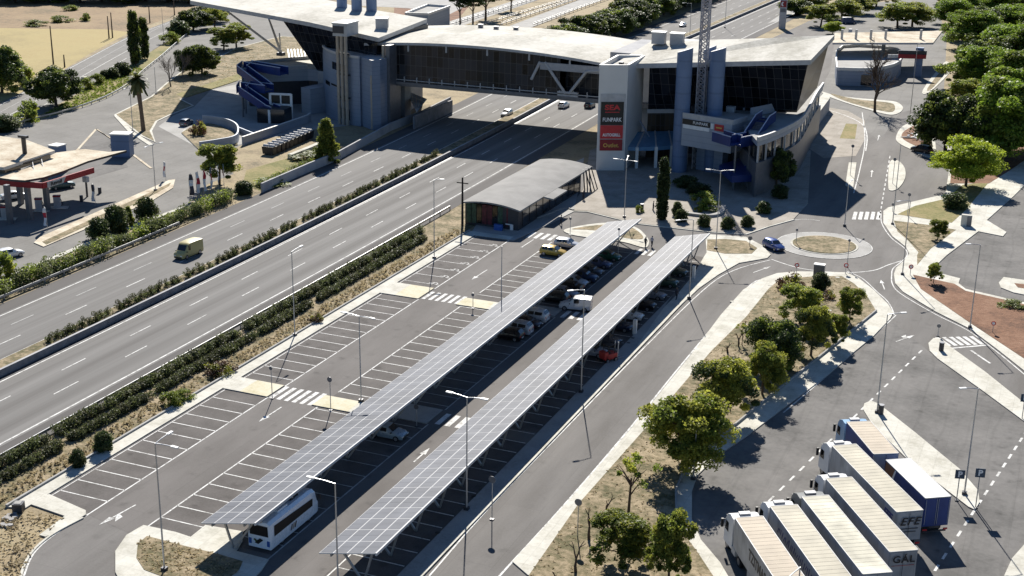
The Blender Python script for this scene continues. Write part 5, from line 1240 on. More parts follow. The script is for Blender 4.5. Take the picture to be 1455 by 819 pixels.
# trucks --------------------------------------------------------------
def truck(label, fx, fy, ang, L, roof, side, cabm, H=4.0, rear='trailer_grey', kind='semi', Wt=2.5, cabH=3.7, deflector=True):
    r = thing('truck', label, 'truck', (fx, fy, 0), ang, 'trucks parked in a row in the lorry yard')
    m = MB(); m.box((-L/2, 0, (H+1.15)/2), (L, Wt, H-1.15), side); m.build('trailer_box', r)
    m = MB(); m.box((-L/2, 0, H+.012), (L+.02, Wt+.02, .03), roof)
    for s in (-1, 1): m.box((-L/2, s*Wt/2, H), (L+.04, .07, .09), 'fascia_grey')
    for x in (0, -L): m.box((x, 0, H), (.07, Wt+.05, .09), 'fascia_grey')
    for k in range(1, int(L/.62)): m.box((-k*.62, 0, H+.03), (.06, Wt-.08, .012), roof)
    m.build('trailer_roof', r)
    m = MB(); m.box((-L/2, 0, 1.0), (L-.2, 1.0, .3), 'dark_steel'); m.box((-L+.1, 0, .6), (.12, 2.3, .14), 'dark_steel'); m.build('chassis', r)
    m = MB()
    for s in (-1, 1):
        m.box((-L-.02, s*Wt/4, (H+1.2)/2), (.05, Wt/2-.06, H-1.35), rear)
        for yy in (.08, 1.12): m.box((-L-.06, s*yy, (H+1.2)/2), (.03, .03, H-1.5), 'fascia_grey')
    m.build('rear_doors', r)
    for s in (-1, 1):
        m = MB(); m.box((-L-.08, s*1.0, .85), (.08, .4, .15), 'sign_red'); m.build('taillight', r)
        m = MB(); m.box((-L*.45, s*1.15, .75), (L*.35, .06, .5), 'fascia_grey'); m.build('side_guard', r)
    for x in ((-L+1.2, -L+2.5, -L+3.8) if kind == 'semi' else (-L+1.5, -L+2.8)):
        for s in (-1, 1): wheel(r, x, s*1.0, .5, .34)
    if kind == 'trailer': 
        m = MB(); m.beam((-.1, 0, .9), (1.3, 0, .8), .3, .2, 'dark_steel'); m.build('drawbar', r); 
        for s in (-1, 1): wheel(r, -1.2, s*1.0, .5, .34)
        return r
    x0 = .45
    m = MB()
    st = [(x0, 1.22, cabH-.05), (x0+.9, 1.24, cabH), (x0+1.6, 1.24, cabH-.25), (x0+2.0, 1.22, 2.75), (x0+2.25, 1.15, 1.6), (x0+2.25, 1.12, .6)]
    prof = [(x0, .7), (x0, cabH-.08), (x0+.8, cabH), (x0+1.55, cabH-.3), (x0+1.95, 2.85), (x0+2.22, 1.7), (x0+2.25, .55), (x0+1.9, .5)]
    for s in (-1, 1):
        q = [(x, s*1.23, z) for x, z in prof]; m.face(q if s > 0 else q[::-1], cabm)
    for a, b in zip(prof, prof[1:]+prof[:1]):
        m.face([(a[0], -1.23, a[1]), (a[0], 1.23, a[1]), (b[0], 1.23, b[1]), (b[0], -1.23, b[1])], cabm)
    c = m.build('cab', r, bevel=.09)
    m = MB(); m.face([(x0+1.985, -1.12, 2.75), (x0+1.985, 1.12, 2.75), (x0+2.24, 1.12, 1.75), (x0+2.24, -1.12, 1.75)][::-1], 'glass_car'); m.build('windscreen', r)
    for s in (-1, 1):
        m = MB(); q = [(x0+1.1, s*1.245, 1.8), (x0+2.05, s*1.245, 1.75), (x0+1.85, s*1.245, 2.65), (x0+1.1, s*1.245, 2.7)]; m.face(q[::-1] if s < 0 else q, 'glass_car'); m.face(q, 'glass_car'); m.build('side_window', r)
        m = MB(); m.box((x0+2.1, s*1.5, 2.25), (.18, .22, .8), 'black_plastic'); m.box((x0+2.05, s*1.38, 2.6), (.06, .3, .06), 'black_plastic'); m.build('mirror', r)
        m = MB(); m.box((x0+2.25, s*.9, .8), (.1, .4, .22), 'lamp_white'); m.build('headlight', r)
        wheel(r, x0+1.45, s*1.0, .5, .34); wheel(r, -1.4, s*1.0, .5, .34)
        m = MB(); m.box((x0-.6, s*1.0, .85), (1.0, .55, .6), 'fascia_grey'); m.build('fuel_tank', r)
    m = MB(); m.box((x0+2.27, 0, 1.3), (.04, 1.6, .5), 'black_plastic'); m.build('grille', r)
    m = MB(); m.box((x0+2.1, 0, 2.92), (.35, 2.2, .05), 'black_plastic'); m.build('sun_visor', r)
    if deflector:
        m = MB(); m.box((x0+.7, 0, cabH+.08), (.5, 1.0, .14), 'fascia_grey'); m.build('roof_hatch', r)
    return r
def ctext(r, s, size, o, right, mat, **k): text_mesh('lettering', s, size, o, right, (0, 0, 1), mat, parent=r, **k)
t1 = truck('truck nearest the camera with grey side lettering and a plain tan roof', -21.1, 105.2, R(121.5), 13.6, 'trailer_roof_orange', 'trailer_grey', 'cab_white')
ctext(t1, 'TZITMAS', 1.35, (-6.2, 1.27, 2.75), (-1, 0, 0), 'letter_black', bold=.03, xs=.8)
t2 = truck('truck second from the camera with ribbed cream roof and faint blue side script', -18.8, 108.6, R(121.5), 13.6, 'trailer_roof', 'trailer_grey', 'cab_white')
random.seed(8); m = MB()
for k in range(26):
    x = -2.2-k*.4; m.beam((x, 1.268, 2.75+random.uniform(-.15, .1)), (x-random.uniform(.1, .35), 1.268, 3.25+random.uniform(-.1, .2)), .02, .09, 'letter_blue')
m.build('faded_script', t2)
t3 = truck('truck with grey cab and mottled whitish roof, third from the camera', -16.6, 111.6, R(122), 13.6, 'trailer_roof_pale', 'trailer_grey', 'cab_grey')
t4 = truck('truck lettered GÁL on its rear doors beside the EFE truck', -15.3, 116.2, R(122.5), 13.7, 'trailer_roof', 'trailer_grey', 'cab_white')
ctext(t4, 'G\u00c1L', .9, (-13.88, 0, 3.3), (0, -1, 0), 'letter_black', bold=.015, xs=1.1, space=1.1)
m = MB(); m.box((-13.82, 0, 2.72), (.02, 2.0, .03), 'letter_red'); m.build('red_line', t4)
t5 = truck('truck lettered EFE on its rear doors and its side', -16.1, 123.7, R(123.7), 13.9, 'trailer_roof', 'trailer_grey', 'cab_white')
ctext(t5, 'EFE', 1.05, (-14.08, 0, 3.05), (0, -1, 0), 'letter_black', bold=.012, shear=.3, xs=1.1, space=1.15)
m = MB(); m.box((-14.03, 0, 2.35), (.02, 1.8, .06), 'letter_black'); m.box((-14.03, .1, 2.05), (.02, 1.6, .05), 'letter_black'); m.build('small_print', t5)
ctext(t5, 'EFE', 1.1, (-12.3, 1.27, 3.0), (-1, 0, 0), 'letter_blue', bold=.04, shear=.3)
t6 = truck('blue sided truck with light blue cab, farthest in the row', -15.7, 130.0, R(119), 7.6, 'trailer_roof_orange', 'tarp_blue', 'cab_blue', kind='rigid')
t7 = truck('blue sided trailer with brown front corner and bright white roof', -10.8, 122.6, R(123.5), 8.0, 'trailer_roof_white', 'tarp_blue', 'cab_blue', kind='trailer', rear='tarp_blue')
m = MB(); q = [(-.05, 1.262, 1.25), (-.05, 1.262, 3.9), (-2.0, 1.262, 3.9), (-1.4, 1.262, 2.6), (-1.2, 1.262, 1.25)]; m.face(q, 'tarp_brown'); m.face([(-1.2, 1.263, 1.25), (-1.4, 1.263, 2.6), (-2.0, 1.263, 3.9), (-2.25, 1.263, 3.9), (-1.7, 1.263, 2.5), (-1.5, 1.263, 1.25)], 'sign_white'); m.build('side_pattern', t7)
m = MB(); m.face([(-7.65, 1.262, 1.25), (-7.55, 1.262, 1.25), (-7.55, 1.262, 3.9), (-7.65, 1.262, 3.9)], 'sign_white'); m.build('side_stripe', t6)
# motorbike-like scooter beside the EFE cab
g = G(1164, 660)
# red loader / machine ------------------------------------------------
g = G(869, 517); r = thing('forklift', 'small red forklift with pale fork mast on the shaded pavement', 'forklift', (g.x-.6, g.y+.6, 0), R(60))
simple('machine_red', (.42, .03, .03), .4)
m = MB(); m.box((0, 0, .75), (1.9, 1.1, .7), 'machine_red'); m.box((-.8, 0, 1.0), (.6, 1.1, .9), 'machine_red'); m.build('body', r, bevel=.06)
m = MB()
for a in (-.55, .55):
    for s in (-.45, .45): m.tube([(a, s, 1.0), (a*.9, s, 2.1)], .04, 'black_plastic', 6)
m.box((0, 0, 2.13), (1.2, 1.0, .06), 'black_plastic'); m.build('overhead_guard', r)
m = MB()
for s in (-.3, .3): m.beam((1.1, s, .1), (1.25, s, 2.3), .1, .12, 'fascia_grey'); m.beam((1.15, s, .25), (2.2, s, .2), .12, .06, 'fascia_grey')
m.box((1.2, 0, 1.2), (.1, .7, .15), 'fascia_grey'); m.build('mast', r); m = MB(); m.box((-.15, 0, 1.15), (.5, .5, .12), 'black_plastic'); m.build('seat', r)
for x in (-.65, .65):
    for s in (-1, 1): wheel(r, x, s*.55, .3, .22)
# ================================================================== PEOPLE
def person(px, py, label, rz, top, leg, stride=.22, H=1.72):
    g = G(px, py); r = thing('person', label, 'person', (g.x, g.y, 0), rz)
    me = bpy.data.meshes.new('body')
    s = H/1.72
    v = [(0, 0, .95), (0, 0, 1.15), (.02, 0, 1.38), (.03, 0, 1.5), (.05, 0, 1.62), (.05, 0, 1.70),
         (0, .1, .9), (stride*.6, .11, .5), (stride*.4, .12, .09), (stride*.4+.16, .12, .05),
         (0, -.1, .9), (-stride*.2, -.11, .5), (-stride, -.12, .1), (-stride+.14, -.12, .05),
         (0, .19, 1.38), (-.08, .24, 1.1), (.04, .25, .88), (.08, .25, .80), (0, -.19, 1.38), (.10, -.24, 1.1), (.22, -.23, .92), (.27, -.22, .86)]
    e = [(0, 1), (1, 2), (2, 3), (3, 4), (4, 5), (0, 6), (6, 7), (7, 8), (8, 9), (0, 10), (10, 11), (11, 12), (12, 13), (2, 14), (14, 15), (15, 16), (16, 17), (2, 18), (18, 19), (19, 20), (20, 21)]
    rad = [.15, .14, .16, .055, .095, .085, .09, .065, .05, .04, .09, .065, .05, .04, .065, .045, .035, .035, .065, .045, .035, .035]
    me.from_pydata([tuple(c*s for c in p) for p in v], e, [])
    o = bpy.data.objects.new('body', me); COL.objects.link(o); o.parent = r
    md = o.modifiers.new('skin', 'SKIN'); 
    for i, sv in enumerate(me.skin_vertices[0].data): sv.radius = (rad[i]*s, rad[i]*s); sv.use_root = (i == 0)
    o.modifiers.new('sub', 'SUBSURF').levels = 1
    me.materials.append(MATS[top])
    m = MB()
    for sgn, kx in ((1, stride), (-1, -stride)):
        p = [(0, sgn*.1, .95), (stride*.6 if sgn > 0 else -stride*.2, sgn*.11, .5), (stride*.4 if sgn > 0 else -stride, sgn*.12, .12)]
        m.tube([tuple(c*s for c in q) for q in p], [.115*s, .085*s, .07*s], leg, 8)
    m.build('trousers', r)
    m = MB(); m.tube([(.05*s, 0, 1.60*s), (.045*s, 0, 1.68*s), (.03*s, 0, 1.76*s)], [.105*s, .115*s, .05*s], 'hair', 8); m.build('hair', r)
    return r
person(917, 352, 'person in black walking over the zebra crossing at the top of the lot', R(70), 'cloth_dark', 'cloth_dark')
person(926, 351, 'person in a grey top walking beside the one in black', R(75), 'cloth_light', 'cloth_dark')
person(961, 427, 'person in dark green clothes walking on the shaded pavement by the carport', R(60), 'flag_dark', 'cloth_dark')
person(797, 320, 'person in black standing on the pavement near the shop porch', R(10), 'cloth_dark', 'cloth_dark')
person(928, 300, 'person in dark clothing standing on the plaza left of the cypress', R(10), 'cloth_dark', 'cloth_dark', .08)
person(829, 285, 'person in dark clothes under the porch of the vaulted shop', R(100), 'cloth_dark', 'cloth_dark', .1)
# ================================================================== LAMPS
def lamp(label, base, top, arms=(), h=None, rad=.085, head=True, group='street lamps', name='street_lamp'):
    B = G(*base)
    hh = h if h else hgt(base, top)
    r = thing(name, label, 'street lamp', (B.x, B.y, 0), 0, group)
    m = MB(); m.tube([(0, 0, 0), (0, 0, hh)], [rad, rad*.6], 'pole_metal', 8); m.build('pole', r)
    m = MB(); m.box((0, 0, .2), (.45, .45, .4), 'dark_steel'); m.build('base', r)
    for (ax, ay) in arms:
        p = G(ax, ay, hh); d = Vector((p.x-B.x, p.y-B.y, 0)); L = min(max(d.length, .8), 2.4); d.normalize()
        m = MB(); e = d*L; m.tube([(0, 0, hh-.05), tuple(e*.5+Vector((0, 0, hh+.06))), tuple(e+Vector((0, 0, hh+.1)))], .045, 'pole_metal', 6); m.build('arm', r)
        if head:
            m = MB(); m.box((e.x+d.x*.3, e.y+d.y*.3, hh+.1), (.7, .26, .11), 'lamp_white', rz=math.atan2(d.y, d.x)); m.build('lamp_head', r)
    return r
lamp('double headed lamp in the dry island at the lower left', (234, 812), (222, 630), [(238, 619), (244, 636)])
lamp('double headed lamp in the middle of the left parking lane', (513, 572), (509, 449), [(492, 446), (526, 453)])
lamp('single arm lamp on the kerb path beside the double hedge', (419, 478), (413, 357.5), [(426, 352)])
lamp('tall double headed lamp on the shaded pavement by the right carport', (663, 726), (664, 564.5), [(643, 560), (684, 568)])
lamp('single arm lamp reaching left over the shaded lane near the coach', (481, 850), (470, 687), [(446, 681)])
lamp('slim lamp standing at the right carport edge near the red forklift', (825.5, 559), (829, 412), [(814, 414)])
lamp('lamp at the head of the island above the blue truck, arm to the right', (1246, 588), (1258.5, 447), [(1280, 446)])
lamp('lamp at the tail of the island right of the white roofed trailer', (1370, 704), (1390, 552), [(1372, 553)])
lamp('lamp at the kerb beneath the red soil bank', (1378, 467), (1394, 348), [(1379, 348)])
lamp('triple headed lamp in front of the sign tower plaza', (887, 310), (889, 228), [(877, 227), (901, 230), (893, 222)])
lamp('double headed lamp before the green bushes of the plaza', (1017, 355), (1023, 243), [(1009, 242), (1037, 243)])
lamp('lamp on the shaded pavement at the upper end of the right carport', (979, 425), (976.5, 312), [(966, 314)])
lamp('slim lamp rising from behind the left carport beside the upper parking lane', (712, 446), (711, 350), [])
lamp('single arm lamp on the kerb path close to the wooden utility pole', (617, 368), (614, 256), [(625, 256)])
lamp('short lamp with one head in front of the big tree', (985, 683), (987.5, 612), [(1001, 603)])
q = G(1137, 806, 9.0); lamp('lamp with crossed head above the second truck trailer', (1137+22, 806+118), (1137, 806), [(1153, 798)], h=9.0).location = (q.x, q.y, 0)
lamp('lamp in the dark trees at the right with an arm to the left', (1371, 216), (1377, 150), [(1365, 149)])
lamp('tall lamp at the pavement corner near the bare tree', (1291.6, 177.5), (1303, 62), [(1311, 62)])
lamp('lamp with one head at the forest edge in the upper right', (1385, 108), (1381, 67), [(1374, 66)])
lamp('double arm lamp on the wedge island of the left station', (221, 272), (213.5, 205.5), [(203, 212), (227, 204)])
lamp('bluish lamp post at the shaded corner by the zebra crossing', (1200, 322), (1211, 262), [(1216, 252)])
lamp('lamp at the pavement bend right of the roundabout', (1282, 391.5), (1291, 285), [(1279, 287)])
lamp('thin lamp between the road and the oval island of the right side road', (1268, 320), (1272, 205), [])
lamp('thin lamp at the verge near the leaning palm', (189, 188), (185, 125), [(178, 127)])
lamp('slim lamp between the country road and the palm', (222, 135), (218, 95), [])
lamp('lamp behind the bare shrubs of the left verge', (233, 62), (228, 12), [])
lamp('far lamp between the motorway carriageways', (1030, 40), (1029, -30), [])
lamp('far lamp above the right roof beside the white moving car', (980, 53), (978, 5), [(972, 5)])
for lab, b, t, cr in (('black wooden utility pole with cross arm behind the vaulted shop', (657, 322), (655.5, 252.5), True), ('tall brown utility pole in the golden field', (76, 92), (68, 37), False), ('left one of the two poles at the country road', (155, 55), (151, 23), False), ('right one of the two poles at the country road', (160, 54), (156, 18), False), ('wooden pole at the far bend of the country road', (213, 33), (212, 8), False), ('wooden pole near the far end of the country road', (248, 22), (247, 0), False), ('short thin pole beside the large left tree', (92, 96), (90, 78), False)):
    B = G(*b); hh = hgt(b, t); r = thing('utility_pole', lab, 'utility pole', (B.x, B.y, 0)); m = MB(); m.tube([(0, 0, 0), (0, 0, hh)], [.22, .14], 'wood_dark' if cr else 'wood_pole', 8); m.build('pole', r)
    if cr: m = MB(); m.box((0, 0, hh-.9), (2.0, .16, .16), 'wood_dark'); m.build('cross_arm', r)
# ================================================================== SIGNS
def rsign(label, base, top, face='sign_red', back='mid_steel', d=.35, rz=0.0, square=False, txt=None):
    B = G(*base); hh = max(1.5, hgt(base, top)); r = thing('road_sign', label, 'road sign', (B.x, B.y, 0), rz, 'road signs')
    m = MB(); m.tube([(0, 0, 0), (0, 0, hh+.15)], .05, 'pole_metal', 6); m.build('pole', r)
    m = MB()
    if square: m.box((0, -.08, hh-.2), (.9, .05, .9), face)
    else: m.tube([(0, -.06, hh-.1), (0, -.09, hh-.1)], d, face, 16)
    m.build('sign_plate', r)
    m = MB(); m.box((0, 0, .06), (.35, .35, .12), 'dark_steel'); m.build('foot', r)
    if txt: text_mesh('lettering', txt, .8, (0, -.13, hh-.2), (1, 0, 0), (0, 0, 1), 'sign_white', parent=r, bold=.03)
    elif not square and face == 'sign_red': m = MB(); m.tube([(0, -.09, hh-.1), (0, -.105, hh-.1)], d*.62, 'sign_white', 14); m.build('sign_centre', r)
    return r
rsign('round sign at the left front of the tree island by the roundabout', (1131, 392), (1131, 376), rz=R(20))
rsign('round sign at the right front of the tree island by the roundabout', (1201, 390), (1201.5, 379), rz=R(20))
rsign('round sign at the pavement right of the roundabout', (1293, 392), (1294.5, 381), rz=R(20))
rsign('round sign seen from behind at the left of the roundabout', (1065, 351), (1066, 341), face='mid_steel', rz=R(20))
rsign('thin sign post on the near edge of the roundabout', (1203.5, 380), (1204, 341), face='mid_steel', d=.2)
rsign('thin sign post on the far left edge of the roundabout', (1131, 347), (1131, 326), face='mid_steel', d=.2)
rsign('round grey sign at the left zebra crossing island', (387, 567), (392.5, 522), face='mid_steel', d=.22)
rsign('round dark sign beside the yellow paving of the lower zebra', (470, 584), (474, 538), face='mid_steel', d=.3)
rsign('small dark sign on the yellow paving of the upper zebra', (672, 439), (672.5, 418), face='mid_steel', d=.22)
rsign('round black sign at the pavement edge beside the right carport', (699, 739), (698.5, 680), face='mid_steel', d=.35)
rsign('round dark sign on the tree island near the dead stumps', (820.5, 764), (818, 712), face='mid_steel', d=.35)
rsign('sign with two plates in the shaded bay near the lower zebra', (592, 607), (592, 577), face='mid_steel', d=.28)
rsign('sign at the head of the striped yard island', (1332.5, 478), (1333, 462), face='mid_steel', d=.25)
rsign('pink and blue sign on the red soil bank', (1410, 474), (1411, 461), face='sign_red', d=.3)
rsign('left parking sign on the tail of the island by the white trailer', (1359, 712), (1362, 671), face='sign_slate', square=True, txt='P', rz=R(15))
rsign('right parking sign on the tail of the island by the white trailer', (1386, 722), (1382, 669), face='sign_slate', square=True, txt='P', rz=R(15))
rsign('parking sign at the right picture edge on the long white island', (1452, 596), (1453, 563), face='sign_slate', square=True, txt='P', rz=R(15))
rsign('small sign on the pavement of the side road zebra', (1268, 302), (1269, 293), face='mid_steel', d=.25)
rsign('thin sign post on the planter right of the zebra', (1289, 308), (1291.5, 276), face='mid_steel', d=.28)
rsign('sign on the oval island of the right side road', (1268, 262), (1269, 226), face='mid_steel', d=.3)
rsign('sign on the small white island at the forecourt', (1208, 250), (1210, 207), face='mid_steel', d=.3)
rsign('sign at the upper island of the left carport', (878, 368), (877.5, 325), face='mid_steel', d=.2)
rsign('sign post at the upper left island near the shop zebra', (810, 335), (809, 310), face='mid_steel', d=.22)
for lab, px, py in (('dark litter bin at the head of the striped island', 1337, 500), ('tall grey bin by the lamp above the blue truck', 1251, 590), ('small grey bin on the plaza beside the lamp', 912, 300)):
    g = G(px, py); r = thing('litter_bin', lab, 'litter bin', (g.x, g.y, 0)); m = MB(); m.tube([(0, 0, .12), (0, 0, 1.15)], .3, 'dark_steel', 12); m.build('bin_body', r); m = MB(); m.tube([(0, 0, 1.15), (0, 0, 1.25)], .33, 'mid_steel', 12); m.build('lid', r)
g = G(899, 478); m = MB(); m.box((g.x, g.y+.8, 1.0), (.45, .45, 2.0), 'lamp_white'); tag(m.build('charging_pillar'), 'pale slender charging pillar on the shaded pavement near the forklift', 'pillar')
g = G(981, 398); m = MB(); m.box((g.x+.3, g.y+.5, 1.0), (.4, .4, 2.0), 'lamp_white'); tag(m.build('charging_pillar'), 'pale slender charging pillar at the upper end of the shaded pavement', 'pillar')
g = G(1163, 397); m = MB(); m.box((g.x, g.y, 1.1), (1.5, .9, 2.2), 'mid_steel'); m.box((g.x, g.y, 2.25), (1.6, 1.0, .12), 'tower_white'); tag(m.build('utility_cabinet'), 'grey utility cabinet with white top beside the round bush near the roundabout', 'cabinet')
g = G(1372, 322); m = MB(); m.box((g.x, g.y, 1.0), (1.6, .8, 2.0), 'concrete_pale'); m.box((g.x+.5, g.y-.1, .9), (.7, .8, 1.8), 'mid_steel'); tag(m.build('utility_cabinet'), 'pale utility cabinet beside the diagonal path on the right', 'cabinet')
g = G(27, 727); m = MB(); m.box((g.x, g.y, .45), (.9, .9, .9), 'dark_steel', rz=.4); m.box((g.x, g.y, .92), (.6, .6, .06), 'concrete_grey', rz=.4); tag(m.build('drain_box'), 'grey concrete drain box with hollow top at the lower left kerb', 'drain box')
# ground drains on the shaded pavement
for i, (px, py) in enumerate(((622, 759), (673, 707), (810, 566), (893, 489), (899, 482))):
    g = G(px, py); m = MB(); m.box((g.x, g.y, .16), (.4, .3, .03), 'black_plastic'); tag(m.build('drain_cover', None), 'dark square drain cover in the shaded pavement of the right carport', 'drain cover', 'drain covers along the shaded pavement')
# scrap pile
g = G(1300, 197); m = MB()
random.seed(31)
for i in range(14): 
    a = random.uniform(0, 3.1); c = Vector((g.x+random.uniform(-2.5, 2.5), g.y+random.uniform(-4, 4), .35)); d = Vector((math.cos(a), math.sin(a), random.uniform(-.1, .2)))*random.uniform(.8, 2); m.beam(c-d, c+d, random.uniform(.1, .5), .12, random.choice(['sign_white', 'fascia_grey', 'dark_steel', 'tarp_brown']))
tag(m.build('rubble_pile', None), 'heap of pale planks and rubble on the soil beneath the dark tree', 'rubble')
# wheeled bins
proto = None
A_, B_ = Vector((-144.6, 222.5)), Vector((-146.0, 239.0))
for k in range(10):
    p = A_.lerp(B_, k/9)
    if proto is None:
        proto = thing('wheeled_bin', 'black wheeled bin with pale domed lid in the long row by the left yard', 'bin', (p.x, p.y, 0), R(90), 'row of black bins with pale lids')
        m = MB(); b = [(-.6, -1.2), (.6, -1.2), (.6, 1.2), (-.6, 1.2)]
        m.hexa([Vector((x, y, .2)) for x, y in b]+[Vector((x*1.12, y*1.12, 1.7)) for x, y in b], 'black_plastic'); m.build('bin_body', proto)
        m = MB(); m.tube([(0, -1.25, 1.74), (0, -.1, 1.74)], .34, 'fascia_grey', 10); m.tube([(0, .1, 1.74), (0, 1.25, 1.74)], .34, 'fascia_grey', 10); m.build('lid', proto)
    else: dup(proto, (p.x, p.y, 0), R(90)+random.uniform(-.08, .08))
# banner flags of the left station
def flag(px, py, h, mats, label, rz, group=None):
    g = G(px, py); r = thing('banner_flag', label, 'banner flag', (g.x, g.y, 0), rz, group)
    m = MB(); m.tube([(0, 0, 0), (0, 0, h*.8), (.15, 0, h*.95), (.5, 0, h)], .04, 'pole_metal', 6); m.build('pole', r)
    m = MB(); n = 7
    for i in range(n):
        z0 = h*.2+(h*.78)*i/n; z1 = h*.2+(h*.78)*(i+1)/n; wv = lambda z: .12*math.sin(z*2.3+px)
        wd = lambda z: .95*(1-.35*max(0, (z/h-.75)*4)) 
        m.face([(.05, wv(z0), z0), (wd(z0), wv(z0+.6)+.05, z0-.1), (wd(z1), wv(z1+.6)+.05, z1-.1), (.05, wv(z1), z1)], mats[i*len(mats)//n])
    m.build('banner', r); return r
flag(236, 258, 3.6, ['flag_white', 'flag_white', 'flag_red', 'flag_white', 'flag_white'], 'white banner flag with small red emblem at the wedge island tip', 2.6)
flag(136, 293, 3.8, ['flag_white', 'flag_dark'], 'white and dark banner flag beside the tyre pump', 2.8)
flag(68, 328, 3.8, ['flag_white', 'flag_red', 'flag_white'], 'pale banner flag in the canopy shadow of the left station', 2.8)
for i, (px, py, ms, lb) in enumerate(((270, 282, ['flag_dark', 'flag_white', 'flag_dark'], 'leftmost dark and white banner flag of the row by the bushy tree'), (280, 279, ['flag_white', 'flag_red', 'flag_white'], 'white banner flag with red patch, second in the row by the bushy tree'), (290, 276, ['flag_white', 'flag_red'], 'widest red and white banner flag in the row by the bushy tree'), (300, 273, ['flag_white', 'flag_red', 'flag_dark'], 'white banner flag with a red corner in front of the bushy tree trunk'), (311, 270, ['flag_white', 'flag_white'], 'plain white curled banner flag in front of the bushy tree'), (319, 268, ['flag_white', 'flag_red', 'flag_dark'], 'rightmost small banner flag of the row by the bushy tree'))):
    flag(px, py+4, 4.8, ms, lb, R(70)+.2*i, 'row of banner flags at the motorway hedge')
g = G(124, 280); r = thing('air_pump', 'white headed air and water post on the left forecourt', 'air pump', (g.x, g.y, 0)); m = MB(); m.box((0, 0, 1.5), (.25, .25, 3.0), 'dark_steel'); m.build('post', r); m = MB(); m.box((0, 0, 3.1), (.9, .7, .9), 'fascia_grey'); m.build('head', r)
for px, py, lb in ((116, 287, 'left dark bollard by the air post'), (142, 275, 'right dark bollard by the air post')):
    g = G(px, py); m = MB(); m.tube([(g.x, g.y, 0), (g.x, g.y, 1.1)], .3, 'dark_steel', 8); tag(m.build('bollard'), lb, 'bollard')
# ================================================================== VEGETATION
def rnd_dir():
    while True:
        v = Vector((random.uniform(-1, 1), random.uniform(-1, 1), random.uniform(-1, 1)))
        if 0.1 < v.length < 1: return v.normalized()
def leaves(mb, c, r, n, size, mat, flat_=.7, up=.35):
    for _ in range(n):
        d = rnd_dir(); rr = r*(random.random()**.38)
        p = c+Vector((d.x*rr, d.y*rr, d.z*rr*flat_))
        nn = (rnd_dir()+Vector((0, 0, up))+d*.35).normalized(); u = nn.cross(rnd_dir()).normalized(); v = nn.cross(u)
        s = size*random.uniform(.6, 1.3); a = u*s; b = v*s*random.uniform(.45, .8)
        mb.face([p-a, p-b*.9, p+a, p+b], mat)
def crown_mesh(seed, R_, Hc, z0, blobs, per, leaf, mat, mat2=None, flat_=.7, shape='round', blob=.38):
    random.seed(seed); m = MB()
    lobes = []
    if shape == 'round':
        for i in range(15):
            a = i*2.4+random.uniform(-.4, .4); t = random.uniform(.12, .85); q = random.uniform(.35, .78)*(1 if t < .6 else .62)
            lobes.append((Vector((R_*q*math.cos(a), R_*q*math.sin(a), z0+Hc*t)), R_*random.uniform(.28, .42)))
        lobes.append((Vector((0, 0, z0+Hc*.6)), R_*.62)); lobes.append((Vector((R_*.3, 0, z0+Hc*.5)), R_*.55)); lobes.append((Vector((0, 0, z0+Hc*.35)), R_*.55))
    for i in range(blobs):
        t = random.random(); a = random.uniform(0, 2*math.pi)
        if shape == 'round':
            c0, lr = random.choice(lobes); d = rnd_dir(); d.z = abs(d.z)*1.0 if random.random() < .65 else d.z
            c = c0+Vector((d.x*lr, d.y*lr, d.z*lr*min(1.1, Hc/R_/1.6))); c.z = max(z0*.8, min(z0+Hc, c.z))
            leaves(m, c, R_*blob*random.uniform(.25, .9), per, leaf, mat2 if (mat2 and random.random() < .35) else mat, flat_)
            continue
        if shape == 'cone': z = z0+Hc*t; prof = (1-t)**.8+.05
        elif shape == 'ball': z = z0+Hc*t; prof = math.sin(math.pi*min(.97, max(.08, t*.85+.12)))**.6
        else: z = z0+Hc*t; prof = .9*math.sin(math.pi*(t*.82+.12))**.5
        rr = R_*prof*math.sqrt(random.uniform(.15, 1))*.85
        c = Vector((rr*math.cos(a), rr*math.sin(a), z))
        leaves(m, c, R_*blob*random.uniform(.5, 1.1), per, leaf, mat2 if (mat2 and random.random() < .35) else mat, flat_)
    return m
def trunk_mesh(seed, H, R_, r0, mat='bark', limbs=6):
    random.seed(seed+100); m = MB(); top = Vector((random.uniform(-.2, .2), random.uniform(-.2, .2), H*.55))
    m.tube([(0, 0, 0), (top.x*.4, top.y*.4, H*.25), tuple(top)], [r0, r0*.8, r0*.6], mat, 8)
    for i in range(limbs):
        a = 2*math.pi*i/limbs+random.uniform(-.4, .4); s = top*random.uniform(.5, 1); e = s+Vector((math.cos(a)*R_*.65, math.sin(a)*R_*.65, H*random.uniform(.15, .35)))
        mid = s.lerp(e, .5)+Vector((0, 0, .2)); m.tube([s, mid, e], [r0*.5, r0*.35, r0*.12], mat, 6)
    return m
TREES = {}
def tree_proto(key, seed, H, R_, blobs, per, leaf, mat, mat2=None, trunkf=.28, shape='round', r0=.2, bark='bark', flat_=.7, blob=.38, name='tree'):
    root = bpy.data.objects.new(name, None); 
    m = crown_mesh(seed, R_, H*(1-trunkf), H*trunkf, blobs, per, leaf, mat, mat2, flat_, shape, blob)
    me = m.build('crown', root); t = trunk_mesh(seed, H, R_, r0, bark).build('trunk', root)
    TREES[key] = (root, [me, t], H, R_); 
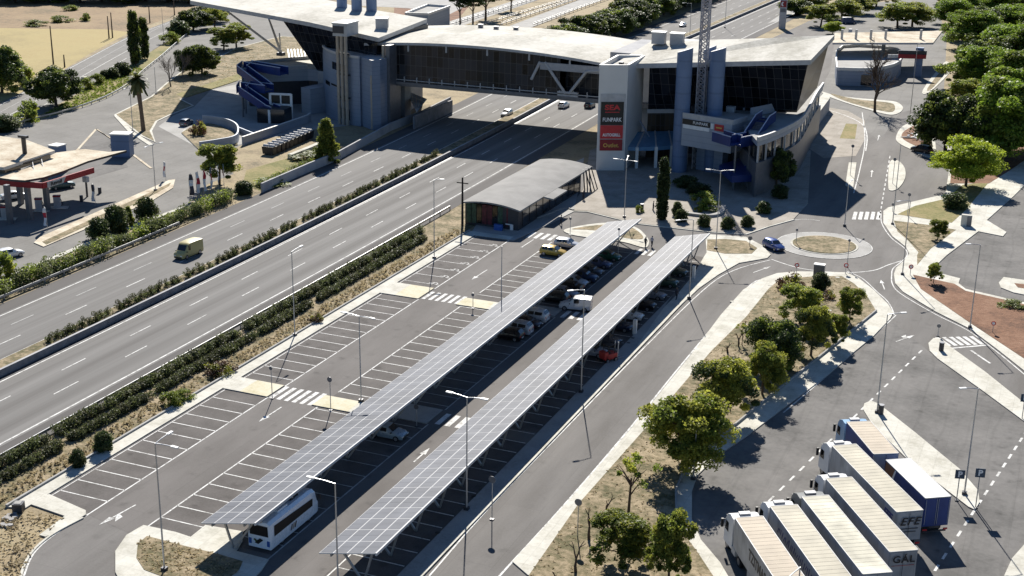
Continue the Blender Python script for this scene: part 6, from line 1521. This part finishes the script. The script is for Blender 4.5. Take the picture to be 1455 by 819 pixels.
def place_tree(key, px, py, H, R_, label, cat='tree', name=None, rz=None, group=None, world=None):
    root, parts, H0, R0 = TREES[key]
    r = bpy.data.objects.new(name or root.name.split('.')[0], None); COL.objects.link(r); r.empty_display_size = .5
    g = Vector(world) if world else G(px, py)
    if key in ('olive', 'olive2', 'mid', 'dark', 'forest', 'forest2', 'bright'): R_ *= 1.08
    r.location = (g.x, g.y, 0); r.rotation_euler = (0, 0, random.uniform(0, 6.28) if rz is None else rz); r.scale = (R_/R0, R_/R0, H/H0)
    for p in parts:
        c = p.copy(); COL.objects.link(c); c.parent = r
    return tag(r, label, cat, group)
tree_proto('olive', 1, 7, 3.4, 120, 250, .14, 'leaf_olive', 'leaf_mid', .22, r0=.22, name='broadleaf_tree')
tree_proto('olive2', 2, 7, 3.4, 115, 250, .14, 'leaf_olive', 'leaf_dark', .25, r0=.22, name='broadleaf_tree')
tree_proto('mid', 3, 6, 2.6, 100, 220, .125, 'leaf_mid', 'leaf_olive', .25, r0=.16, name='broadleaf_tree')
tree_proto('dark', 4, 9, 4.5, 165, 240, .19, 'leaf_dark', 'leaf_mid', .12, r0=.3, name='broadleaf_tree')
tree_proto('forest', 5, 10, 5, 175, 270, .21, 'leaf_forest', 'leaf_mid', .12, r0=.3, name='woodland_tree')
tree_proto('forest2', 6, 10, 5, 175, 270, .21, 'leaf_forest', 'leaf_forest', .12, r0=.3, name='woodland_tree')
tree_proto('bright', 7, 8, 4.4, 150, 250, .16, 'leaf_bright', 'leaf_bright', .22, r0=.2, bark='bark', name='bright_tree', flat_=.6)
tree_proto('poplar', 8, 14, 2.4, 130, 130, .24, 'leaf_dark', 'leaf_mid', .06, shape='column', r0=.25, name='poplar_tree', flat_=1.3)
tree_proto('cypress', 9, 12, 1.1, 170, 120, .16, 'leaf_dark', 'leaf_dark', .03, shape='column', r0=.15, name='cypress_tree', flat_=1.6, blob=.5)
tree_proto('conifer', 10, 8, 2.6, 120, 140, .17, 'leaf_mid', 'leaf_olive', .03, shape='cone', r0=.16, name='conifer_tree', blob=.35)
tree_proto('ball', 11, 2, 1.1, 60, 130, .10, 'leaf_dark', 'leaf_hedge', .05, shape='ball', r0=.08, name='round_bush', blob=.45, flat_=.9)
tree_proto('bush', 12, 1.6, 1.3, 26, 100, .10, 'leaf_mid', 'leaf_olive', .0, shape='ball', r0=.05, name='bush', blob=.45)
tree_proto('brownbush', 13, 1.4, 1.6, 26, 90, .10, 'leaf_brown', 'leaf_olive', .0, shape='ball', r0=.05, name='bush', blob=.4)
tree_proto('median', 14, 1.15, .8, 9, 60, .10, 'leaf_median', 'leaf_hedge', .0, shape='ball', r0=.03, name='median_bush', blob=.6)
tree_proto('pine', 15, 11, 3.6, 55, 110, .22, 'leaf_dark', 'leaf_dark', .45, r0=.25, name='pine_tree', flat_=.5)
tree_proto('sparse', 16, 6, 2.2, 12, 60, .15, 'leaf_mid', 'leaf_olive', .45, r0=.14, name='sparse_tree', blob=.35)
for k in list(TREES):
    root, parts, _, _ = TREES[k]
    for p in parts: COL.objects.unlink(p); p.parent = None
random.seed(5)
# trees of the planted island
for key, px, py, H, R_, lb in (
 ('olive', 972, 668, 7.8, 3.9, 'largest spreading olive green tree at the lower end of the tree island'),
 ('olive2', 1022, 598, 6.8, 3.3, 'wide olive green tree just above the largest one on the tree island'),
 ('olive', 1083, 562, 6.0, 2.3, 'yellowing tree in the middle of the tree island'),
 ('dark', 1098, 525, 6.6, 2.9, 'darkest dense tree in the middle of the tree island'),
 ('olive2', 1152, 507, 6.2, 2.35, 'rounded tree with visible trunk on the right side of the island grove'),
 ('mid', 1136, 462, 5.0, 2.7, 'broad low tree at the upper end of the island grove'),
 ('mid', 1186, 492, 4.0, 1.5, 'small dark green tree tucked right of the grove by the walkway'),
 ('mid', 1207, 460, 4.6, 1.7, 'free standing small round tree near the road bend'),
 ('mid', 882, 806, 4.6, 2.6, 'dense dark green tree standing apart near the bottom of the island'),
 ('mid', 950, 838, 6.6, 1.9, 'tall thin tree at the bottom of the island beside the walkway'),
 ('sparse', 893, 730, 6.8, 2.3, 'half bare tree with tufts of leaves above the dark trunk'),
 ('sparse', 1054, 492, 3.4, 1.0, 'small nearly bare sapling beside the grove on the island')):
    place_tree(key, px, py, H, R_, lb)
for key, px, py, H, R_, lb, c in (
 ('brownbush', 1120, 412, 2.2, 2.2, 'reddish brown bush at the top corner of the tree island', 'bush'),
 ('ball', 1166, 412, 2.3, 1.3, 'dark round bush beside the utility cabinet', 'bush'),
 ('brownbush', 1172, 424, 1.0, 1.5, 'low rusty red shrub behind the island grove', 'bush'),
 ('ball', 1380-24, 297, 2.6, 2.2, 'large dark round bush under the bright green tree', 'bush'),
 ('mid', 1332, 342, 3.2, 1.5, 'dark small shrub on the planter right of the roundabout', 'bush'),
 ('mid', 1326, 404, 3.0, 1.0, 'little green tree at the tip of the diagonal path', 'small tree'),
 ('bush', 1438, 437, .8, 2.0, 'low green weeds patch on the red soil bank', 'weeds'),
 ('bush', 245, 575, 1.4, 1.5, 'bright green shrub on the verge beside the kerb path', 'bush'),
 ('bush', 262, 568, 1.1, 1.2, 'yellowish smaller shrub beside the bright green one', 'bush'),
 ('ball', 148, 642, 2.0, 1.0, 'dark round bush on the verge right of its smaller twin', 'bush'),
 ('ball', 111, 664, 1.7, .8, 'smaller dark round bush on the verge at the lower left', 'bush'),
 ('brownbush', 316, 531, 1.3, 2.0, 'dry brownish shrub on the verge by the kerb path', 'bush'),
 ('brownbush', 448, 458, 1.0, 1.1, 'dark dry bush beside the kerb path above the lamp', 'bush'),
 ('ball', 968, 316, 2.0, 1.1, 'tall twin clipped bush, leftmost on the plaza edge', 'bush'),
 ('ball', 962, 308, 2.3, .9, 'narrow clipped bush behind the leftmost one of the plaza edge', 'bush'),
 ('ball', 1000, 323, 1.9, 1.15, 'clipped round bush between the bench and the road kerb', 'bush'),
 ('ball', 1034, 326, 1.9, 1.15, 'clipped round bush right of the double headed plaza lamp', 'bush'),
 ('ball', 1062, 323, 1.8, 1.1, 'clipped round bush fourth along the plaza kerb', 'bush'),
 ('ball', 1085, 304, 1.9, 1.3, 'clipped round bush at the edge of the building shadow', 'bush'),
 ('ball', 1108, 282, 2.2, 1.6, 'dark round bush in the shade near the blue ramp', 'bush'),
 ('dark', 1103, 268, 7.5, 2.9, 'tall dark shrub in deep shade before the curved wing', 'bush'),
 ('bush', 998, 290, 2.0, 2.3, 'bright green spreading bush on the plaza behind the lamp', 'bush'),
 ('bush', 1008, 299, 1.8, 2.0, 'bright yellow green bush nearest the curved bench', 'bush'),
 ('ball', 975, 266, 1.8, 2.4, 'dark shaded bush near the entrance columns', 'bush'),
 ('ball', 993, 276, 1.7, 2.2, 'dark shaded bush between the entrance and the bright bushes', 'bush'),
 ('bush', 992, 302, 1.0, .8, 'small potted plant on a white stone on the plaza', 'plant'),
 ('bush', 908, 303, 1.2, .8, 'small dark plant in the pot beside the plaza lamp', 'plant'),
 ('ball', 141, 340, 3.0, 1.9, 'leftmost of the dark balls rising from the left hedge', 'bush'),
 ('ball', 165, 330, 3.8, 2.1, 'largest dark ball of the left hedge', 'bush'),
 ('conifer', 184, 322, 3.2, 1.1, 'small pointed conifer between the dark balls of the left hedge', 'conifer'),
 ('ball', 209, 313, 3.4, 1.9, 'dark ball bush at the upper end of the left hedge balls', 'bush'),
 ('bush', 3, 405, 4.0, 2.2, 'light green tall bush cut by the left picture edge', 'bush'),
 ('ball', 347, 277, 2.2, 1.7, 'round green bush at the upper end of the left hedge', 'bush'),
 ('mid', 312, 263, 7.0, 3.5, 'bushy dark green tree behind the row of banner flags', 'tree'),
 ('conifer', 465, 231, 8.2, 2.9, 'tall bright conifer beside the motorway below the left building', 'conifer'),
 ('brownbush', 281, 192, 2.6, 2.0, 'brownish round bush in the loading bay planter', 'bush'),
 ('bush', 445, 225, 1.1, 5.0, 'low green scrub along the retaining wall', 'scrub'),
 ('bush', 385, 262, 1.0, 3.4, 'low scrub at the foot of the retaining wall', 'scrub'),
 ('dark', 80, 152, 9.0, 5.2, 'large glossy tree at the guard rail of the left road', 'tree'),
 ('bush', 40, 174, 4.0, 3.2, 'grey green bush left of the large glossy tree', 'bush'),
 ('ball', 5, 186, 3.0, 3.4, 'dark bush at the left edge above the guard rail', 'bush'),
 ('poplar', 193, 93, 14.0, 2.0, 'tallest dark poplar by the country road', 'poplar'),
 ('poplar', 206, 84, 11, 1.7, 'shorter poplar right behind the tallest one', 'poplar'),
 ('ball', 174, 107, 3.0, 2.4, 'dark round bush nearest the poplars', 'bush'),
 ('ball', 160, 111, 2.4, 1.9, 'dark round bush in the middle of the three by the road', 'bush'),
 ('ball', 149, 112, 1.9, 1.4, 'smallest dark round bush of the three by the road', 'bush'),
 ('bush', 137, 119, 2.2, 2.4, 'green bush beside the white stone on the left verge', 'bush'),
 ('bush', 121, 127, 2.4, 2.2, 'pale green weeds next to the large glossy tree', 'bush'),
 ('dark', 274, 107, 7.6, 3.8, 'left half of the dark round tree pair on the dry verge', 'tree'),
 ('dark', 287, 106, 7.8, 4.0, 'right half of the dark round tree pair on the dry verge', 'tree'),
 ('mid', 318, 72, 6.2, 4.2, 'light green tree at the kerb below the roof tip, left one', 'tree'),
 ('mid', 336, 68, 6.6, 4.6, 'light green tree at the kerb below the roof tip, right one', 'tree'),
 ('olive', 305, 40, 6.5, 4.0, 'pale tree behind the roof tip at the far bend', 'tree'),
 ('dark', 275, 44, 6.5, 5.0, 'dark dense tree at the guard rail near the far bend', 'tree'),
 ('ball', 255, 50, 4.0, 3.6, 'spiky round bush at the guard rail beyond the poplars', 'bush'),
 ('bush', 241, 62, 3.0, 3.2, 'olive bush left of the spiky round one', 'bush'),
 ('dark', 297, 32, 6.0, 5.5, 'dark tree close to the roof edge in the far background', 'tree'),
 ('dark', 3, 132, 11.5, 5.6, 'large dark tree at the left picture edge', 'tree'),
 ('bush', 31, 122, 4.2, 3.6, 'light green bush right of the dark edge tree', 'bush'),
 ('pine', 654, 34, 12, 5.0, 'left umbrella pine behind the bridge roof', 'pine tree'),
 ('pine', 672, 33, 12, 5.0, 'middle umbrella pine behind the bridge roof', 'pine tree'),
 ('pine', 690, 28, 13, 6.5, 'right broad umbrella pine behind the bridge roof', 'pine tree'),
 ('pine', 726, 16, 9, 5.0, 'dry leaning pine right of the three umbrella pines', 'pine tree'),
 ('bush', 122, 30, 2.2, 2.0, 'lone dark shrub standing in the brown field', 'bush'),
 ('bush', 52, 37, 1.6, 4.0, 'low bush clump in the brown field', 'bush'),
 ('bush', 87, 31, 1.8, 4.2, 'grey bush clump in the middle of the brown field', 'bush'),
 ('bush', 99, 15, 1.6, 3.2, 'small dark bush in the upper brown field', 'bush')):
    place_tree(key, px, py, H, R_, lb, c, name={'tree': None, 'bush': 'bush'}.get(c))
# cypress
c = place_tree('cypress', 940, 313, 10.2, 1.1, 'slender dark cypress standing in the middle of the plaza', 'cypress')
c = place_tree('bright', 1372, 266, 8.6, 5.6, 'bright yellow green tree with round crown by the diagonal path', 'tree')
# right woodland: one tree at a time
random.seed(9)
wood = [('dark', 1343, 216, 12.5, 6.2, 'very dark round tree overhanging the parked black car'), ('forest', 1425, 228, 15, 8.0, 'large bright fringed tree right of the very dark one'),
 ('dark', 1400, 225, 10, 5, 'dark shaded tree between the large woodland trees'), ('forest', 1378, 125, 10, 6.5, 'woodland tree over the road bend'), ('forest2', 1410, 130, 11, 7, 'woodland tree behind the road bend'),
 ('forest', 1448, 150, 12, 7.5, 'woodland tree at the right edge, middle height'), ('forest2', 1352, 35, 9, 6.5, 'woodland tree at the roadside curve top'), ('forest', 1385, 72, 11, 7.5, 'light woodland tree beside the upper lamp'),
 ('forest2', 1428, 90, 11, 8, 'broad woodland tree in the upper right'), ('forest', 1462, 100, 11, 8, 'woodland tree at the upper right edge'), ('forest', 1368, 58, 9, 6, 'woodland tree leaning to the curved kerb'),
 ('dark', 1400, 48, 9, 7, 'dark woodland tree near the top'), ('forest2', 1440, 50, 10, 8, 'yellowish woodland tree near the top right'), ('forest', 1480, 60, 10, 8, 'woodland tree outside corner top right'),
 ('forest', 1375, 28, 8, 7, 'woodland tree above the road curve'), ('forest2', 1412, 22, 9, 8, 'woodland tree at the top edge'), ('dark', 1450, 18, 9, 8, 'dark woodland tree at the top right corner'), ('dark', 1395, 100, 9, 6, 'dark woodland tree behind the kerb lamp'),
 ('forest', 1430, 178, 12, 6, 'tall woodland tree above the bright fringed one'), ('forest2', 1470, 215, 13, 7, 'woodland tree cut by the right edge'), ('mid', 1368, 150, 6, 4, 'smaller bright tree in front of the dark wood'), ('forest', 1355, 8, 8, 7, 'tree at the top of the road curve'), ('dark', 1470, 140, 12, 7, 'dark tree behind the right edge')]
for key, px, py, H, R_, lb in wood: place_tree(key, px, py, H, R_, lb, 'tree')
for key, px, py, H, R_, lb in (('olive', 1196, 28, 7, 6, 'olive tree left of the parked blue van'), ('mid', 1166, 38, 7, 5.5, 'dark tree right of the station totem'), ('olive2', 1222, 20, 6, 6, 'tree behind the far canopy, upper middle'), ('mid', 1275, 40, 8, 6.5, 'dense tree right of the parked blue van'), ('olive', 1296, 38, 8, 6.0, 'yellowish tree beside the far road'), ('bright', 1183, 49, 4, 3.0, 'yellow green shrub at the left end of the far canopy'), ('dark', 1130, 22, 6, 5, 'dark shrub tree beside the station totem'), ('mid', 1245, 10, 6, 6, 'small tree near the top edge'), ('olive', 1150, 15, 7, 6, 'olive tree at the motorway exit near the top')):
    place_tree(key, px, py, H, R_, lb, 'tree')
random.seed(12)
for i in range(22):
    t = i/21; a = Vector((-141.5, 375)).lerp(Vector((-142.5, 575)), t)
    place_tree(('conifer', 'dark', 'pine')[i % 3] if False else 'dark', 0, 0, random.uniform(7.5, 10), random.uniform(5.2, 7), ('dark tree of the long row between the slip road and motorway, '+('near end' if i < 2 else 'far end' if i > 18 else 'inner part')), 'tree', world=(a.x+random.uniform(-1.5, 1.5), a.y), group='tree row between the far carriageways')
for i in range(13):
    px = -10+i*31; place_tree('dark', px, 2+random.uniform(-2, 2)+ (px-100)*0.00, random.uniform(6, 9), random.uniform(8, 12), 'dark tree of the distant belt above the brown field', 'tree', group='distant tree belt beyond the field')
# median bushes
random.seed(21); y = 121.5; k = 0
while y < 236:
    if random.random() > .06:
        place_tree('median', 0, 0, random.uniform(.95, 1.45), random.uniform(.5, .8), 'low olive bush in the planted motorway median', 'bush', name='median_bush', world=(MX(-111.5, y)+random.uniform(-.15, .15), y), group='row of low bushes in the motorway median')
    y += random.uniform(.95, 1.45); k += 1
# hedges -----------------------------------------------------------------
def hedge(label, line, wd, ht, dens, leaf=.12, mat='leaf_hedge', mat2='leaf_mid', seed=1, name='hedge'):
    random.seed(seed); m = MB(); P = [Vector(p) for p in line]
    for a, b in zip(P, P[1:]):
        L = (b-a).length; n = max(1, int(L/ (wd*.26)))
        for i in range(n):
            t = (i+random.random())/n; c = a.lerp(b, t); s = random.uniform(.75, 1.2)
            if random.random() < .04 or math.sin(c.y*.9)+math.sin(c.y*.37+seed) > 1.55: continue
            for q in range(2):
                cc = Vector((c.x+random.uniform(-.3, .3)*wd, c.y+random.uniform(-.3, .3)*wd, ht*s*random.uniform(.35, .6)))
                leaves(m, cc, wd*.5*s, dens, leaf, mat if random.random() < .65 else mat2, ht/wd*1.0)
    o = m.build(name); return tag(o, label, 'hedge')
hedge('outer row of the double oleander hedge next to the motorway shoulder', [(-92.9, 70), (-92.7, 120), (-92.8, 150), (-93.1, 186)], 1.2, 1.2, 110, leaf=.11, mat2='leaf_median', seed=2)
hedge('inner row of the double oleander hedge next to the dry verge', [(-90.6, 70), (-90.4, 120), (-90.5, 150), (-90.8, 184)], 1.2, 1.0, 110, leaf=.11, mat2='leaf_median', seed=3)
hedge('long green oleander hedge between the left station and the motorway', [(MX(-130.0, y_), y_) for y_ in (112, 130, 150, 165, 178, 190)], 2.4, 2.4, 120, leaf=.17, seed=4)
# cut of the left hedge beyond wall
hedge('low scrubby hedge on top of the motorway retaining wall', [(G(378, 268).x-1, G(378, 268).y), (G(455, 230).x-1.2, G(455, 230).y)], 1.2, 1.3, 50, seed=5)
# dead / bare trees --------------------------------------------------------
def bare(px, py, H, spread, label, seed, r0=.12, depth=3, mat='bark', kids=3, name='bare_tree', cat='bare tree', tw=.45):
    random.seed(seed); g = G(px, py); r = thing(name, label, cat, (g.x, g.y, 0)); tm = MB(); bm_ = MB()
    def grow(mb, p, d, L, rad, dep):
        q = p+d*L*.5+Vector((random.uniform(-1, 1), random.uniform(-1, 1), 0))*L*.06; e = q+(d+rnd_dir()*.18).normalized()*L*.5
        mb.tube([p, q, e], [rad, rad*.8, rad*.6], mat, 5 if dep < 2 else 7, cap=False)
        if dep > 0:
            for i in range(kids+(1 if dep > 2 else 0)):
                nd = (d+rnd_dir()*spread+Vector((0, 0, .15))).normalized(); grow(bm_, e if i < 2 else q, nd, L*random.uniform(.55, .8), rad*tw*1.2, dep-1)
    grow(tm, Vector((0, 0, 0)), Vector((random.uniform(-.1, .1), random.uniform(-.1, .1), 1)).normalized(), H*.42, r0, depth)
    tm.build('trunk', r); bm_.build('branches', r); return r
bare(1243, 160, 13, .75, 'leafless brown tree on the kerbed island of the far station', 3, .38, 5, kids=3, tw=.5)
bare(243, 124, 8, .6, 'grey leafless tree left of the dark round pair', 4, .2, 5, 'bark_pale')
bare(259, 112, 6, .6, 'small grey leafless tree touching the dark round pair', 6, .15, 5, 'bark_pale')
for i, (px, py, H, lb) in enumerate(((862, 738, 2.6, 'cut stump with bent branches left of the half bare tree'), (837, 769, 3.2, 'forked dead stump beside the round dark sign'), (818, 815, 3.6, 'bent dead trunk at the bottom of the tree island'), (790, 838, 2.0, 'low dead stump at the bottom picture edge'), (1049, 494, 2.4, 'forked dead stump left of the island grove'), (1034, 503, 1.6, 'short dead stump near the access road on the island'), (1060, 480, 2.6, 'leaning dead stump beside the sapling'))):
    bare(px, py, H, .7, lb, 40+i, .16, 2, kids=2, name='dead_stump', cat='stump')
for px, py, H, lb in ((52, 96, .0, ''),):
    pass
# palm -----------------------------------------------------------------
g = G(204, 187); r = thing('palm_tree', 'shaggy palm tree with brown trunk leaning on the left verge', 'palm', (g.x, g.y, 0)); random.seed(77)
m = MB(); m.tube([(0, 0, 0), (-.2, 0, 4), (-.5, 0, 8), (-.7, 0, 10.5)], [.5, .42, .5, 1.0], 'palm_bark', 10); m.build('trunk', r)
m = MB()
for i in range(70):
    a = random.uniform(0, 6.28); el = random.uniform(-.9, 1.1); L = random.uniform(2.4, 3.2); c0 = Vector((-.7, 0, 11)); d = Vector((math.cos(a)*math.cos(el), math.sin(a)*math.cos(el), math.sin(el)))
    prev = c0; side = Vector((-math.sin(a), math.cos(a), 0))
    for k in range(5):
        t = (k+1)/5; q = c0+d*L*t+Vector((0, 0, -1.3*t*t)); wv = .55*(1-abs(t-.5))
        m.face([prev-side*wv, q-side*wv*.8, q+side*wv*.8, prev+side*wv], 'palm_leaf'); prev = q
m.build('crown', r)
# dry grass tufts on verges ---------------------------------------------
def tufts(poly, n, mat, label, seed, size=.28, h=.35):
    random.seed(seed); P = GP(poly) if not isinstance(poly[0], Vector) else poly
    x0, x1 = min(p.x for p in P), max(p.x for p in P); y0, y1 = min(p.y for p in P), max(p.y for p in P); m = MB(); c = 0; tries = 0
    def inside(x, y):
        s = False; j = len(P)-1
        for i in range(len(P)):
            if (P[i].y > y) != (P[j].y > y) and x < (P[j].x-P[i].x)*(y-P[i].y)/(P[j].y-P[i].y)+P[i].x: s = not s
            j = i
        return s
    while c < n and tries < n*20:
        tries += 1; x, y = random.uniform(x0, x1), random.uniform(y0, y1)
        if not inside(x, y): continue
        c += 1
        for k in range(3):
            a = random.uniform(0, 6.28); s = size*random.uniform(.4, 1.2); hh = h*random.uniform(.4, 1.3); dx, dy = math.cos(a)*s, math.sin(a)*s
            ox, oy = random.uniform(-.2, .2), random.uniform(-.2, .2)
            m.face([(x-dx, y-dy, .12), (x+dx, y+dy, .12), (x+dx*.7+ox, y+dy*.7+oy, .12+hh), (x-dx*.7+ox, y-dy*.7+oy, .12+hh)], mat)
    return tag(m.build('dry_grass'), label, 'grass', kind='stuff')
isl = [(752, 819), (822, 718), (914, 614), (1011, 500), (1060, 452), (1092, 412), (1128, 396), (1196, 394), (1245, 444), (1200, 481), (1092, 567), (1040, 610), (991, 654), (961, 700), (961, 735), (993, 790), (1022, 870), (730, 870)]
tufts(isl, 1500, 'grass_dry', 'dry yellow grass covering the tree island', 1, .12, .12)
tufts([Vector((-88.9, 78)), Vector((-86.5, 78)), Vector((-86.5, 189)), Vector((-88.9, 189))], 1300, 'grass_dry', 'dry straw coloured grass on the verge beside the kerb path', 2, .14, .22)
tufts([(209, 764), (262, 778), (312, 790), (340, 812), (300, 845), (232, 822), (194, 795), (196, 775)], 400, 'grass_dry', 'dry grass in the lower left island', 3, .12, .12)
tufts([(-30, 780), (0, 735), (30, 728), (92, 738), (56, 765), (30, 819), (20, 850), (-60, 850)], 500, 'grass_dry', 'dry grass at the lower left corner', 4, .12, .1)
tufts([(238, 118), (262, 100), (335, 70), (438, 60), (438, 94), (345, 112), (262, 140)], 500, 'grass_dry', 'dry grass on the slope below the left building', 5, .2, .15)
tufts([(x, y) for x, y in [(0, 205), (0, 0)]] and [(60, 165), (120, 130), (185, 95), (205, 100), (150, 140), (90, 160)], 700, 'leaf_mid', 'green grass between the country road and guard rail', 6, .3, .25)
m_ = None
def rocks(label, pts, seed, mat='rock_grey'):
    random.seed(seed)
    for px, py, s in pts:
        g = G(px, py); me = MB(); P = []
        for a in range(7):
            t = a*2*math.pi/7; P.append((s*math.cos(t)*random.uniform(.7, 1.1), s*math.sin(t)*random.uniform(.7, 1.1)))
        me.prism([(g.x+x, g.y+y) for x, y in P], 0, s*random.uniform(.5, .9), mat); tag(me.build('stone'), label, 'stone', 'small pale stones on bare soil')
rocks('pale stone lying in the rubble beside the drain box', [(10+random.uniform(-10, 14), 738+random.uniform(-12, 12), .28) for _ in range(12)], 3, 'rock_grey')
rocks('white stone lying in the dry soil near the island grove', [(1174, 448, .4), (1178, 443, .35), (1094, 407, .3), (1182, 455, .3), (1190, 396, .4), (1040, 430, .3)], 4, 'concrete_pale')
rocks('white stone in the verge by the country road', [(121, 113, .9)], 5, 'concrete_pale')
wall('tall shade-darkened concrete wall along the motorway beneath the left end of the bridge', [(588, 184), (610, 174), (642, 160)], .4, 2.9, 'concrete_shade')  # shade under the bridge is painted into this wall's colour
# curved bench on the plaza
m = MB(); P = smooth_pts(GP([(970, 305), (990, 308), (1012, 309), (1024, 305), (1028, 296)]), 5, False); kerb_ribbon(m, P, .8, 0, .55, 'concrete_grey'); tag(m.build('curved_bench'), 'long curved stone bench on the plaza behind the clipped bushes', 'bench')
m = MB(); P = smooth_pts(GP([(738, 318), (770, 309), (800, 298), (815, 300)]), 5, False); kerb_ribbon(m, P, .35, 0, .3, 'concrete_grey'); struct('kerb_edge', m)
# glass canopy pyramid beside the motorway under the bridge
m = MB(); a = W(577, 129, 4); b = W(607, 141, 4.2); c = W(592, 160, 3.4); d = (a+b+c)/3+Vector((-1.5, 4, -2.0))
m.face([a, b, c], 'glass_skylight'); m.face([c, b, a], 'glass_skylight'); m.face([d, a, c], 'dark_steel'); m.face([d, b, a], 'glass_dark'); m.face([d, c, b], 'dark_steel')
for t in (.25, .5, .75): m.beam(a.lerp(b, t)+Vector((0, -.08, .05)), c+Vector((0, -.08, .1)), .1, .1, 'lamp_white'); m.beam(a.lerp(c, t)+Vector((0, -.08, .05)), b.lerp(c, t)+Vector((0, -.08, .05)), .1, .1, 'lamp_white')
tag(m.build('glass_pyramid'), 'tilted glass pyramid skylight under the left end of the bridge', 'skylight')
m = MB(); m.box((-141.5, 270, 4.4), (6.5, 3, 8.8), 'wall_concrete'); tag(m.build('bridge_pier'), 'pale concrete pier carrying the left end of the bridge', 'pier')
